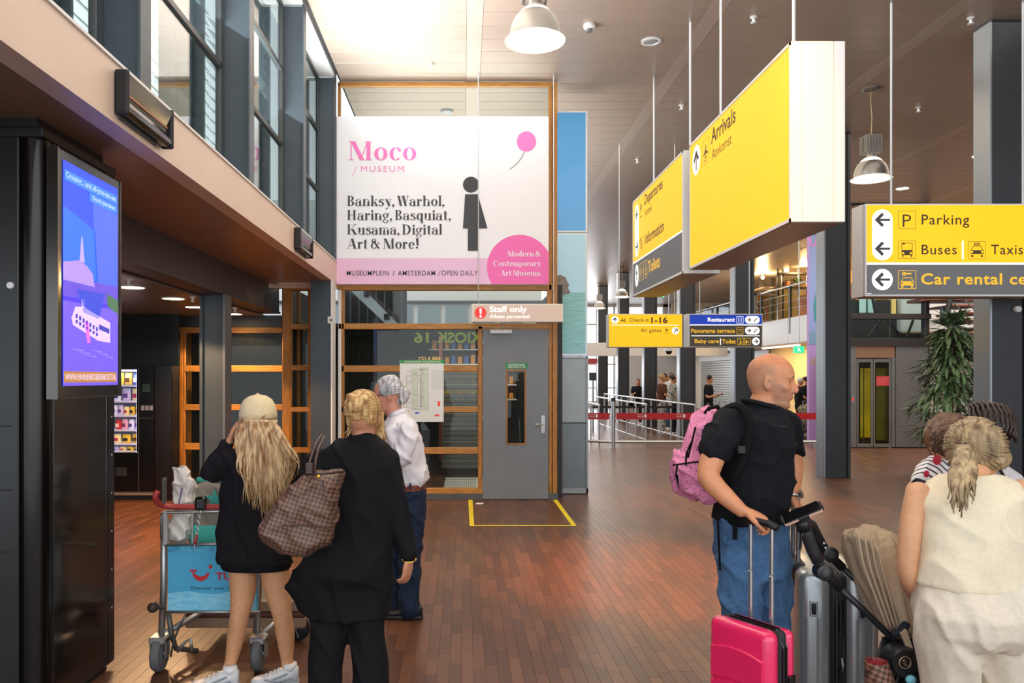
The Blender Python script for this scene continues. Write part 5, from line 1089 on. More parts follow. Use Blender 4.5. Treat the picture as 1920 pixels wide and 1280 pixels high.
# bridge with dark beams and glass
br = thing('glass_bridge', (xw(1668,Yf),Yf,2.36), 'dark steel framed glass bridge above the lift', 'bridge'); dbm = mat('bridge_beam', '3a3432', .4, .4)
fb(br, 'beam', 1594,634,1744,648.5, dbm, d=.3, pr=.05); fb(br, 'beam', 1594,588,1744,598, dbm, d=.2, pr=.05); fb(br, 'post', 1736,380,1743,640, dbm, d=.2)
fb(br, 'beam', 1594,372,1744,386, dbm, d=.2, pr=.05)
for a, b in ((1594,1668),(1669,1735)): fb(br, 'pane', a,598,b,634, glass('rail_glass2', (.7,.8,.8), 1.2), d=.01); fb(br, 'pane', a,556,b,588, glass('rail_glass2', (.7,.8,.8), 1.2), d=.01)
part(br, 'back_sheet', MB().box((xw(1594,20.2),20.2,2.4), (xw(1760,20.2),20.25,3.6)), mat('bridge_dark', '24221f', .5))
part(br, 'deck', MB().box((xw(1594,Yf),Yf+.05,2.37), (xw(1742,Yf),Yf+1.9,2.42)), dbm)
fbx = [(1612,1624,560,586,'b9d0c8'),(1628,1640,560,586,'a9c4bd'),(1672,1680,560,588,'f0c070'),(1689,1694,560,588,'e8b860'),(1700,1712,565,585,'c8a050')]
for k, (a, b, c_, d_, cc) in enumerate(fbx): part(br, 'lit_window', MB().box(pw(a,c_,20.1), V((xw(b,20.1),20.14,zw(d_,20.1)))), mat('lit_'+cc, cc, .5, emit=.5))
for p, q in (((1628,632),(1650,600)),((1650,632),(1636,560)),((1665,600),(1690,632)),((1700,632),(1712,600))): part(br, 'brace', MB().tube([pw(*p,19.6), pw(*q,19.6)], .035, 6), BLACKM)
# white stair wall and stairs
ws = struct('wall_stair', MB().prism([pw(1744,838,21.0), pw(1744,602,21.0), pw(1800,602,21.0), pw(1990,830,21.0), pw(1990,838,21.0)], (0,1,0), .15), mat('stair_wall_white', 'dcd8d2', .6)); ws.name = 'wall_right.007'
t = thing('staircase', pw(1820,640,17), 'open staircase with red-brown treads and steel handrails at the right', 'stairs')
tr = mat('tread_redbrown', '7c4030', .5); Ys_ = 18.0
for k in range(12):
    x = 1772+k*14.5; y = 556+k*14.2
    part(t, 'tread', MB().rbox(V((xw(x,Ys_),Ys_,zw(y+4,Ys_))), V((xw(x+58,Ys_),Ys_+.95,zw(y,Ys_))), .005, 1), tr)
part(t, 'stringer', MB().prism([pw(1765,575,Ys_-.05), pw(1765,600,Ys_-.05), pw(1950,790,Ys_-.05), pw(1950,765,Ys_-.05)], (0,1,0), .06), mat('stringer_grey', '4d5660', .4, .4))
part(t, 'stringer', MB().prism([pw(1765,575,Ys_+.95), pw(1765,600,Ys_+.95), pw(1950,790,Ys_+.95), pw(1950,765,Ys_+.95)], (0,1,0), .06), mat('stringer_grey', '4d5660', .4, .4))
for k in range(5): part(t, 'hand_rail', MB().tube([pw(1762+k*26,540,Ys_-.1), pw(1762+k*26+170,540+178,Ys_-.1)], .018 if k < 4 else .035, 8), CHROME, .8)
for p, q in (((1838,660),(1866,575)),((1772,600),(1790,530))): part(t, 'rail_post', MB().tube([pw(*p,Ys_-.1), pw(*q,Ys_-.1)], .06, 8), BLACKM)
part(t, 'landing', MB().box(pw(1744,556,Ys_), V((xw(1880,Ys_),Ys_+.95,zw(562,Ys_)))), tr)
for k, x in enumerate((1770,1785,1800)): part(t, 'landing_front', MB().box(pw(x-6,540,Ys_+.95), V((xw(x+8,Ys_),Ys_+.955,zw(556,Ys_)))), wd)

# ---------------------------------------------------------------- big indoor plant
Yt = 13.2; tx = xw(1785,Yt); t = thing('indoor_tree', (tx,Yt,0), 'tall bushy indoor plant with long drooping leaves in front of the stairs', 'plant')
part(t, 'planter', MB().lathe((tx,Yt,0), [(.26,0),(.34,.5),(.36,.52),(.33,.52),(.3,.47),(0,.46)], 28), BLACKM, .5)
part(t, 'soil', MB().lathe((tx,Yt,0), [(.31,.462),(0,.475)], 20), mat('soil', '3a2a20', .9))
rt = random.Random(11); bark = mat('bark', '5d4a38', .8); lm = [mat('tree_leaf', '34562c', .42, attr='Col', var=.2, scale=20, objrand=.3)]
for k in range(3): an = k*2.1; part(t, 'trunk', MB().tube([(tx+.06*math.cos(an),Yt+.06*math.sin(an),.45), (tx+.1*math.cos(an),Yt+.1*math.sin(an),1.3), (tx+.05*math.cos(an+1),Yt+.05*math.sin(an+1),2.3)], [.025,.02,.01], 8), bark)
lv = []
for v_ in range(3):
    L = .26; m_ = MB(); n = 6; pts = []
    for i in range(n+1):
        s = i/n; x = L*s; z = -.18*L*s*s*1.6*(1+.3*v_); w2 = .026*math.sin(PI*min(1,s*.9+.06))**.8*(1 if i < n else 0); pts += [V((x,-w2,z+w2*.3)), V((x,0,z-.003)), V((x,w2,z+w2*.3))]
    fs = []
    for i in range(n):
        for j in range(2): q = i*3+j; fs.append((q,q+3,q+4,q+1))
    me = MB().add(pts, fs).mesh('leaf'); g = (.8,1.0,1.45)[v_]; c_ = hx('5a7c4a'); set_col(me, [(c_[0]*g*1.1,c_[1]*g,c_[2]*g*1.2)]*len(me.polygons)); me.materials.append(lm[0]); me.shade_smooth(); lv.append(me)
leaves = []
for k in range(1150):
    z = .6+rt.random()*2.02; h_ = (z-.6)/2.02; R_ = (.60*(1-h_)**.75*min(1,.55+h_*2)*(1+.28*math.sin(z*11+rt.random()))+.05)*rt.random()**.4; an = rt.random()*2*PI
    p = V((tx+R_*math.cos(an), Yt+R_*math.sin(an), z)); yaw = an+rt.uniform(-.6,.6); pit = rt.uniform(-.35,.75)+(-.9 if h_ > .93 else 0)
    leaves.append((p, Matrix.Rotation(yaw,3,'Z') @ Matrix.Rotation(pit,3,'Y'), rt.uniform(.7,1.15), rt.randrange(3)))
leaves.sort(key=lambda q: q[0].y)
mbl = MB(); cl_ = []
for i, (p, M, s, v_) in enumerate(leaves):
    if i < 300:
        o = bpy.data.objects.new('leaf', lv[v_]); col.objects.link(o); o.parent = t; o.location = p-V((tx,Yt,0)); o.rotation_euler = M.to_euler(); o.scale = (s,s,s)
    else:
        me = lv[v_]; mbl.add([p+M @ (v.co*s) for v in me.vertices], [tuple(q.vertices) for q in me.polygons]); g = (.7,.95,1.3)[v_]; cl_ += [(c_[0]*g*1.1,c_[1]*g,c_[2]*g*1.2)]*len(me.polygons)
me = mbl.mesh('leaves', V((tx,Yt,0))); set_col(me, cl_); me.shade_smooth(); stuff(link('leaves', me, lm[0], t))
mb = MB()
for p, M, s, v_ in leaves[::9]: mb.tube([(tx+(p.x-tx)*.1,Yt+(p.y-Yt)*.1,p.z-.35), (tx+(p.x-tx)*.6,Yt+(p.y-Yt)*.6,p.z-.12), p], [.006,.004,.002], 5)
stuff(part(t, 'twigs', mb, bark))
# ================================================================ people
def fuse(root, name, mb, vox, m, smooth=4, fold=None, dents=None, colfn=None, label=None, subs=0):
    off = ROOT(root); me = mb.mesh(name, off, False, True); o = bpy.data.objects.new(name, me); col.objects.link(o)
    r = o.modifiers.new('r', 'REMESH'); r.mode = 'VOXEL'; r.voxel_size = vox; r.use_smooth_shade = True
    if smooth: s = o.modifiers.new('s', 'SMOOTH'); s.factor = .5; s.iterations = smooth
    dg = bpy.context.evaluated_depsgraph_get(); dg.update()
    nm = bpy.data.meshes.new_from_object(o.evaluated_get(dg)); bpy.data.objects.remove(o); bpy.data.meshes.remove(me)
    nm.name = name; nm.shade_smooth()
    if fold or dents:
        ns = [v.normal.copy() for v in nm.vertices]
        for v, n in zip(nm.vertices, ns):
            p = v.co+off
            if fold:
                amp, fx, fz = fold[:3]; q = V((p.x*fx+p.z*fx*.35, p.y*fx, p.z*fz)); a1 = 1-abs(noise.noise(q))*2.6; d = (max(a1,0)**2-.35)*amp*1.1+noise.noise(q*2.3)*amp*.45
                if len(fold) > 3: d *= fold[3](p)
                v.co += n*d
            if dents:
                for c, r_, d in dents:
                    L = (p-c).length_squared
                    if L < 9*r_*r_: v.co += d*math.exp(-L/(r_*r_))
    if colfn:
        a = nm.color_attributes.new('Col', 'FLOAT_COLOR', 'POINT'); buf = []
        for v in nm.vertices: buf += [*colfn(v.co+off), 1]
        a.data.foreach_set('color', buf)
    nm.materials.clear(); nm.materials.append(m)
    o = bpy.data.objects.new(name, nm); col.objects.link(o); o.parent = root
    if label: o['label'] = label
    return o
def skin(name, c): 
    m = mat('skin_'+name, c, .52, attr='Col', var=.06, scale=30, bump=.03); b = m.node_tree.nodes['Principled BSDF']
    b.inputs['Subsurface Weight'].default_value = .12; b.inputs['Subsurface Radius'].default_value = (.02,.008,.004); b.inputs['Subsurface Scale'].default_value = .4; return m
def cloth(name, c, var=.08, rough=.85, sc=60, **k):
    m = mat('cloth_'+name, c, rough, var=var, scale=sc, bump=.15, spec=.2, **k); return m
def rows(mb, R, p=2.3, n=26, caps=True):       # rows: (xl, xr, y, Y, half depth[, dYshift])
    rings = []
    for q in R:
        xl, xr, y, Y, d = q[:5]; c = pw((xl+xr)/2, y, Y); rings.append((c, (xr-xl)/2*Y/F, d, (1,0,0), (0,1,0)))
    return mb.loft(rings, n, p)
def sm_path(pts, k=4):                            # Catmull-Rom through points (Vector, radius)
    out = []
    for i in range(len(pts)-1):
        p0, r0 = pts[max(i-1,0)]; p1, r1 = pts[i]; p2, r2 = pts[i+1]; p3, r3 = pts[min(i+2,len(pts)-1)]
        for j in range(k):
            t = j/k; out.append((.5*((2*p1)+(p2-p0)*t+(2*p0-5*p1+4*p2-p3)*t*t+(-p0+3*p1-3*p2+p3)*t**3), r1+(r2-r1)*t))
    out.append(pts[-1]); return out
def limb(mb, pts, n=14, sx=1.0, k=4, up=None):
    q = sm_path([(V(p), r) for p, r in pts], k); mb.tube([p for p, r in q], [r for p, r in q], n, True, sx, up)
    p, r = q[0]; mb.ell(p, (r,r,r), None, 12, 8); p, r = q[-1]; mb.ell(p, (r,r,r), None, 12, 8); return mb
def ax(f, u):
    f = V(f).normalized(); u = V(u); r = f.cross(u).normalized(); u = r.cross(f).normalized(); return r, f, u
class HF:
    def __init__(s, c, f, u=(0,0,1), k=1.0): s.c = V(c); s.r, s.f, s.u = ax(f, u); s.k = k; s.M = Matrix((s.r, s.f, s.u)).transposed()
    def __call__(s, x, y, z): return s.c+(s.r*x+s.f*y+s.u*z)*s.k
HZ = [(-.117,.062,.020,.014),(-.112,.074,.008,.024),(-.104,.083,-.008,.034),(-.092,.085,-.030,.044),(-.080,.081,-.048,.051),(-.070,.086,-.060,.055),(-.063,.084,-.068,.057),(-.056,.088,-.074,.060),(-.044,.087,-.082,.063),(-.030,.087,-.089,.067),(-.012,.085,-.095,.070),(.004,.085,-.099,.071),(.018,.090,-.102,.072),(.030,.091,-.103,.074),(.048,.088,-.101,.075),(.066,.080,-.095,.073),(.084,.066,-.083,.065),(.100,.044,-.062,.050),(.111,.020,-.038,.031),(.117,.002,-.018,.012)]
def head(mb, h, male=True, ears=True):
    k = h.k; E_ = lambda x,y,z,a,b,c,R=None: mb.ell(h(x,y,z), (a*k,b*k,c*k), h.M if R is None else h.M @ R, 18, 12)
    n = 28; vs = []; fs = []
    for z, yf, yb, w in HZ:
        ym = -.01 if z > -.09 else (yf+yb)/2
        for i in range(n):
            a = 2*PI*i/n; c, s_ = math.cos(a), math.sin(a); x = w*math.copysign(abs(c)**.92, c); y = ym+(yf-ym if s_ > 0 else ym-yb)*math.copysign(abs(s_)**.92, s_); vs.append(h(x, y, z))
    m = len(HZ)
    for j in range(m-1):
        for i in range(n): fs.append((j*n+i, j*n+(i+1) % n, (j+1)*n+(i+1) % n, (j+1)*n+i))
    fs += [tuple(range(n-1, -1, -1)), tuple((m-1)*n+i for i in range(n))]; mb.add(vs, fs)
    for s in (-1,1):
        E_(s*.034,.054,-.022,.026,.024,.024); E_(s*.031,.0655,.0135,.0155,.011,.0070); E_(s*.031,.0655,-.0055,.0150,.010,.0055); E_(s*.028,.074,.024,.024,.012,.008); E_(s*.0115,.096,-.036,.0075,.010,.0075)
        if ears: E_(s*.078,-.008,-.010,.009,.019,.030, Matrix.Rotation(s*.35,3,'Z')); E_(s*.075,-.004,-.034,.006,.010,.012); E_(s*.080,-.016,-.006,.005,.007,.026, Matrix.Rotation(s*.35,3,'Z'))
    mb.tube([h(0,.082,.020), h(0,.092,-.002), h(0,.104,-.027), h(0,.103,-.034), h(0,.094,-.042)], [.007*k,.0085*k,.0105*k,.0105*k,.006*k], 12)
    E_(0,.088,-.0575,.021,.007,.0045); E_(0,.086,-.068,.018,.008,.0055); E_(0,.074,-.100,.020,.014,.013)
def head_dents(h):
    k = h.k; D = []
    for s in (-1,1): D += [(h(s*.031,.082,.004), .012*k, -h.f*.005*k), (h(s*.087,-.002,-.006), .009*k, -h.r*s*.010*k), (h(s*.085,.004,-.018), .006*k, -h.r*s*.006*k)]
    D.append((h(0,.1,-.063), .0035*k, -h.f*.005*k)); D.append((h(0,.095,-.080), .009*k, -h.f*.004*k)); return D
def eyes(root, h):
    k = h.k
    for s in (-1,1):
        e = part(root, 'eye', MB().ell(h(s*.031,.0632,.0035), (.0118*k,)*3, None, 14, 10), mat('eye_white', 'b09c90', .3), True); d = (h.f).normalized()
        part(e, 'iris', MB().ell(h(s*.031,.0712,.003), (.0062*k,)*3, None, 10, 8), mat('iris', '3a3a32', .1), True)
def hand(mb, w, d, n, side, curl=(.35,.4,.45,.5), k=1.0, thumb=1.0, spread=.05):
    w = V(w); d = V(d).normalized(); n = (V(n)-d*V(n).dot(d)).normalized(); t = d.cross(n).normalized()*side
    P = lambda a,b,c: w+(d*a+t*b+n*c)*k
    mb.loft([(P(-.01,0,0),.025*k,.018*k,t,n),(P(.02,0,0),.032*k,.016*k,t,n),(P(.055,0,.002),.040*k,.015*k,t,n),(P(.088,0,.004),.040*k,.012*k,t,n),(P(.096,0,.005),.034*k,.008*k,t,n)], 16, 2.4)
    for i, (b, L) in enumerate(((.030,.072),(.0105,.080),(-.0095,.074),(-.029,.058))):
        p = P(.082,b,.003); an = 0; pts = [(p-d*.02*k,.0085*k),(p,.009*k)]
        for j, f_ in enumerate((.45,.3,.25)):
            an += curl[i]*(1,1.25,.9)[j]; dd = d*math.cos(an)+n*math.sin(an)+t*spread*(1.5-i)*(.5); p = p+dd.normalized()*L*f_*k; pts.append((p, (.0085,.008,.0068)[j]*k))
        mb.tube([q for q, r in pts], [r for q, r in pts], 9); mb.ell(pts[-1][0], (.0068*k,)*3, None, 8, 6)
        for q, r in pts[2:-1]: mb.ell(q, (r*1.05,)*3, None, 8, 6)
    p0 = P(.02,.026,.006); p1 = p0+(t*.75+d*.55+n*.35).normalized()*.036*k; p2 = p1+(t*.35*(1-.4*thumb)+d*.75+n*.5*thumb).normalized()*.03*k; p3 = p2+(t*.1+d*.75+n*.6*thumb).normalized()*.024*k
    mb.tube([p0,p1,p2,p3], [.014*k,.011*k,.0095*k,.0075*k], 10); mb.ell(p3, (.0075*k,)*3, None, 8, 6); mb.ell(p1, (.011*k,)*3, None, 8, 6)
def shoe(root, heel, d, L=.27, m=None, sole=None, h_=.075, name='shoe', w_=.048):
    d = V(d).normalized(); s = V((0,0,1)).cross(d).normalized(); heel = V(heel); u = V((0,0,1)); o = None
    mb = MB(); R = []
    for f_, w2, hh in ((0,.55,.9),(.04,.8,1.0),(.2,.85,1.0),(.36,.85,.95),(.5,.92,.72),(.66,1.0,.5),(.8,1.0,.42),(.92,.8,.36),(1,.4,.26)):
        R.append((heel+d*L*f_+u*(.02+h_*hh*.5), w_*w2, h_*hh*.5, s, u))
    mb.loft(R, 16, 2.5); o = part(root, name, mb, m, True)
    mb = MB(); R = []
    for f_, w2 in ((-.015,.5),(.03,.85),(.2,.92),(.4,.88),(.66,1.08),(.85,1.02),(.97,.7),(1.02,.35)): R.append((heel+d*L*f_+u*.014, w_*w2, .014, s, u))
    mb.loft(R, 16, 3.5); part(o, 'sole', mb, sole or m, True); return o
def locks(root, m, n, src, dst, r=.011, seed=1, name='hair_lock', wav=.01, mid=None, jit=.012, sx=2.0, label=None):
    rr = random.Random(seed); mb = MB()          # many tapered strands from src(u) through mid(u) to dst(u)
    for k in range(n):
        u = (k+.5)/n; a = src(u)+V((rr.gauss(0,jit*.5),rr.gauss(0,jit*.5),rr.gauss(0,jit*.5))); b = dst(u)+V((rr.gauss(0,jit),rr.gauss(0,jit),rr.gauss(0,jit*1.5))); c = (mid(u) if mid else (a+b)/2)+V((rr.gauss(0,jit),rr.gauss(0,jit),rr.gauss(0,jit)))
        pts = []; ph = rr.random()*6
        for j in range(9):
            t = j/8; p = a*(1-t)**2+c*2*t*(1-t)+b*t*t; p += V((math.sin(ph+t*9),math.cos(ph+t*7),0))*wav*t; pts.append((p, r*(.5+.9*math.sin(PI*min(1,t+.15))**.5)*(1-t*.75)*rr.uniform(.7,1.2)))
        mb.tube([p for p, q in pts], [q for p, q in pts], 6, True, sx)
    return stuff_hair(root, name, mb, m, label)
def stuff_hair(root, name, mb, m, label=None):
    o = part(root, name, mb, m, True); o['kind'] = 'stuff'
    if label: o['label'] = label
    return o
def hairmat(name, c1, c2, sc=45): return mat('hair_'+name, c1, .45, col2=c2, scale=sc, stretch=(1,1,.12), bump=.3, spec=.4)
one = lambda p: (1,1,1)
def skc(c):
    b = hx(c); return lambda p: b
# ---------------------------------------------------------------- woman with the cream cap (seen from behind)
Yw = 4.28; s1 = skin('tan', 'd29a70')
t = thing('person', (xw(490,Yw),Yw,0), 'person with long blond hair, cream cap, black jacket and bare legs beside the luggage trolley', 'person')
mb = MB(); hc = HF(pw(478,793,Yw+.0), (-.35,.93,.0), (0,0,1), .95); head(mb, hc, False)
limb(mb, [(pw(484,820,Yw), .052),(pw(488,850,Yw+.0), .055),(pw(490,900,Yw), .09)])
rows(mb, [(440,540,850,Yw,.07),(428,552,900,Yw,.09),(440,540,980,Yw,.08),(430,545,1040,Yw,.095),(440,535,1062,Yw,.09)])
limb(mb, [(pw(452,1040,Yw),.078),(pw(456,1100,Yw),.073),(pw(449,1153,Yw-.02),.052),(pw(443,1190,Yw),.050),(pw(434,1235,Yw+.0),.034),(pw(426,1262,Yw),.031)])
limb(mb, [(pw(514,1040,Yw),.082),(pw(519,1095,Yw),.076),(pw(529,1150,Yw-.02),.052),(pw(535,1190,Yw),.051),(pw(538,1232,Yw),.034),(pw(540,1258,Yw),.032)])
limb(mb, [(pw(440,862,Yw),.04),(pw(413,874,Yw+.01),.032),(pw(399,884,Yw+.03),.030),(pw(413,858,Yw+.05),.03),(pw(428,832,Yw+.05),.027)]); hand(mb, pw(429,830,Yw+.05), (.28,.1,1), (.8,.3,-.1), 1, (.25,.3,.35,.4), .95)
limb(mb, [(pw(543,862,Yw),.04),(pw(557,950,Yw),.032),(pw(548,1020,Yw+.06),.027)]); hand(mb, pw(547,1020,Yw+.07), (-.1,.5,-1), (-1,.2,0), -1)
fuse(t, 'body', mb, .0075, s1, 3, None, head_dents(hc), skc('d29a70'))
mb = MB(); rows(mb, [(474,506,828,Yw,.05),(452,532,838,Yw,.075),(432,549,852,Yw,.095),(420,557,875,Yw,.115),(412,556,920,Yw,.12),(409,552,975,Yw,.12),(408,548,1020,Yw,.125),(407,546,1045,Yw,.13),(410,548,1056,Yw,.125)])
limb(mb, [(pw(440,860,Yw),.062),(pw(413,872,Yw+.01),.062),(pw(397,886,Yw+.03),.060),(pw(412,858,Yw+.05),.05),(pw(427,834,Yw+.05),.038)])
limb(mb, [(pw(543,862,Yw),.062),(pw(557,950,Yw),.055),(pw(549,1008,Yw+.05),.043)])
fuse(t, 'jacket', mb, .009, cloth('black_warm', '19161a'), 4, (.014,7,4))
mb = MB(); rows(mb, [(412,546,1040,Yw,.11),(414,546,1058,Yw,.115),(418,545,1066,Yw,.11)]); fuse(t, 'shorts', mb, .01, cloth('black_shorts', '131114'), 3)
hm = hairmat('blond_long', 'd8b88a', '8a5f38')
mb = MB().ell(pw(480,797,Yw-.02), (.092,.098,.10)); mb.loft([(pw(483,800,Yw-.07),.088,.045,(1,0,0),(0,1,0)),(pw(490,840,Yw-.10),.115,.05,(1,0,0),(0,1,0)),(pw(502,880,Yw-.135),.14,.045,(1,0,0),(0,1,0)),(pw(508,920,Yw-.14),.10,.035,(1,0,0),(0,1,0)),(pw(508,950,Yw-.14),.045,.02,(1,0,0),(0,1,0))], 18)
fuse(t, 'hair', mb, .009, hm, 2, (.006,20,3))
locks(t, hm, 170, lambda u: pw(452+58*u,792,Yw-.07-.03*math.sin(PI*u)), lambda u: pw(455+98*u+(8*math.sin(u*20)),(880+82*math.sin(PI*u)**.7),Yw-.165), .0075, 4, wav=.016, mid=lambda u: pw(436+118*u,846,Yw-.155-.02*math.sin(PI*u)))
cm_ = cloth('cap_cream', 'ddc9a0', .04, .8); hcap = pw(484,777,Yw-.005)
mb = MB().lathe(hcap, [(.100,-.028),(.101,.0),(.094,.045),(.075,.08),(.045,.1),(.015,.108),(0,.109)], 28, (-.05,.1,1)); cap = part(t, 'cap', mb, cm_, True)
part(cap, 'button', MB().ell(hcap+V((-.006,.012,.11)), (.009,.009,.005), None, 10, 6), cm_, True)
part(cap, 'brim', MB().prism([hcap+V((-.035,.09,-.03)), hcap+V((-.09,.06,-.03)), hcap+V((-.13,.12,-.045)), hcap+V((-.11,.17,-.05)), hcap+V((-.05,.18,-.045)), hcap+V((.02,.10,-.03))], (0,0,1), .006), cm_)
part(cap, 'strap', MB().tube([hcap+V((-.10,-.01,-.03)), hcap+V((-.06,-.085,-.032)), hcap+V((.0,-.108,-.034)), hcap+V((.06,-.09,-.034)), hcap+V((.115,-.05,-.036))], .011, 8, True, .4), cm_, True)
part(cap, 'opening', MB().lathe(hcap+V((.03,-.088,.0)), [(0,-.004),(.026,-.004),(.028,.004),(0,.006)], 18, (.28,-1,.25)), hm, True)
wt = mat('shoe_white', 'd4d4d6', .4, var=.06, scale=30); ws_ = mat('shoe_silver', '8f959b', .35, .4)
for hx_, hy, dr in ((560,1282,(-1,-.15,0)),(448,1288,(-1,-.2,0))):
    Yh = F*H/(hy-CY); sh = shoe(t, V((xw(hx_,Yh),Yh,0)), dr, .245, wt, mat('sole_grey','a9adb0',.5), .078)
    d = V(dr).normalized(); b = V((xw(hx_,Yh),Yh,0))
    for k in range(4): part(sh, 'lace', MB().tube([b+d*(.10+.022*k)+V((0,-.035,.075-.008*k)), b+d*(.105+.022*k)+V((0,0,.092-.009*k)), b+d*(.10+.022*k)+V((0,.035,.075-.008*k))], .004, 6), WHITE)
    for sg_ in (-1,): part(sh, 'stripe', MB().tube([b+d*.03+V((0,-.044,.05)), b+d*.10+V((0,-.046,.035)), b+d*.17+V((0,-.047,.05))], .006, 6, True, .4), ws_); part(sh, 'stripe', MB().tube([b+d*.05+V((0,-.044,.075)), b+d*.12+V((0,-.045,.05)), b+d*.19+V((0,-.044,.03))], .006, 6, True, .4), ws_)
    part(sh, 'sock', MB().tube([b+d*.045+V((0,0,.08)), b+d*.045+V((0,0,.115))], .037, 14), WHITE, True)

# ---------------------------------------------------------------- woman in black with the checked bag
Y2_ = 3.9; s2_ = skin('warm', 'c98a68')
t = thing('person', (xw(660,Y2_),Y2_,0), 'person with pinned up blond hair in a long black jacket and black trousers', 'person')
mb = MB(); h2 = HF(pw(682,778,Y2_), (.22,.97,-.05), (0,0,1), .98); head(mb, h2, False)
limb(mb, [(pw(683,800,Y2_), .056),(pw(680,835,Y2_), .058),(pw(672,880,Y2_), .1)])
rows(mb, [(600,735,870,Y2_,.09),(600,730,1000,Y2_,.10),(590,728,1080,Y2_,.11)])
limb(mb, [(pw(618,1080,Y2_),.065),(pw(612,1250,Y2_),.055),(pw(608,1310,Y2_),.04)]); limb(mb, [(pw(690,1080,Y2_),.06),(pw(698,1250,Y2_),.055),(pw(705,1315,Y2_),.04)])
limb(mb, [(pw(727,862,Y2_),.045),(pw(744,960,Y2_-.03),.034),(pw(766,1046,Y2_-.05),.026)]); hand(mb, pw(767,1044,Y2_-.05), (-.08,0,-1), (-.85,.5,0), 1, (.28,.35,.4,.45), .98, 1.2)
limb(mb, [(pw(600,868,Y2_),.045),(pw(580,960,Y2_+.02),.035),(pw(570,1030,Y2_+.08),.028)]); hand(mb, pw(570,1030,Y2_+.08), (.0,.4,-1), (1,.2,0), -1)
fuse(t, 'body', mb, .0075, s2_, 3, None, head_dents(h2), skc('c98a68'))
mb = MB(); rows(mb, [(655,706,812,Y2_,.06),(648,714,820,Y2_,.065),(624,732,831,Y2_,.08),(598,742,848,Y2_,.10),(586,747,872,Y2_,.12),(584,745,920,Y2_,.13),(582,741,980,Y2_,.13),(572,738,1030,Y2_,.135),(552,738,1070,Y2_,.15),(531,738,1098,Y2_,.125),(552,736,1122,Y2_,.13),(573,730,1148,Y2_,.14),(578,726,1154,Y2_,.145)])
limb(mb, [(pw(728,862,Y2_),.068),(pw(737,910,Y2_-.01),.063),(pw(744,960,Y2_-.03),.057),(pw(758,1010,Y2_-.04),.047),(pw(765,1036,Y2_-.05),.038)])
limb(mb, [(pw(600,866,Y2_),.066),(pw(580,960,Y2_+.02),.058),(pw(571,1020,Y2_+.06),.045)])
fuse(t, 'jacket', mb, .009, cloth('black_cool', '141416'), 4, (.016,6,3))
mb = MB(); limb(mb, [(pw(620,1090,Y2_),.10),(pw(615,1180,Y2_),.094),(pw(608,1290,Y2_),.088),(pw(606,1325,Y2_),.092)], 18); limb(mb, [(pw(688,1090,Y2_),.098),(pw(687,1180,Y2_),.086),(pw(697,1290,Y2_),.09),(pw(706,1328,Y2_),.094)], 18)
fuse(t, 'trousers', mb, .009, cloth('black_trousers', '17171a'), 4, (.012,9,2))
for hx_, d_ in ((608,(-.1,.9,0)),(706,(.4,.8,0))): b = pw(hx_,1335,Y2_); shoe(t, V((b.x,Y2_-.06,0)), d_, .24, BLACKM, RUBBER, .06)
hb = hairmat('blond_bun', 'e6c084', '9c6c3a')
mb = MB().ell(h2(0,-.028,.035), (.084,.088,.088)); mb.ell(h2(.0,-.085,.055), (.05,.042,.05)); mb.ell(h2(-.02,-.10,.03), (.035,.03,.04)); mb.ell(h2(.05,-.04,-.01), (.035,.05,.05)); mb.ell(h2(-.05,-.03,-.01), (.03,.05,.05))
fuse(t, 'hair', mb, .007, hb, 1, (.007,26,9))
rr_ = random.Random(6)
def arcs(root, m, n, h, seed, r=.006, R0=(.086,.098,.094), low=-.05):
    rr = random.Random(seed); mb = MB()
    for k in range(n):                            # strands swept over the skull towards the knot
        a = rr.uniform(-1.5,1.5); pts = []
        for j in range(7):
            t_ = j/6; th = a*(1-t_*.85); y = .06-.155*t_; z = (.05+.05*math.sin(PI*t_))*(math.cos(a)*.9+.1)+(.02+t_*.02); x = math.sin(a)*R0[0]*1.04*math.cos(t_*1.25)
            q = V((x, y, z if abs(a) < .8 else z-.03*abs(a)))
            q = V((q.x/R0[0], (q.y+.02)/R0[1], (q.z-.03)/R0[2])).normalized()*1.02; pts.append(h(q.x*R0[0], q.y*R0[1]-.02, q.z*R0[2]+.03))
        mb.tube(pts, [r*.5,r,r*1.1,r*1.2,r*1.1,r,r*.6], 5, True, 1.6)
    return stuff_hair(root, 'hair_lock', mb, m)
arcs(t, hb, 150, h2, 3, .0042)
locks(t, hb, 16, lambda u: h2(.06,.02+.05*u,.02), lambda u: h2(.072,.06+.06*u,-.13-.05*u), .007, 9, wav=.006)
locks(t, hb, 12, lambda u: h2(-.06,.0+.03*u,.0), lambda u: h2(-.08,-.01+.03*u,-.13-.04*u), .006, 19, wav=.006)
locks(t, hb, 34, lambda u: h2(-.045+.09*u,-.105,.095), lambda u: h2(.03-.06*u,-.125,.015), .0085, 29, wav=.004, mid=lambda u: h2(.05*math.cos(u*6),-.145,.055), jit=.003)
c = pw(767,1049,Y2_-.05); part(t, 'bracelet', MB().tube([c+V((.034*math.cos(a),.026*math.sin(a),.006*math.sin(a))) for a in [k*PI/8 for k in range(17)]], .003, 6, False), mat('gold', 'd8a93c', .25, .9))

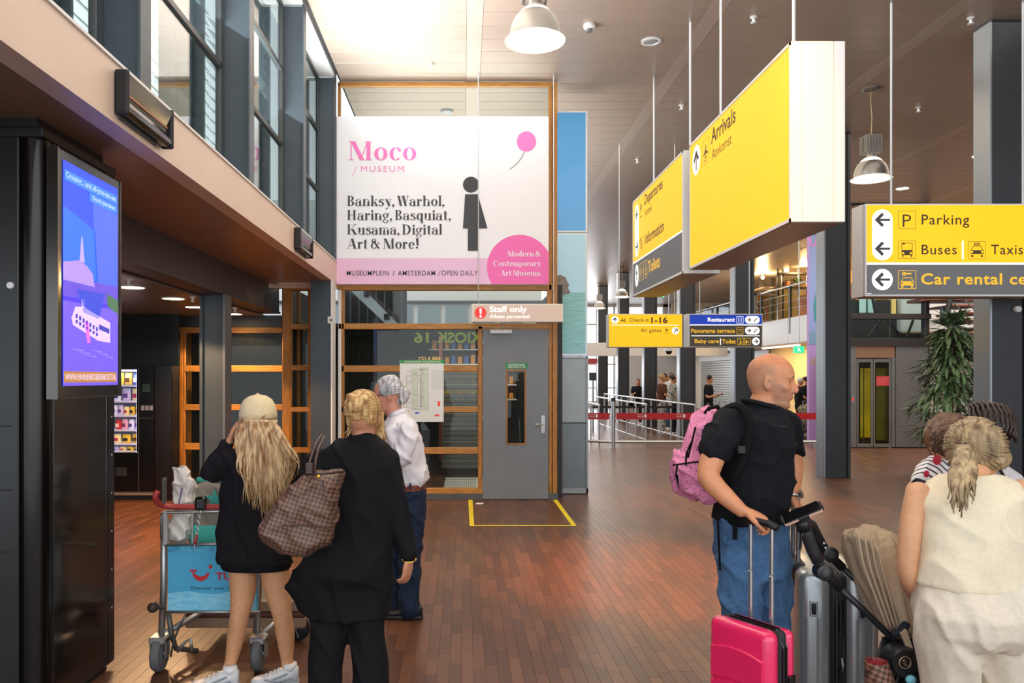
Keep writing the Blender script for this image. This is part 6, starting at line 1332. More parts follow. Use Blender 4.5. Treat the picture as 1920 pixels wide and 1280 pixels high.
# ---------------------------------------------------------------- old man in the white shirt
Y3 = 5.5; s3 = skin('pale', 'd49a80')
t = thing('person', (xw(755,Y3),Y3,0), 'grey-haired man with glasses in a white shirt, brown belt and dark jeans', 'person')
mb = MB(); h3 = HF(pw(727,739,Y3), (-.97,-.08,-.22), (0,0,1), 1.0); head(mb, h3)
limb(mb, [(pw(733,755,Y3), .058),(pw(742,782,Y3), .06),(pw(752,810,Y3), .1)])
rows(mb, [(728,776,810,Y3,.11),(732,784,860,Y3,.11),(748,786,900,Y3,.10)])
limb(mb, [(pw(768,940,Y3-.05),.06),(pw(767,1030,Y3-.07),.05),(pw(764,1135,Y3-.07),.04)]); limb(mb, [(pw(760,940,Y3+.05),.06),(pw(750,1030,Y3+.08),.05),(pw(742,1135,Y3+.08),.04)])
limb(mb, [(pw(764,810,Y3-.14),.04),(pw(750,860,Y3-.18),.034),(pw(728,858,Y3-.16),.032),(pw(704,850,Y3-.1),.028)]); hand(mb, pw(703,850,Y3-.1), (-1,.2,.1), (0,.3,1), 1)
limb(mb, [(pw(745,810,Y3+.18),.05),(pw(728,865,Y3+.18),.042),(pw(695,845,Y3+.1),.028)]); hand(mb, pw(695,845,Y3+.1), (-1,-.2,.1), (0,-.3,1), -1)
def c3(p):
    q = h3.M.transposed() @ (p-h3.c); b = hx('d08f74'); 
    return (b[0],b[1]*.9,b[2]*.88) if q.y > .05 and q.z < .0 else b
fuse(t, 'body', mb, .008, s3, 3, None, head_dents(h3), c3); eyes(t, h3)
mb = MB(); rows(mb, [(736,764,771,Y3,.062),(727,773,785,Y3,.11),(718,783,802,Y3,.17),(714,790,820,Y3,.18),(713,795,845,Y3,.17),(718,798,870,Y3,.165),(727,803,890,Y3,.16),(736,804,900,Y3,.155),(742,797,908,Y3,.145)])
limb(mb, [(pw(764,806,Y3-.14),.075),(pw(760,838,Y3-.18),.066),(pw(750,862,Y3-.19),.06),(pw(728,860,Y3-.16),.05),(pw(714,852,Y3-.12),.042)])
limb(mb, [(pw(745,806,Y3+.15),.07),(pw(728,862,Y3+.18),.058),(pw(704,848,Y3+.12),.042)])
wsh = cloth('white_shirt', 'e9e4e6', .02, .8); fuse(t, 'shirt', mb, .009, wsh, 3, (.016,9,7))
part(t, 'collar', MB().tube([pw(731,780,Y3-.05), pw(743,774,Y3-.075), pw(758,769,Y3-.05), pw(764,768,Y3+.03)], .017, 8, True, .45), wsh, True)
mb = MB(); rows(mb, [(742,797,905,Y3,.14),(741,798,925,Y3,.148),(741,799,950,Y3,.15),(744,797,975,Y3,.15)])
limb(mb, [(pw(768,955,Y3-.07),.10),(pw(769,1030,Y3-.07),.083),(pw(768,1100,Y3-.07),.072),(pw(768,1140,Y3-.07),.078)], 16); limb(mb, [(pw(758,955,Y3+.07),.10),(pw(750,1030,Y3+.08),.08),(pw(744,1100,Y3+.08),.07),(pw(742,1138,Y3+.08),.075)], 16)
jm = cloth('dark_jeans', '232f44', .15, .85, 60); fuse(t, 'jeans', mb, .009, jm, 3, (.012,10,8))
part(t, 'pocket', MB().rbox(pw(783,935,Y3-.10), pw(794,962,Y3-.06), .01, 2), jm, True)
be = MB(); be.loft([(pw(769.5,916,Y3),.205/2+.002,.147,(1,0,0),(0,1,0)),(pw(769.5,905,Y3),.205/2+.002,.147,(1,0,0),(0,1,0))], 28, 2.3); part(t, 'belt', be, mat('belt_brown', '7a3a20', .45), .6)
part(t, 'belt_loop', MB().box(pw(768,906,Y3-.155), pw(771,917,Y3-.14)), jm)
for x, yy, Yq in ((792,1160,Y3-.06),(765,1150,Y3+.1)): shoe(t, V((xw(x,Yq),Yq,0)), (-1,.05,0), .27, mat('shoe_black', '141416', .4), mat('sole_dark', '2a2624', .6), .07)
hw = hairmat('white', 'dcd8d6', '8f8a8a', 60)
mb = MB().ell(h3(0,-.03,.045), (.081,.09,.084)); mb.ell(h3(0,-.082,-.025), (.070,.042,.062)); fuse(t, 'hair', mb, .008, hw, 1, (.008,30,20)); arcs(t, hw, 110, h3, 13, .0045)
locks(t, hw, 24, lambda u: h3(-.055+.11*u,-.095,.03), lambda u: h3(-.065+.13*u,-.088,-.085), .009, 23, wav=.006)
g = part(t, 'glasses', MB(), BLACKM); bpy.data.objects.remove(g)
mb = MB()
for s in (-1,1):
    mb.tube([h3(s*.033+.024*math.cos(a), .104, .004+.018*math.sin(a)) for a in [k*PI/7 for k in range(15)]], .0022, 6, False); mb.tube([h3(s*.057,.1,.008), h3(s*.077,.05,.008), h3(s*.08,-.01,.0)], .0022, 6)
mb.tube([h3(-.01,.108,.008), h3(.01,.108,.008)], .002, 6); part(t, 'glasses', mb, BLACKM)

# ---------------------------------------------------------------- bald man with the pink backpack
Y4 = 3.4; s4 = skin('bald', 'd49066')
t = thing('person', (xw(1415,Y4),Y4,0), 'bald man in a black t-shirt and blue jeans wearing a pink backpack', 'person')
bald = t; mb = MB(); h4 = HF(pw(1446,714,Y4), (.90,-.42,-.10), (0,0,1), 1.0); head(mb, h4)
limb(mb, [(pw(1438,742,Y4+.01), .060),(pw(1430,768,Y4+.01), .064),(pw(1420,800,Y4+.02), .10)])
rows(mb, [(1372,1465,800,Y4+.02,.11),(1362,1470,880,Y4,.11),(1360,1460,960,Y4,.10)])
limb(mb, [(pw(1390,1010,Y4-.04),.075),(pw(1392,1200,Y4-.06),.055),(pw(1398,1400,Y4-.04),.045)]); limb(mb, [(pw(1438,1010,Y4+.06),.075),(pw(1446,1190,Y4+.08),.055),(pw(1450,1385,Y4+.1),.045)])
HR = pw(1390,957,Y4-.25)
limb(mb, [(pw(1366,800,Y4-.07),.052),(pw(1342,845,Y4-.13),.052),(pw(1328,888,Y4-.17),.045),(pw(1338,908,Y4-.19),.043),(pw(1360,930,Y4-.215),.038),(HR,.027)])
hand(mb, HR+V((.004,0,.004)), (.86,-.05,-.30), (-.25,.1,-1), -1, (.75,.8,.85,.9), 1.05, .7)
HL = pw(1484,928,Y4+.10)
limb(mb, [(pw(1474,800,Y4+.17),.06),(pw(1482,845,Y4+.18),.05),(pw(1487,885,Y4+.16),.044),(HL,.029)])
hand(mb, HL, (.35,-.25,-.75), (.15,-.1,-1), 1, (.6,.65,.7,.75), 1.02, .6)
def c4(p):
    q = h4.M.transposed() @ (p-h4.c); b = hx('d08c64')
    ss = lambda a, c, x: (lambda u: u*u*(3-2*u))(min(1, max(0, (x-a)/(c-a))))
    mixc = lambda A, B, f: tuple(a*(1-f)+c*f for a, c in zip(A, B))
    if (p-h4.c).length < .17:
        n_ = noise.noise(p*45)*.012; k1 = noise.noise(p*220)*.25+.85
        beard = ss(.0,.03,q.y+n_)*ss(-.020,-.042,q.z+n_-max(0,abs(q.x)-.045)*1.4)*ss(-.125,-.112,q.z)
        stub = ss(.035,.0,q.y+n_)*ss(.085,.05,q.z+n_)*ss(-.055,-.03,q.z)
        b = mixc(b, hx('c8784a'), .5*ss(.05,.09,q.z)); b = mixc(b, hx('84695a'), min(.8,.62*beard*k1)); b = mixc(b, hx('98765e'), .55*stub*k1)
        if q.y > .08 and abs(q.x) < .021: b = mixc(b, hx('b8685a'), .7*ss(-.076,-.072,q.z)*ss(-.052,-.056,q.z))
        b = mixc(b, hx('c8705a'), .35*ss(.085,.1,q.y)*ss(-.05,-.04,q.z)*ss(.0,-.015,q.z))
    return b
fuse(t, 'body', mb, .0055, s4, 4, None, head_dents(h4), c4); eyes(t, h4)
for s in (-1,1):
    part(t, 'eyebrow', MB().tube([h4(s*.014,.088,.022), h4(s*.027,.0865,.0275), h4(s*.044,.0765,.024)], [.0015,.003,.0015], 6, True, 1.0), mat('brow_hair', '8a6248', .8), True)
mb = MB(); rows(mb, [(1400,1452,753,Y4+.01,.072),(1394,1460,767,Y4+.01,.10),(1375,1473,780,Y4+.01,.13),(1358,1481,795,Y4+.01,.155),(1350,1485,820,Y4,.155),(1347,1486,860,Y4,.145),(1346,1483,905,Y4-.01,.145),(1342,1476,950,Y4-.01,.15),(1338,1470,976,Y4-.01,.15)])
limb(mb, [(pw(1372,795,Y4-.05),.08),(pw(1352,822,Y4-.10),.077),(pw(1341,842,Y4-.13),.074)]); limb(mb, [(pw(1468,795,Y4+.14),.075),(pw(1482,842,Y4+.18),.062)])
ts = cloth('tshirt', '15161b', .1, .9); fuse(t, 'tshirt', mb, .008, ts, 4, (.013,8,6))
nk = [pw(1429,759,Y4)+V((.080*math.cos(a), .076*math.sin(a), -.022*math.cos(a))) for a in [k*PI/12 for k in range(25)]]; part(t, 'neckband', MB().tube(nk, .010, 8, False), ts, True)
text(t, 'HUGO', Plane(lambda x, y: pw(x, y, Y4-.155+.0)+V((0,.0,0))), 1462,797,1476,801, mat('tshirt_print', '202127', .7), .02)
mb = MB(); rows(mb, [(1340,1470,968,Y4-.01,.14),(1340,1473,1000,Y4-.01,.15),(1343,1476,1045,Y4,.155),(1350,1475,1075,Y4,.15)])
limb(mb, [(pw(1390,1050,Y4-.06),.10),(pw(1388,1120,Y4-.07),.088),(pw(1394,1220,Y4-.06),.08),(pw(1398,1390,Y4-.04),.068)], 18); limb(mb, [(pw(1440,1050,Y4+.07),.098),(pw(1444,1120,Y4+.08),.09),(pw(1448,1220,Y4+.08),.078),(pw(1450,1380,Y4+.1),.066)], 18)
bj = cloth('blue_jeans', '46678c', .14, .85, 70); fuse(t, 'jeans', mb, .009, bj, 4, (.012,10,7))
for x, Yq in ((1390,Y4-.06),(1440,Y4+.1)): shoe(t, V((xw(x,Yq),Yq,0)), (.9,-.4,0), .28, WHITE, WHITE, .075)
cw = pw(1484.5,925,Y4+.10); part(t, 'wristwatch', MB().tube([cw+V((.036*math.cos(a),.034*math.sin(a),-.008*math.cos(a))) for a in [k*PI/10 for k in range(21)]], .0075, 8, False, .6), CHROME, True)
part(t, 'watch_dial', MB().lathe(cw+V((.03,-.026,0)), [(.017,-.004),(.017,.005),(0,.006)], 16, (.7,-.6,.2)), CHROME)
# backpack
mp = bpy.data.materials.new('backpack_pink'); mp.use_nodes = True; nt = mp.node_tree; b_ = nt.nodes['Principled BSDF']; b_.inputs['Roughness'].default_value = .75
tc = nt.nodes.new('ShaderNodeTexCoord'); last = None
basec = (*hx('e88aae'), 1)
prev = None
for k, (sc, th, cc) in enumerate(((95,.2,'3a3550'),(70,.18,'7a58a8'),(80,.17,'c43a6a'),(60,.11,'f4d0dc'))):
    vo = nt.nodes.new('ShaderNodeTexVoronoi'); vo.inputs['Scale'].default_value = sc; mp_ = nt.nodes.new('ShaderNodeMapping'); mp_.inputs['Location'].default_value = (k*3.1,k*1.7,k); mp_.inputs['Rotation'].default_value = (k*.7,.4*k,.3); mp_.inputs['Scale'].default_value = (1,1,.55)
    nt.links.new(tc.outputs['Object'], mp_.inputs[0]); nt.links.new(mp_.outputs[0], vo.inputs[0])
    lt = nt.nodes.new('ShaderNodeMath'); lt.operation = 'LESS_THAN'; lt.inputs[1].default_value = th; nt.links.new(vo.outputs['Distance'], lt.inputs[0])
    mx = nt.nodes.new('ShaderNodeMix'); mx.data_type = 'RGBA'; mx.inputs[6].default_value = basec; mx.inputs[7].default_value = (*hx(cc), 1); nt.links.new(lt.outputs[0], mx.inputs[0])
    if prev: nt.links.new(prev, mx.inputs[6])
    prev = mx.outputs[2]
nt.links.new(prev, b_.inputs['Base Color'])
Ybp = 3.5; t = thing('backpack', pw(1312,935,Ybp), 'pink patterned backpack worn by the bald man', 'backpack')
mb = MB(); rows(mb, [(1322,1352,766,Ybp,.05),(1306,1362,778,Ybp,.09),(1292,1366,800,Ybp,.12),(1283,1366,830,Ybp,.135),(1276,1366,862,Ybp,.14),(1274,1368,890,Ybp,.14),(1278,1362,915,Ybp,.13),(1290,1345,930,Ybp,.11),(1302,1330,937,Ybp,.08)], 2.6)
rows(mb, [(1268,1310,848,Ybp,.09),(1262,1318,866,Ybp,.12),(1262,1322,895,Ybp,.12),(1270,1325,922,Ybp,.1),(1285,1318,930,Ybp,.07)], 2.6)
fuse(t, 'sack', mb, .008, mp, 3, (.016,10,9))
zp = mat('zip_black', '0c0c0e', .8, spec=.15)
part(t, 'zip', MB().tube([pw(1304,800,Ybp-.13), pw(1297,830,Ybp-.14), pw(1290,858,Ybp-.15)], .004, 6), zp); part(t, 'zip_pull', MB().tube([pw(1297,828,Ybp-.15), pw(1289,845,Ybp-.16), pw(1285,872,Ybp-.15), pw(1287,848,Ybp-.16)], .004, 6), zp)
part(t, 'zip', MB().tube([pw(1262,872,Ybp-.08), pw(1275,870,Ybp-.12), pw(1318,864,Ybp-.125)], .004, 6), zp); part(t, 'zip_pull', MB().tube([pw(1270,872,Ybp-.12), pw(1267,890,Ybp-.13), pw(1273,915,Ybp-.12), pw(1270,890,Ybp-.13)], .004, 6), zp)
part(t, 'haul_loop', MB().tube([pw(1322,775,Ybp-.05), pw(1330,765,Ybp-.06), pw(1345,762,Ybp-.05), pw(1350,772,Ybp-.03)], .009, 8), zp)
st = [pw(1343,778,Y4+.04), pw(1362,764,Y4-.05), pw(1384,760,Y4-.10), pw(1400,775,Y4-.15), pw(1406,800,Y4-.175), pw(1400,835,Y4-.185), pw(1392,865,Y4-.18), pw(1380,890,Y4-.17), pw(1366,905,Y4-.14)]
part(t, 'shoulder_strap', MB().tube([p for p, r in sm_path([(p, 0) for p in st], 4)], .018, 10, True, .4, (0,-1,.2)), zp, True)
part(t, 'buckle', MB().rbox(pw(1384,836,Y4-.205), pw(1396,850,Y4-.185), .004, 1), BLACKM)
part(t, 'shoulder_strap', MB().tube([pw(1440,775,Y4+.12), pw(1466,782,Y4+.08), pw(1480,810,Y4+.05), pw(1484,850,Y4+.08)], .02, 10, True, .35, (0,-1,.2)), zp, True)
part(t, 'loose_strap', MB().box(pw(1374,948,Y4-.175), pw(1382,1011,Y4-.170)), zp); part(t, 'loose_strap', MB().tube([pw(1345,935,Y4-.1), pw(1347,1000,Y4-.17), pw(1350,1068,Y4-.17)], .010, 8, True, .3, (0,-1,0)), zp)

# ---------------------------------------------------------------- woman in cream, leaning forward
Y5 = 2.9; s5 = skin('fair', 'd8a078')
t = thing('person', (xw(1825,Y5),Y5,0), 'person with tied back blond hair in a sleeveless cream top and trousers, leaning forward', 'person')
mb = MB(); h5 = HF(pw(1828,848,Y5+.12), (.12,.80,-.62), (0,.5,.8), 1.0); head(mb, h5, False)
limb(mb, [(pw(1826,868,Y5+.08), .055),(pw(1824,895,Y5+.05), .06),(pw(1822,935,Y5+.02), .1)])
rows(mb, [(1745,1895,915,Y5+.04,.08),(1740,1902,960,Y5,.10),(1738,1902,1050,Y5-.02,.10),(1735,1910,1110,Y5-.04,.11)])
limb(mb, [(pw(1778,1180,Y5-.04),.11),(pw(1782,1330,Y5),.07),(pw(1786,1500,Y5),.045)]); limb(mb, [(pw(1888,1180,Y5-.04),.11),(pw(1892,1330,Y5),.07),(pw(1896,1500,Y5),.045)])
limb(mb, [(pw(1722,925,Y5+.02),.044),(pw(1710,975,Y5),.040),(pw(1703,1040,Y5),.037),(pw(1704,1083,Y5+.02),.034),(pw(1714,1110,Y5+.13),.030),(pw(1722,1128,Y5+.24),.024)]); hand(mb, pw(1722,1128,Y5+.24), (.1,.9,-.4), (.3,0,-1), 1, k=.95)
limb(mb, [(pw(1913,920,Y5+.02),.044),(pw(1926,980,Y5),.039),(pw(1934,1050,Y5+.04),.035),(pw(1928,1090,Y5+.2),.026)]); hand(mb, pw(1928,1090,Y5+.2), (-.1,.9,-.3), (-.3,0,-1), -1, k=.95)
fuse(t, 'body', mb, .007, s5, 3, None, head_dents(h5), skc('d8a078'))
mb = MB(); rows(mb, [(1792,1852,886,Y5+.05,.07),(1770,1876,893,Y5+.04,.085),(1745,1898,902,Y5+.03,.10),(1729,1908,918,Y5+.02,.11),(1724,1912,945,Y5,.12),(1724,1914,985,Y5-.01,.13),(1725,1914,1030,Y5-.02,.135),(1721,1916,1065,Y5-.02,.14),(1717,1924,1088,Y5-.02,.145),(1722,1922,1096,Y5-.02,.145)], 2.4)
cr = cloth('cream_vest', 'e6d8bc', .03, .85); fuse(t, 'sleeveless_top', mb, .008, cr, 4, (.010,6,5))
mb = MB(); rows(mb, [(1728,1920,1078,Y5-.02,.13),(1723,1926,1110,Y5-.03,.15),(1722,1932,1145,Y5-.05,.16),(1732,1928,1180,Y5-.05,.15),(1750,1915,1205,Y5-.04,.12)], 2.4)
limb(mb, [(pw(1776,1150,Y5-.05),.108),(pw(1777,1200,Y5-.04),.106),(pw(1779,1290,Y5),.094),(pw(1784,1400,Y5),.09),(pw(1786,1530,Y5),.085)], 18); limb(mb, [(pw(1882,1150,Y5-.05),.108),(pw(1886,1200,Y5-.04),.108),(pw(1892,1290,Y5),.100),(pw(1896,1400,Y5),.09),(pw(1900,1530,Y5),.085)], 18)
tm = cloth('cream_trousers', 'ddd0bc', .04, .85); fuse(t, 'trousers', mb, .009, tm, 4, (.012,9,1.6))
part(t, 'waistband', MB().loft([(pw(1824,1084,Y5-.02),.194,.137,(1,0,0),(0,1,0)),(pw(1824,1078,Y5-.02),.193,.135,(1,0,0),(0,1,0))], 28, 2.4), tm, .6)
for x in (1786,1900): shoe(t, V((xw(x,Y5),Y5-.06,0)), (0,1,0), .24, mat('shoe_tan', 'b08a60', .5), RUBBER, .06)
hg = hairmat('ash_blond', 'c0a67e', '6a543c', 40)
mb = MB().ell(h5(0,-.02,.03), (.094,.108,.10)); mb.ell(h5(.04,-.03,-.04), (.055,.06,.05)); mb.ell(h5(-.04,-.03,-.04), (.055,.06,.05)); fuse(t, 'hair', mb, .007, hg, 1, (.006,22,10))
tie = pw(1808,841,Y5-.02)
rr = random.Random(31); mb = MB()
for k in range(260):                               # strands radiating from the tie over the skull
    a = rr.uniform(0,2*PI); L = rr.uniform(.5,1.45); pts = []
    bx = (tie-h5.c).normalized(); e1 = bx.orthogonal().normalized(); e2 = bx.cross(e1)
    for j in range(7):
        th = L*j/6; d = bx*math.cos(th)+(e1*math.cos(a)+e2*math.sin(a))*math.sin(th); q = h5.M.transposed() @ d
        qq = 1/math.sqrt((q.x/.103)**2+(q.y/.116)**2+(q.z/.112)**2); pts.append(h5(0,-.018,.01)+d*qq*rr.uniform(.99,1.03))
    mb.tube(pts, [.003,.0042,.005,.005,.005,.0045,.003], 5, True, 1.6)
stuff_hair(t, 'hair_lock', mb, hg)
part(t, 'hair_tie', MB().tube([tie+V((.016*math.cos(a),-.004,.016*math.sin(a))) for a in [k*PI/6 for k in range(13)]], .006, 8, False), BLACKM, True)
locks(t, hg, 46, lambda u: tie+V((0,-.006,0)), lambda u: pw(1782+44*u,905+48*math.sin(PI*(u*.6+.3)),Y5-.17), .009, 41, wav=.012, mid=lambda u: pw(1790+34*u,872,Y5-.14), jit=.010)
# girl with braids and small child in front of her
sb = skin('brown', '8a5638'); Y6 = 3.5
t = thing('person', (xw(1862,Y6),Y6,0), 'person with dark braided hair bending behind the woman in cream', 'person')
mb = MB(); h6 = HF(pw(1852,812,Y6), (-.2,-.55,-.75), (0,-.5,.6), .98); head(mb, h6, False); limb(mb, [(pw(1856,830,Y6+.05),.05),(pw(1860,870,Y6+.1),.06)]); rows(mb, [(1805,1905,900,Y6+.1,.09),(1810,1900,1040,Y6+.1,.1),(1805,1905,1100,Y6+.1,.11)])
limb(mb, [(pw(1830,1090,Y6+.1),.09),(pw(1830,1390,Y6+.1),.045)]); limb(mb, [(pw(1880,1090,Y6+.1),.09),(pw(1880,1390,Y6+.1),.045)])
fuse(t, 'body', mb, .009, sb, 2, None, None, skc('9c6040'))
mb = MB(); rows(mb, [(1835,1880,870,Y6+.1,.07),(1800,1908,890,Y6+.1,.12),(1800,1908,1050,Y6+.1,.13)]); fuse(t, 'shirt', mb, .012, cloth('pale_shirt', 'c9c2c4'), 3)
mb = MB(); rows(mb, [(1805,1905,1040,Y6+.1,.12),(1800,1908,1120,Y6+.1,.13)]); limb(mb, [(pw(1830,1110,Y6+.1),.09),(pw(1830,1400,Y6+.1),.06)]); limb(mb, [(pw(1880,1110,Y6+.1),.09),(pw(1880,1400,Y6+.1),.06)]); fuse(t, 'trousers', mb, .012, cloth('dark_shorts', '22242c'), 3)
bh = mat('hair_braid', '2c1c14', .5, bump=.2, scale=60); mb = MB().ell(h6(0,-.015,.035), (.084,.10,.094)); fuse(t, 'hair', mb, .009, bh, 1)
mb = MB()
for k in range(13):
    a = -1.35+k*.225; pts = []
    for j in range(15):
        th = -.9+j*.19; q = h6(math.sin(a)*.089*math.cos(th*.35), math.sin(-th)*.104-.015, math.cos(th)*math.cos(a)*.099+.035); pts.append(q+h6.r*.0035*math.sin(j*2.2))
    mb.tube(pts, [.0075+.002*math.sin(j*2.6) for j in range(15)], 6)
for k in range(9): q0 = h6(-.08+.02*k,-.09,-.0); mb.tube([q0, q0+V((.03,.02,-.08)), pw(1868+k*2,870+k*3,Y6-.02)], [.009,.008,.006], 6)
part(t, 'braid', mb, bh, True)['kind'] = 'stuff'
Y7 = 3.3; t = thing('person', (xw(1762,Y7),Y7,0), 'child with brown hair in a striped dress with red hearts, half hidden', 'person')
mb = MB(); h7 = HF(pw(1782,830,Y7), (.6,-.5,-.3), (0,0,1), .88); head(mb, h7, False); limb(mb, [(pw(1778,850,Y7),.045),(pw(1770,880,Y7),.05)]); rows(mb, [(1740,1800,885,Y7,.07),(1738,1805,1000,Y7,.09)]); limb(mb, [(pw(1745,890,Y7-.02),.038),(pw(1728,905,Y7-.04),.035),(pw(1712,922,Y7-.03),.030),(pw(1722,945,Y7+.05),.024)]); hand(mb, pw(1722,945,Y7+.05), (.7,.3,-.4), (.2,0,-1), 1, k=.7)
limb(mb, [(pw(1755,1000,Y7),.06),(pw(1755,1390,Y7),.035)]); limb(mb, [(pw(1788,1000,Y7),.06),(pw(1788,1390,Y7),.035)])
fuse(t, 'body', mb, .008, s5, 2, None, None, skc('d8a078'))
stp = bpy.data.materials.new('striped_dress'); stp.use_nodes = True; nt = stp.node_tree; b_ = nt.nodes['Principled BSDF']; tc = nt.nodes.new('ShaderNodeTexCoord'); wv = nt.nodes.new('ShaderNodeTexWave'); wv.inputs['Scale'].default_value = 16; wv.bands_direction = 'DIAGONAL'; wv.inputs['Distortion'].default_value = 1
rp = nt.nodes.new('ShaderNodeValToRGB'); rp.color_ramp.elements[0].position = .16; rp.color_ramp.elements[0].color = (*hx('20222c'),1); rp.color_ramp.elements[1].position = .24; rp.color_ramp.elements[1].color = (*hx('efe9ea'),1)
nt.links.new(tc.outputs['Object'], wv.inputs[0]); nt.links.new(wv.outputs[0], rp.inputs[0]); nt.links.new(rp.outputs[0], b_.inputs['Base Color'])
mb = MB(); rows(mb, [(1750,1790,862,Y7,.06),(1738,1800,878,Y7,.09),(1732,1805,930,Y7,.11),(1725,1815,1060,Y7,.13)]); limb(mb, [(pw(1752,880,Y7-.03),.055),(pw(1738,893,Y7-.05),.052),(pw(1732,900,Y7-.05),.048)]); dr = fuse(t, 'dress', mb, .009, stp, 3, (.008,10,6))
part(dr, 'heart_print', MB().ell(pw(1757,862,Y7-.085), (.018,.004,.02), None, 12, 8), mat('heart_red', 'c4203a', .6), True); part(dr, 'heart_print', MB().ell(pw(1737,888,Y7-.105), (.012,.004,.014), None, 12, 8), mat('heart_red', 'c4203a', .6), True)
hbn = hairmat('brown_child', '7a563c', '3e2a1e'); mb = MB().ell(h7(0,-.015,.03), (.09,.105,.098)); mb.ell(h7(-.05,-.05,-.02), (.05,.05,.06)); fuse(t, 'hair', mb, .008, hbn, 1, (.008,24,14))
locks(t, hbn, 34, lambda u: pw(1765+20*u,796,Y7-.05), lambda u: pw(1748+16*u,835+10*math.sin(u*9),Y7-.09), .009, 51, wav=.012, mid=lambda u: pw(1745+14*u,812,Y7-.10), jit=.010)

# ---------------------------------------------------------------- people in the distance
def figure(px, ytop, Y, f, label, top, bottom, hair, sk='c98f6c', hc='3a2a20', arms='phone', female=False, dress=None, group=None, hgt=None):
    zt = zw(ytop, Y); k = zt/1.75; X = xw(px, Y); t = thing('person', (X,Y,0), label, 'person'); r, fv, u = ax(f, (0,0,1)); P = lambda a,b,c: V((X,Y,0))+(r*a+fv*b)*k+u*c*k
    mb = MB(); h = HF(P(0,.02,1.63), V(f)+V((0,0,-.35 if arms == 'phone' else 0)), (0,0,1), k); head(mb, h, not female)
    limb(mb, [(P(0,-.01,1.55),.055*k),(P(0,-.02,1.45),.06*k)]); ring = lambda z,a,b: (P(0,-.01,z),a*k,b*k,r,fv)
    W = .19 if female else .21; mb.loft([ring(.9,.16,.11),(ring(1.1,.14,.1)),ring(1.3,.17,.11),ring(1.42,W*.8,.08),ring(1.47,.07,.06)], 16)
    for s in (-1,1):
        limb(mb, [(P(s*.09,0,.92),.085*k),(P(s*.09,.02,.5),.055*k),(P(s*.09,-.01,.09),.038*k)], 10); mb.ell(P(s*.09,.05,.05), (.045*k,.045*k,.04*k), None, 10, 6)
        if arms == 'phone' or (arms == 'one' and s > 0): J = [P(s*W,0,1.4), P(s*(W+.03),.02,1.13), P(s*.1,.26,1.18)]
        else: J = [P(s*W,0,1.4), P(s*(W+.05),-.02,1.12), P(s*(W+.04),.04,.86)]
        limb(mb, [(J[0],.036*k),(J[0]*.5+J[1]*.5,.038*k),(J[1],.038*k),(J[2],.028*k)], 10)
        dd = (J[2]-J[1]).normalized(); hand(mb, J[2], dd, -r*s if arms != 'phone' else V((0,0,1)), s, k=k*.95)
    fuse(t, 'body', mb, .012, skin('far_'+sk, sk), 2, None, None, skc(sk))
    mb = MB(); mb.loft([ring(.86,.18,.13),ring(1.1,.165 if not female else .15,.125),ring(1.3,.19,.135),ring(1.41,W*.95,.11),ring(1.48,.09,.08)], 18)
    for s in (-1,1): mb2 = limb(mb, [(J0, .068*k) for J0 in (P(s*(W-.01),0,1.405),)]+[(P(s*(W+.02),.01,1.24),.062*k)], 10)
    fuse(t, 'top', mb, .013, top, 2, (.01,8,6))
    mb = MB(); 
    if dress: mb.loft([ring(.95,.16,.12),ring(.8,.19,.15),ring(.55,.21,.18)], 18)
    else:
        mb.loft([ring(.8,.18,.13),ring(.97,.17,.12)], 16)
        for s in (-1,1): limb(mb, [(P(s*.09,0,.88),.095*k),(P(s*.09,.02,.5),.07*k),(P(s*.09,-.01,.12),.055*k)], 10)
    fuse(t, 'skirt' if dress else 'trousers', mb, .013, bottom, 2)
    hm_ = hairmat('far_'+hc, hc, hc, 30)
    mb = MB().ell(h(0,-.02,.04), (.083*k,.10*k,.09*k), None, 16, 10)
    if hair == 'bun': mb.ell(h(0,-.1,.07), (.045*k,)*3, None, 12, 8)
    if hair == 'long': mb.loft([(h(0,-.05,.05),.08*k,.05*k,r,fv),(h(0,-.09,-.1),.085*k,.035*k,r,fv),(h(0,-.09,-.22),.05*k,.02*k,r,fv)], 14)
    fuse(t, 'hair', mb, .012, hm_, 1, (.006,20,14))
    for s in (-1,1): b = P(s*.09,-.06,0); b.z = 0; shoe(t, b, f, .26*k, mat('far_shoe', 'd8d4d0', .5), WHITE, .07*k)
    return t, P, k
cb = cloth('far_black', '1c1b1e'); cj = cloth('far_jeans', '3a4a60'); cwh = cloth('far_white', 'd8d4d2'); crd = cloth('far_red', '8a2028'); cbr = cloth('far_brown', '5a3a2a'); cpat = mat('cloth_pattern', 'cfc6b8', .8, col2='2a2624', scale=18)
t_, P_2, k_ = figure(1329, 703, 22, (.8,-.5,0), 'man in a black t-shirt looking down at a phone before the silver shutter', cb, cj, 'short', arms='phone', hc='2a211c')
single('phone', MB().rbox(P_2(-.04,.36,1.19), P_2(.04,.38,1.24), .005, 1), BLACK, P_2(0,.36,1.2), 'small dark phone held by the man in front of the silver shutter', 'phone')
c = V((xw(1356,22),22,0)); t = thing('suitcase', c, 'small dark upright suitcase beside the man reading his phone', 'suitcase'); part(t, 'shell', MB().rbox(c+V((-.17,-.12,.06)), c+V((.17,.12,.6)), .04, 3), mat('case_dark', '2c3038', .4), .6); part(t, 'handle', MB().tube([c+V((-.08,.08,.6)), c+V((-.08,.08,.98)), c+V((.08,.08,.98)), c+V((.08,.08,.6))], .012, 8), CHROME)
for x in (-.12,.12): part(t, 'wheel', MB().tube([c+V((x,-.09,.03)), c+V((x+.02,-.09,.03))], .03, 12), RUBBER); part(t, 'wheel', MB().tube([c+V((x,.09,.03)), c+V((x+.02,.09,.03))], .03, 12), RUBBER)
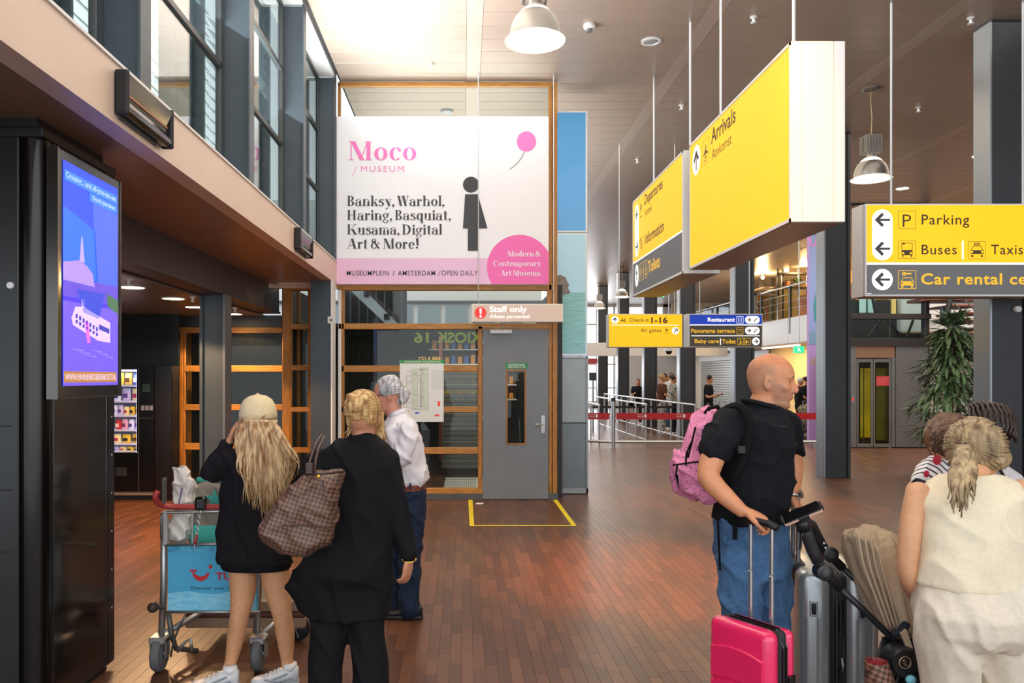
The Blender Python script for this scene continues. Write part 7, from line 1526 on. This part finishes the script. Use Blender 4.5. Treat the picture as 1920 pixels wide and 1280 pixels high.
figure(1241, 702, 23.2, (.9,.2,0), 'woman with blond hair in a brown top and patterned trousers queueing at the dark column', cbr, cpat, 'bun', arms='one', female=True, hc='b08a5a')
figure(1262, 703, 22.6, (.95,.1,0), 'woman in a leopard print blouse queueing nearest the dark column', cpat, cb, 'bun', arms='one', female=True, hc='2e211a')
figure(1247, 700, 25.0, (.9,-.1,0), 'dark-haired man behind the two queueing women', cb, cj, 'short', arms='down', hc='2c2420')
figure(1259, 697, 24.6, (.2,1,0), 'grey-haired man in a white shirt behind the leopard print blouse', cwh, cj, 'short', arms='down', hc='6a625a')
figure(1196, 710, 27.5, (-.4,-.9,0), 'woman in black and red with a bag between the far dark columns', cb, cb, 'long', arms='one', female=True, hc='241a16')
figure(1500, 708, 22.5, (.9,.1,0), 'white-haired person waiting by the trolleys behind the bald man', cb, cb, 'short', arms='one', hc='d8d2cc')
figure(1512, 706, 23.5, (.9,.1,0), 'dark-haired person in black standing beside the lilac poster', cb, cb, 'bun', arms='one', female=True, hc='2a1c16')

# far luggage trolley loaded with bags beside the lilac poster
c = V((xw(1512,21.5),21.5,0)); t = thing('luggage_trolley', c, 'distant luggage trolley loaded with soft patterned bags near the lilac poster', 'trolley')
part(t, 'platform', MB().box(c+V((-.3,-.35,.14)), c+V((.3,.4,.18)), None), CHROME); part(t, 'handle', MB().tube([c+V((-.28,-.35,.18)), c+V((-.28,-.45,1.0)), c+V((.28,-.45,1.0)), c+V((.28,-.35,.18))], .02, 8), CHROME)
for x, y in ((-.26,-.3),(.26,-.3),(-.26,.35),(.26,.35)): part(t, 'wheel', MB().lathe(c+V((x-.02,y,.07)), [(0,0),(.07,0),(.07,.04),(0,.04)], 14, (1,0,0)), RUBBER, .5)
for k, (dx, dz, cc, l) in enumerate(((0,.2,'8c8678','grey patterned soft bag, lower one on the distant trolley'),(.05,.55,'b9ad7c','yellowish patterned soft bag on top of the distant trolley load'))):
    mb = MB().ell(c+V((dx,0,dz+.18)), (.27,.3,.19)); tb = thing('travel_bag', c+V((dx,0,dz)), l, 'bag'); fuse(tb, 'bag', mb, .02, mat('soft_'+cc, cc, .8, col2='3a3630', scale=16), 1, (.03,7,7))
# ================================================================ bags, trolley, suitcases, stroller
def puffy(mb, pts, Y, d, dY=None, n=5):           # rounded bag body from an outline in picture coordinates
    c = V((0,0,0)); P = [pw(x, y, Y+(dY(x, y) if dY else 0)) for x, y in pts]
    for p in P: c += p/len(P)
    k = len(P); vs = []; fs = []; L = [(-1,.55),(-.93,.8),(-.7,.93),(-.3,1),(.3,1),(.7,.93),(.93,.8),(1,.55)]
    for o, s in L:
        for p in P: q = c+(p-c)*s; vs.append(V((q.x, q.y+o*d, q.z)))
    for i in range(len(L)-1):
        for j in range(k): fs.append((i*k+j, i*k+(j+1) % k, (i+1)*k+(j+1) % k, (i+1)*k+j))
    fs += [tuple(range(k-1, -1, -1)), tuple((len(L)-1)*k+j for j in range(k))]
    return mb.add(vs, fs)
def checker(name, a, b, sc, rough=.5):
    m = bpy.data.materials.new(name); m.use_nodes = True; nt = m.node_tree; B_ = nt.nodes['Principled BSDF']; B_.inputs['Roughness'].default_value = rough
    tc = nt.nodes.new('ShaderNodeTexCoord'); mp_ = nt.nodes.new('ShaderNodeMapping'); mp_.inputs['Rotation'].default_value = (0,.45,0); ck = nt.nodes.new('ShaderNodeTexChecker'); ck.inputs['Scale'].default_value = sc
    sx_ = nt.nodes.new('ShaderNodeSeparateXYZ'); cx_ = nt.nodes.new('ShaderNodeCombineXYZ')
    ck.inputs[1].default_value = (*hx(a), 1); ck.inputs[2].default_value = (*hx(b), 1)
    nt.links.new(tc.outputs['Object'], mp_.inputs[0]); nt.links.new(mp_.outputs[0], sx_.inputs[0]); nt.links.new(sx_.outputs[0], cx_.inputs[0]); nt.links.new(sx_.outputs[2], cx_.inputs[1]); nt.links.new(cx_.outputs[0], ck.inputs[0]); nt.links.new(ck.outputs[0], B_.inputs['Base Color']); return m
# checked shoulder bag
Yh_ = 3.62; t = thing('shoulder_bag', pw(560,1043,Yh_), 'large brown checked leather shoulder bag carried by the woman in black', 'bag')
ckm = checker('check_brown', '7a5c4c', '533a30', 75); lea = mat('leather_dark', '3e2620', .4)
mb = MB(); puffy(mb, [(583,884),(612,884),(643,880),(645,890),(634,950),(628,1008),(612,1025),(580,1038),(556,1043),(525,1032),(498,1012),(488,1000),(491,982),(505,962),(528,932),(552,905),(568,888)], Yh_, .09, lambda x, y: (x-560)/90*.05)
fuse(t, 'body', mb, .007, ckm, 4, (.012,9,9))
part(t, 'base_seam', MB().tube([pw(490,1000,Yh_-.055), pw(530,985,Yh_-.10), pw(580,985,Yh_-.10), pw(627,992,Yh_-.055)], .003, 6), lea)
part(t, 'leather_trim', MB().tube([pw(572,889,Yh_-.055), pw(600,888,Yh_-.065), pw(643,884,Yh_-.03)], .006, 8), lea, True)
for dy, dx in ((-.06,0),(.05,4)):
    st = [pw(574,890,Yh_-.05), pw(580,868,Yh_-.03), pw(588,842,Yh_+.05), pw(596,824,Yh_+.15), pw(604,815,Yh_+.26)] if dx == 0 else [pw(590,888,Yh_-.05), pw(592,862,Yh_-.01), pw(600,834,Yh_+.1), pw(608,818,Yh_+.24)]
    part(t, 'strap', MB().tube([p for p, r in sm_path([(p,0) for p in st], 4)], .007, 8), lea, True)
part(t, 'strap_tab', MB().rbox(pw(572,868,Yh_-.085), pw(588,888,Yh_-.065), .004, 1), lea); part(t, 'clasp', MB().ell(pw(597,893,Yh_-.095), (.009,.005,.009), None, 10, 6), mat('gold', 'd8a93c', .25, .9))
part(t, 'zip_pull', MB().tube([pw(604,900,Yh_-.10), pw(607,922,Yh_-.105)], .004, 6), lea)

# ---- luggage trolley
Yt_ = 4.46; Z_ = lambda y, Y=Yt_: zw(y, Y); XX = lambda x, Y=Yt_: xw(x, Y)
t = thing('luggage_trolley', (XX(395),Yt_+.3,0), 'steel airport luggage trolley with red handle and blue advertising panel', 'trolley')
gal = mat('trolley_steel', 'a8a8a6', .35, .8)
for x in (307,485):
    part(t, 'upright', MB().tube([pw(x-5,1205,Yt_+.06), pw(x,1100,Yt_+.05), pw(x+1,960,Yt_+.02)], .019, 12), gal, True)
part(t, 'basket_rail', MB().tube([pw(303,1010,Yt_), pw(303,968,Yt_), pw(312,960,Yt_), pw(480,957,Yt_), pw(487,965,Yt_), pw(487,1010,Yt_)], .010, 8), gal, True)
part(t, 'basket_rail', MB().tube([pw(309,1021,Yt_), pw(487,1018,Yt_)], .009, 8), gal, True)
for x in (361,421): part(t, 'basket_bar', MB().tube([pw(x,959,Yt_), pw(x,1020,Yt_)], .005, 6), gal)
part(t, 'basket_bar', MB().tube([pw(309,1021,Yt_+.3), pw(487,1018,Yt_+.3)], .008, 8), gal)
for x in (311,485): part(t, 'basket_bar', MB().tube([pw(x,1020,Yt_), pw(x,1020,Yt_)+V((0,.3,0)), pw(x,962,Yt_)+V((0,.3,0))], .008, 8), gal)
part(t, 'side_bracket', MB().rbox(pw(305,957,Yt_-.01), V((XX(314),Yt_+.02,Z_(1022))), .006, 1), mat('bracket_grey', 'a8a4a0', .5))
redh = mat('handle_red', 'a83a34', .4)
part(t, 'handle', MB().tube([p for p, r in sm_path([(pw(296,920,Yt_-.10),0),(pw(291,932,Yt_-.10),0),(pw(298,944,Yt_-.06),0),(pw(318,949,Yt_-.02),0),(pw(360,950,Yt_-.02),0),(pw(430,950,Yt_-.02),0),(pw(492,948,Yt_-.03),0)], 4)], .016, 12), redh, True)
part(t, 'grip_knob', MB().rbox(pw(302,896,Yt_-.06), V((XX(315),Yt_-.01,Z_(943))), .01, 2), mat('knob_olive', '45443c', .5))
part(t, 'coin_lock', MB().rbox(pw(364,932,Yt_-.07), V((XX(391),Yt_-.01,Z_(953))), .012, 2), BLACK)
mb = MB()
for k in range(9):
    c = pw(375.5-k*.8,955+k*5.6,Yt_-.055); a = (V((1,0,0)) if k % 2 else V((.4,.9,0))).normalized(); mb.tube([c+a*.006*math.cos(q)+V((0,0,.011))*math.sin(q) for q in [i*PI/5 for i in range(11)]], .002, 5, False)
part(t, 'chain', mb, CHROME)['kind'] = 'stuff'; part(t, 'key_tag', MB().tube([pw(369,1002,Yt_-.055), pw(367,1012,Yt_-.055), pw(366,1020,Yt_-.055)], [.008,.010,.006], 8), redh, True); part(t, 'key', MB().tube([pw(366,1020,Yt_-.055), pw(365,1028,Yt_-.055)], .005, 6), CHROME)
ym = mat('ad_blue', '3fa3cc', .45, col2='58b6da', scale=1.6); Ya_ = Yt_+.015
pa = part(t, 'advertising_panel', MB().rbox(pw(314,1024,Ya_), V((XX(481),Ya_+.015,Z_(1145))), .003, 1), ym)
Q, Q2 = Pl(Ya_-.002), Pl(Ya_-.004)
part(t, 'printed_water', poly(MB(), Q, [(314.5,1112),(350,1108),(400,1114),(440,1108),(480.5,1112),(480.5,1144.5),(314.5,1144.5)]), mat('ad_pale', '8fd2ea', .45, col2='6cc0e0', scale=22, stretch=(1,1,3)))
part(t, 'printed_water', rect(MB(), Q, 314.5,1024.5,480.5,1034), mat('ad_deep', '2c86b0', .45, col2='56b2d6', scale=30))
lr = mat('logo_red', 'c0202c', .5)
mb = MB(); n = 14
for k in range(n):
    a0, a1 = PI*(.98-.93*k/n), PI*(.98-.93*(k+1)/n); w0, w1 = 2.0+2.4*math.sin(PI*k/n), 2.0+2.4*math.sin(PI*(k+1)/n)
    f_ = lambda a, w_: (376.5+(15+w_*.5)*math.cos(a), 1071+(14+w_)*math.sin(a)); g_ = lambda a, w_: (376.5+(13-w_*.3)*math.cos(a), 1071+(13-w_)*math.sin(a))
    poly(mb, Q2, [f_(a0,w0), f_(a1,w1), g_(a1,w1), g_(a0,w0)])
rect(mb, Q2, 356,1067.5,369,1071.5); part(t, 'logo', mb, lr); part(t, 'logo', poly(MB(), Q2, circ2(394.5,1062,3.6,3.6,16)), lr)
text(t, 'TUI', Q2, 404,1073,440,1087, lr, .03); text(t, 'Discover your smile', Q2, 358,1099,448,1107, mat('ad_ink', '1e3a50', .5), -.004)
part(t, 'panel_bar', MB().tube([pw(309,1147,Yt_), pw(487,1147,Yt_)], .008, 8), gal, True)
for x in (298,484):
    part(t, 'fork', MB().rbox(V((XX(x)-.045,Yt_-.04,.16)), V((XX(x)+.045,Yt_+.06,.20)), .008, 1).rbox(V((XX(x)-.045,Yt_-.02,.08)), V((XX(x)-.038,Yt_+.05,.18)), .003, 1).rbox(V((XX(x)+.038,Yt_-.02,.08)), V((XX(x)+.045,Yt_+.05,.18)), .003, 1), gal)
    c = V((XX(x), Yt_+.01, .098)); part(t, 'wheel', MB().lathe(c-V((.028,0,0)), [(.0,0),(.062,0),(.070,.004),(.090,.004),(.098,.014),(.098,.042),(.090,.052),(.070,.052),(.062,.056),(0,.056)], 28, (1,0,0)), RUBBER, .5)
    part(t, 'hub', MB().lathe(c-V((.034,0,0)), [(.0,0),(.02,0),(.02,.068),(0,.068)], 14, (1,0,0)), CHROME, .5)
frm = mat('trolley_dark', '5a5a58', .45, .5)
part(t, 'brake_tube', MB().tube([pw(316,1150,Yt_+.05), pw(322,1190,Yt_+.07), pw(330,1215,Yt_+.1), pw(370,1220,Yt_+.2)], .016, 8), frm, True); part(t, 'brake_cable', MB().tube([pw(349,1150,Yt_+.02), pw(336,1175,Yt_+.04), pw(326,1200,Yt_+.04), pw(320,1230,Yt_+.05)], .006, 6), frm, True)
part(t, 'step_bracket', MB().tube([pw(332,1222,Yt_+.1), pw(345,1205,Yt_+.12), pw(357,1196,Yt_+.12), pw(360,1220,Yt_+.12)], .010, 8), gal, True); part(t, 'bumper_knob', MB().ell(pw(287,1138,Yt_-.03), (.03,.035,.03), None, 14, 10), mat('knob_brown', '3c2a26', .5), True); part(t, 'knob_arm', MB().tube([pw(292,1138,Yt_-.02), pw(306,1138,Yt_+.04)], .012, 8), frm)
for x in (300,486): part(t, 'base_tube', MB().tube([V((XX(x),Yt_+.06,.19)), V((XX(x)*.92,Yt_+.55,.22)), V((XX(x)*.85,Yt_+.95,.2))], .018, 8), gal, True)
bei = mat('bumper_beige', '93765f', .55); Yq_ = Yt_+.45
for z0, z1, m_ in ((.20,.265,bei),(.165,.197,mat('bumper_brown','5c3228',.5)),(.10,.162,bei)): part(t, 'platform_board', MB().rbox(V((-1.72,Yq_,z0)), V((-.98,Yq_+.05,z1)), .006, 1), m_)
part(t, 'platform', MB().box((-1.68,Yq_+.05,.2), (-1.02,Yt_+.95,.215)), frm)
c = V((xw(556,4.98),4.98,.085)); part(t, 'front_wheel', MB().lathe(c-V((0,.02,0)), [(.0,0),(.05,0),(.078,.006),(.085,.02),(.078,.034),(.05,.04),(0,.04)], 24, (0.25,1,0)), BLACKM, .5)
for k in range(5): an = k*PI/2.5; part(t, 'spoke', MB().tube([c+V((0,-.03,0)), c+V((.06*math.cos(an),-.03,.06*math.sin(an)))], .005, 6), CHROME)
# things in the basket
wbm = mat('plastic_white', 'd9d2c8', .35, var=.05, scale=14)
tt = thing('plastic_bag', pw(335,1015,4.6), 'tall crumpled white plastic bag standing in the trolley basket', 'bag'); mb = MB()
puffy(mb, [(327,876),(346,874),(357,884),(356,893),(365,898),(368,906),(362,925),(364,950),(360,985),(352,1012),(338,1018),(316,1010),(315,1000),(324,965),(330,930),(331,905)], 4.6, .06); fuse(tt, 'bag', mb, .006, wbm, 1, (.016,16,9))
part(tt, 'printed_mark', MB().tube([pw(341,915,4.535), pw(336,940,4.53), pw(332,960,4.53)], .008, 6, True, .4), mat('violet_print', '6a5a90', .5))
tt = thing('beach_bag', pw(392,1018,4.65), 'grey and turquoise soft bag with a turquoise star in the trolley basket', 'bag'); mb = MB(); gy = cloth('bag_grey', '8d8478', .06, .8); tq = cloth('bag_turquoise', '4fb3a4', .06, .8)
puffy(mb, [(362,905),(385,900),(425,903),(450,910),(450,1016),(355,1018),(358,960)], 4.68, .07); fuse(tt, 'bag', mb, .007, gy, 2, (.008,12,9))
part(tt, 'lower_panel', MB().rbox(pw(354,984,4.60), pw(451,1018,4.75), .02, 3), tq, True); part(tt, 'top_trim', MB().tube([pw(370,900,4.66), pw(392,897,4.66), pw(430,901,4.66)], .018, 8), tq, True)
sc_, cc_ = Pl(4.597), (402,935); part(tt, 'printed_star', poly(MB(), sc_, [(cc_[0]+(19 if k % 2 == 0 else 8)*math.sin(k*PI/5), cc_[1]-(19 if k % 2 == 0 else 8)*math.cos(k*PI/5)) for k in range(10)]), tq)

# ---- pink cabin case
PA = V((.958,3.135,0)); rz = math.atan2(-.853,.52)
t = thing('pink_suitcase', PA, 'glossy pink hard shell suitcase with extended silver handle held by the bald man', 'suitcase', None, rz)
pk = mat('case_pink', 'e8275f', .22, coat=.4); zb_ = .06; zt_ = .715
part(t, 'front_shell', MB().rbox((0,0,zb_), (.285,.075,zt_), .035, 4), pk, .6, True)
mb = None
for k, (z0, z1) in enumerate(((.10,.225),(.24,.36),(.375,.49),(.505,.62))):
    m_ = MB(); n = 12; vs = []
    for i in range(n+1):
        x = .025+.235*i/n; s = .018*(1-(2*i/n-1)**2); vs += [(x,-.009,z0+s-.018),(x,-.009,z1+s-.018),(x,.01,z0+s-.018-.006),(x,.01,z1+s-.018+.006)]
    fs = []
    for i in range(n): a = i*4; b = a+4; fs += [(a,b,b+1,a+1),(a+1,b+1,b+3,a+3),(a+2,a,b,b+2)[::-1],]
    fs += [(0,1,3,2),(n*4,n*4+2,n*4+3,n*4+1)]; part(t, 'shell_ridge', m_.add(vs, fs), pk, .5, True)
part(t, 'zip_band', MB().rbox((.004,.07,zb_+.005), (.283,.115,zt_-.004), .03, 4), mat('case_zip', '19191b', .6), .6, True)
for y in (.082,.102): part(t, 'zip', MB().tube([(.285,y,.1),(.285,y,.65),(.255,y,.711),(.05,y,.712),(.0,y,.67)], .004, 6), BLACK, False, True)
part(t, 'back_shell', MB().rbox((.0,.112,zb_), (.281,.165,zt_-.012), .03, 4), pk, .6, True)
part(t, 'emblem', MB().loft([((.14,-.012,.33),.022,.010,(1,0,0),(0,0,1)),((.14,-.016,.33),.020,.009,(1,0,0),(0,0,1))], 20), mat('emblem_grey', '8c8c8c', .3, .8), .6, True); 
for z in (.48,.44): part(t, 'zip_pull', MB().tube([(.290,.092,z),(.295,.09,z-.03),(.291,.1,z-.055)], .006, 6), CHROME, True, True)
part(t, 'lock', MB().rbox((.281,.112,.44), (.291,.15,.54), .006, 2), BLACK, False, True); part(t, 'side_handle', MB().tube([(.283,.14,.25),(.307,.142,.28),(.307,.142,.37),(.283,.14,.40)], .011, 8), BLACKM, True, True); part(t, 'label_tag', MB().box((.24,-.004,.1), (.262,-.001,.15)), WHITE, False, True)
iv = Matrix.Rotation(-rz, 3, 'Z'); L_ = lambda p: iv @ (V(p)-PA)
p1, p2 = L_((1.128,3.135,0)), L_((1.176,3.045,0)); alu2 = mat('pole_alu', 'c9c9cb', .25, .85)
for p, zt2 in ((p1,1.075),(p2,1.07)):
    part(t, 'handle_pole', MB().rbox((p.x-.009,p.y-.007,zt_-.03), (p.x+.009,p.y+.007,.89), .004, 1), alu2, False, True); part(t, 'handle_pole', MB().rbox((p.x-.0075,p.y-.006,.89), (p.x+.0075,p.y+.006,zt2), .003, 1), alu2, False, True)
part(t, 'grip', MB().tube([(p1.x-.02,p1.y,1.078), (p1.x+.02,p1.y,1.085), (p2.x-.01,p2.y,1.085), (p2.x+.025,p2.y,1.076)], .014, 10), BLACKM, True, True)
for x, y in ((.04,.03),(.245,.03),(.04,.135),(.245,.135)): part(t, 'wheel', MB().lathe((x-.012,y,.026), [(0,0),(.02,0),(.026,.006),(.026,.018),(.02,.024),(0,.024)], 16, (1,0,0)), RUBBER, .5, True); part(t, 'wheel_housing', MB().rbox((x-.02,y-.022,.04), (x+.02,y+.022,.075), .006, 1), BLACKM, False, True)

# ---- large silver case
GA = V((1.47,3.5,0)); rz2 = -.24
t = thing('silver_suitcase', GA, 'large silver hard shell suitcase with black zip band standing behind the stroller', 'suitcase', None, rz2)
sv = mat('case_silver', 'a3a8a9', .26, .55)
part(t, 'left_shell', MB().rbox((0,0,.06), (.14,.44,.80), .045, 4), sv, .6, True); part(t, 'right_shell', MB().rbox((.19,0,.06), (.33,.44,.80), .045, 4), sv, .6, True)
part(t, 'zip_band', MB().rbox((.125,.006,.065), (.205,.434,.79), .03, 4), mat('case_zip', '19191b', .6), .6, True)
for x in (.148,.165,.182): part(t, 'zip', MB().tube([(x,.003,.1),(x,.003,.73),(x,.03,.789),(x,.41,.789)], .0035, 6), BLACK, False, True)
for x in (.03,.075,.235,.285): part(t, 'rib', MB().rbox((x,-.006,.12), (x+.008,.01,.60), .003, 1), sv, False, True)
for x in (.045,.24): 
    part(t, 'foot_recess', MB().rbox((x,-.004,.60), (x+.035,.004,.67), .004, 1), sv, False, True); part(t, 'rubber_foot', MB().rbox((x+.008,-.014,.61), (x+.027,.0,.66), .009, 3), BLACKM, .6, True)
part(t, 'zip_pull', MB().tube([(.175,-.004,.43),(.178,-.012,.40),(.176,-.008,.37)], .006, 6), CHROME, True, True)
part(t, 'handle_well', MB().rbox((-.004,.10,.70), (.05,.30,.806), .01, 2), BLACKM, .6, True)
for y in (.13,.27): part(t, 'handle_pole', MB().rbox((.01,y-.01,.78), (.028,y+.008,1.12), .004, 1), mat('pole_grey', '77777a', .25, .85), False, True)
part(t, 'grip', MB().tube([(.02,.12,1.125),(.02,.28,1.125)], .016, 10), BLACKM, True, True)
for x, y in ((.05,.06),(.28,.06),(.05,.38),(.28,.38)): part(t, 'wheel', MB().lathe((x-.014,y,.03), [(0,0),(.024,0),(.03,.006),(.03,.022),(.024,.028),(0,.028)], 16, (1,0,0)), RUBBER, .5, True)

# ---- stroller
Ys = 3.12; t = thing('stroller', (xw(1640,Ys),Ys,0), 'black folding stroller with a gathered beige canopy and a phone holder on its handle', 'stroller')
fr = mat('stroller_black', '1b1b1d', .42)
part(t, 'handle_bar', MB().tube([pw(1506,980,Ys-.02), pw(1514,1005,Ys-.01), pw(1524,1032,Ys), pw(1534,1052,Ys)], .024, 12), mat('grip_leather', '232324', .6), True)
part(t, 'handle_bar', MB().tube([pw(1492,955,Ys-.0), pw(1498,968,Ys), pw(1510,978,Ys+.1), pw(1522,984,Ys+.2), pw(1530,1000,Ys+.24), pw(1545,1030,Ys+.24)], .021, 12), mat('grip_leather', '232324', .6), True)
part(t, 'frame_tube', MB().tube([pw(1534,1052,Ys), pw(1548,1075,Ys), pw(1575,1103,Ys)], .019, 10), fr, True); part(t, 'frame_tube', MB().tube([pw(1570,1098,Ys), pw(1620,1144,Ys), pw(1668,1192,Ys), pw(1690,1215,Ys)], .013, 10), fr, True)
part(t, 'frame_tube', MB().tube([pw(1545,1030,Ys+.24), pw(1560,1045,Ys+.24), pw(1580,1064,Ys+.24)], .019, 10), fr, True); part(t, 'frame_tube', MB().tube([pw(1578,1062,Ys+.24), pw(1630,1110,Ys+.24), pw(1690,1165,Ys+.24)], .013, 10), fr, True)
for x, y, Y, r in ((1548,1074,Ys,.032),(1559,1040,Ys+.24,.032)): part(t, 'fold_joint', MB().lathe(pw(x,y,Y-.03), [(0,-.006),(r*.6,-.006),(r,0),(r,.05),(0,.055)], 22, (0,1,0)), fr, .5); part(t, 'joint_cap', MB().lathe(pw(x,y,Y-.037), [(0,-.004),(r*.45,-.003),(r*.5,.002)], 18, (0,1,0)), mat('cap_grey', '3a3a3c', .4), .5)
for x, y in ((1544,1027),(1533,1018)): part(t, 'rivet', MB().ell(pw(x+(4 if x > 1540 else 12),y+0,Ys+.215), (.005,.004,.005), None, 8, 6), WHITE)
part(t, 'brake_lever', MB().tube([pw(1510,990,Ys-.03), pw(1503,1004,Ys-.04), pw(1500,1030,Ys-.03)], .005, 6), fr); part(t, 'mount_joint', MB().ell(pw(1506,985,Ys-.02), (.026,.026,.026), None, 14, 10), fr, True); part(t, 'clamp', MB().tube([pw(1502,972,Ys-.03), pw(1508,992,Ys-.02)], .028, 12), fr, True)
part(t, 'chassis', MB().tube([pw(1690,1215,Ys), pw(1700,1245,Ys+.05), pw(1715,1300,Ys+.1)], .022, 10), fr, True)
for a, b in ((1660,1640),(1666,1632)): part(t, 'chassis_leg', MB().tube([pw(a,1195,Ys+.02), pw(b,1260,Ys-.02), V((xw(b,Ys)-.0,Ys+.02,.09))], .012, 8), fr, True)
part(t, 'hub_housing', MB().lathe(pw(1697,1242,Ys-.08), [(0,-.01),(.05,-.008),(.06,.01),(.062,.06),(.05,.09),(0,.09)], 28, (0,1,0)), fr, .5); part(t, 'hub_ring', MB().tube([pw(1697,1242,Ys-.092)+V((.022*math.cos(a),0,.022*math.sin(a))) for a in [k*PI/10 for k in range(21)]], .0028, 6, False), mat('ring_gold', 'b9a083', .3, .7), True)
part(t, 'hub_mark', MB().tube([pw(1697,1242,Ys-.092)+V((x,0,z)) for x, z in ((-.010,.007),(.0,.010),(.008,.004),(-.008,-.004),(.0,-.010),(.010,-.007))], .0025, 6), mat('ring_gold', 'b9a083', .3, .7), True)
part(t, 'blue_cap', MB().ell(pw(1708,1274,Ys-.1), (.02,.015,.018), None, 14, 10), mat('cyan_cap', '7cc4d6', .4), True)
cn = cloth('canopy_beige', 'b9a287', .04, .85); mb = MB()
puffy(mb, [(1600,1012),(1604,998),(1616,993),(1632,990),(1645,988),(1660,994),(1672,1002),(1677,1018),(1664,1026),(1668,1050),(1678,1085),(1690,1125),(1700,1162),(1697,1178),(1687,1188),(1670,1190),(1655,1168),(1640,1135),(1624,1100),(1611,1065),(1602,1035)], Ys+.12, .15)
fuse(t, 'canopy', mb, .007, cn, 2, (.012,16,3.2))
for k in range(4): part(t, 'canopy_fold', MB().tube([p for p, r in sm_path([(pw(1609+k*11,1000-k*2,Ys-.02+.008*k),0),(pw(1620+k*11,1060,Ys-.035),0),(pw(1642+k*9,1120,Ys-.03),0),(pw(1664+k*7,1178,Ys-.01),0)], 4)], .005, 8, True, .8), cn, True)
part(t, 'canopy_lining', MB().tube([pw(1672,1188,Ys-.02), pw(1688,1186,Ys-.03), pw(1700,1168,Ys-.02)], .016, 8), mat('navy_cloth', '1c2230', .8), True)
mb = MB(); puffy(mb, [(1680,1190),(1705,1180),(1735,1175),(1745,1230),(1740,1300),(1700,1310),(1685,1250)], Ys+.08, .12); fuse(t, 'seat', mb, .009, mat('navy_cloth', '1c2230', .8), 2, (.014,12,8))
part(t, 'beige_flap', MB().prism([pw(1690,1188,Ys-.06), pw(1700,1180,Ys-.06), pw(1712,1215,Ys-.07), pw(1704,1222,Ys-.07)], (0,1,0), .012), cn)
part(t, 'harness', MB().tube([pw(1680,1095,Ys+.1), pw(1695,1105,Ys+.05), pw(1705,1130,Ys+.02), pw(1716,1150,Ys)], .009, 6, True, .5), mat('harness_tan', '8a7050', .7), True); part(t, 'buckle', MB().rbox(pw(1706,1116,Ys), pw(1712,1128,Ys+.02), .004, 1), WHITE)
for dx, dy in ((-.06,-.02),(.26,-.12),(.02,.42),(.34,.42)):
    c = V((xw(1660,Ys)+dx,Ys+dy,.085)); part(t, 'wheel', MB().lathe(c-V((.018,0,0)), [(.0,0),(.055,0),(.08,.006),(.085,.018),(.08,.03),(.055,.036),(0,.036)], 26, (1,0,0)), RUBBER, .5)
    part(t, 'wheel_leg', MB().tube([c, V((c.x*.8+t.location.x*.2,Ys+dy*.6,.2)), pw(1700,1240,Ys+.05)], .012, 8), fr, True)
# phone on its holder
t = thing('phone', pw(1502,965,Ys-.03), 'black phone with pale case clipped on the stroller handle holder', 'phone')
d_ = (pw(1533,950,Ys-.06)-pw(1474,974,Ys-.04)).normalized(); c = pw(1503,962,Ys-.05); s_ = V((.1,.8,.32)).normalized(); n_ = d_.cross(s_).normalized(); M = Matrix((d_, s_, n_)).transposed(); T = Matrix.Translation(c) @ M.to_4x4()
part(t, 'case', MB().rbox((-.075,-.036,-.006), (.075,.036,.003), .004, 2, T), mat('case_rose', 'd0a08c', .4), .6); part(t, 'display', MB().rbox((-.072,-.034,.001), (.072,.034,.006), .003, 1, T), BLACK)
for q0, q1 in (((-.082,-.02,-.014),(-.070,.02,.010)),((.070,-.02,-.014),(.082,.02,.010)),((-.02,-.044,-.014),(.02,-.034,.010))): part(t, 'holder_jaw', MB().rbox(q0, q1, .003, 1, T), BLACKM)
# checked pouch with red lining by the stroller wheel
t = thing('checked_pouch', pw(1645,1290,Ys-.1), 'open brown checked pouch with red lining beside the stroller wheel, at the bottom edge', 'bag')
mb = MB(); c = pw(1643,1240,Ys-.1); part(t, 'pouch', MB().loft([(c+V((.03,0,-.16)),.05,.045,(1,0,0),(0,1,0)),(c+V((.015,0,-.08)),.055,.05,(1,0,0),(0,1,0)),(c,.042,.04,(1,0,0),(0,1,0)),(c+V((0,0,.001)),.036,.034,(1,0,0),(0,1,0)),(c+V((.004,0,-.06)),.036,.034,(1,0,0),(0,1,0))], 22), checker('check_small', '8a6450', '4c3228', 70), .6)
part(t, 'lining', MB().loft([(c+V((0,0,.004)),.040,.038,(1,0,0),(0,1,0)),(c+V((.0,0,-.01)),.034,.032,(1,0,0),(0,1,0)),(c+V((.004,0,-.05)),.03,.028,(1,0,0),(0,1,0))], 22, cap=False), mat('lining_red', 'a01c2c', .6), .6)
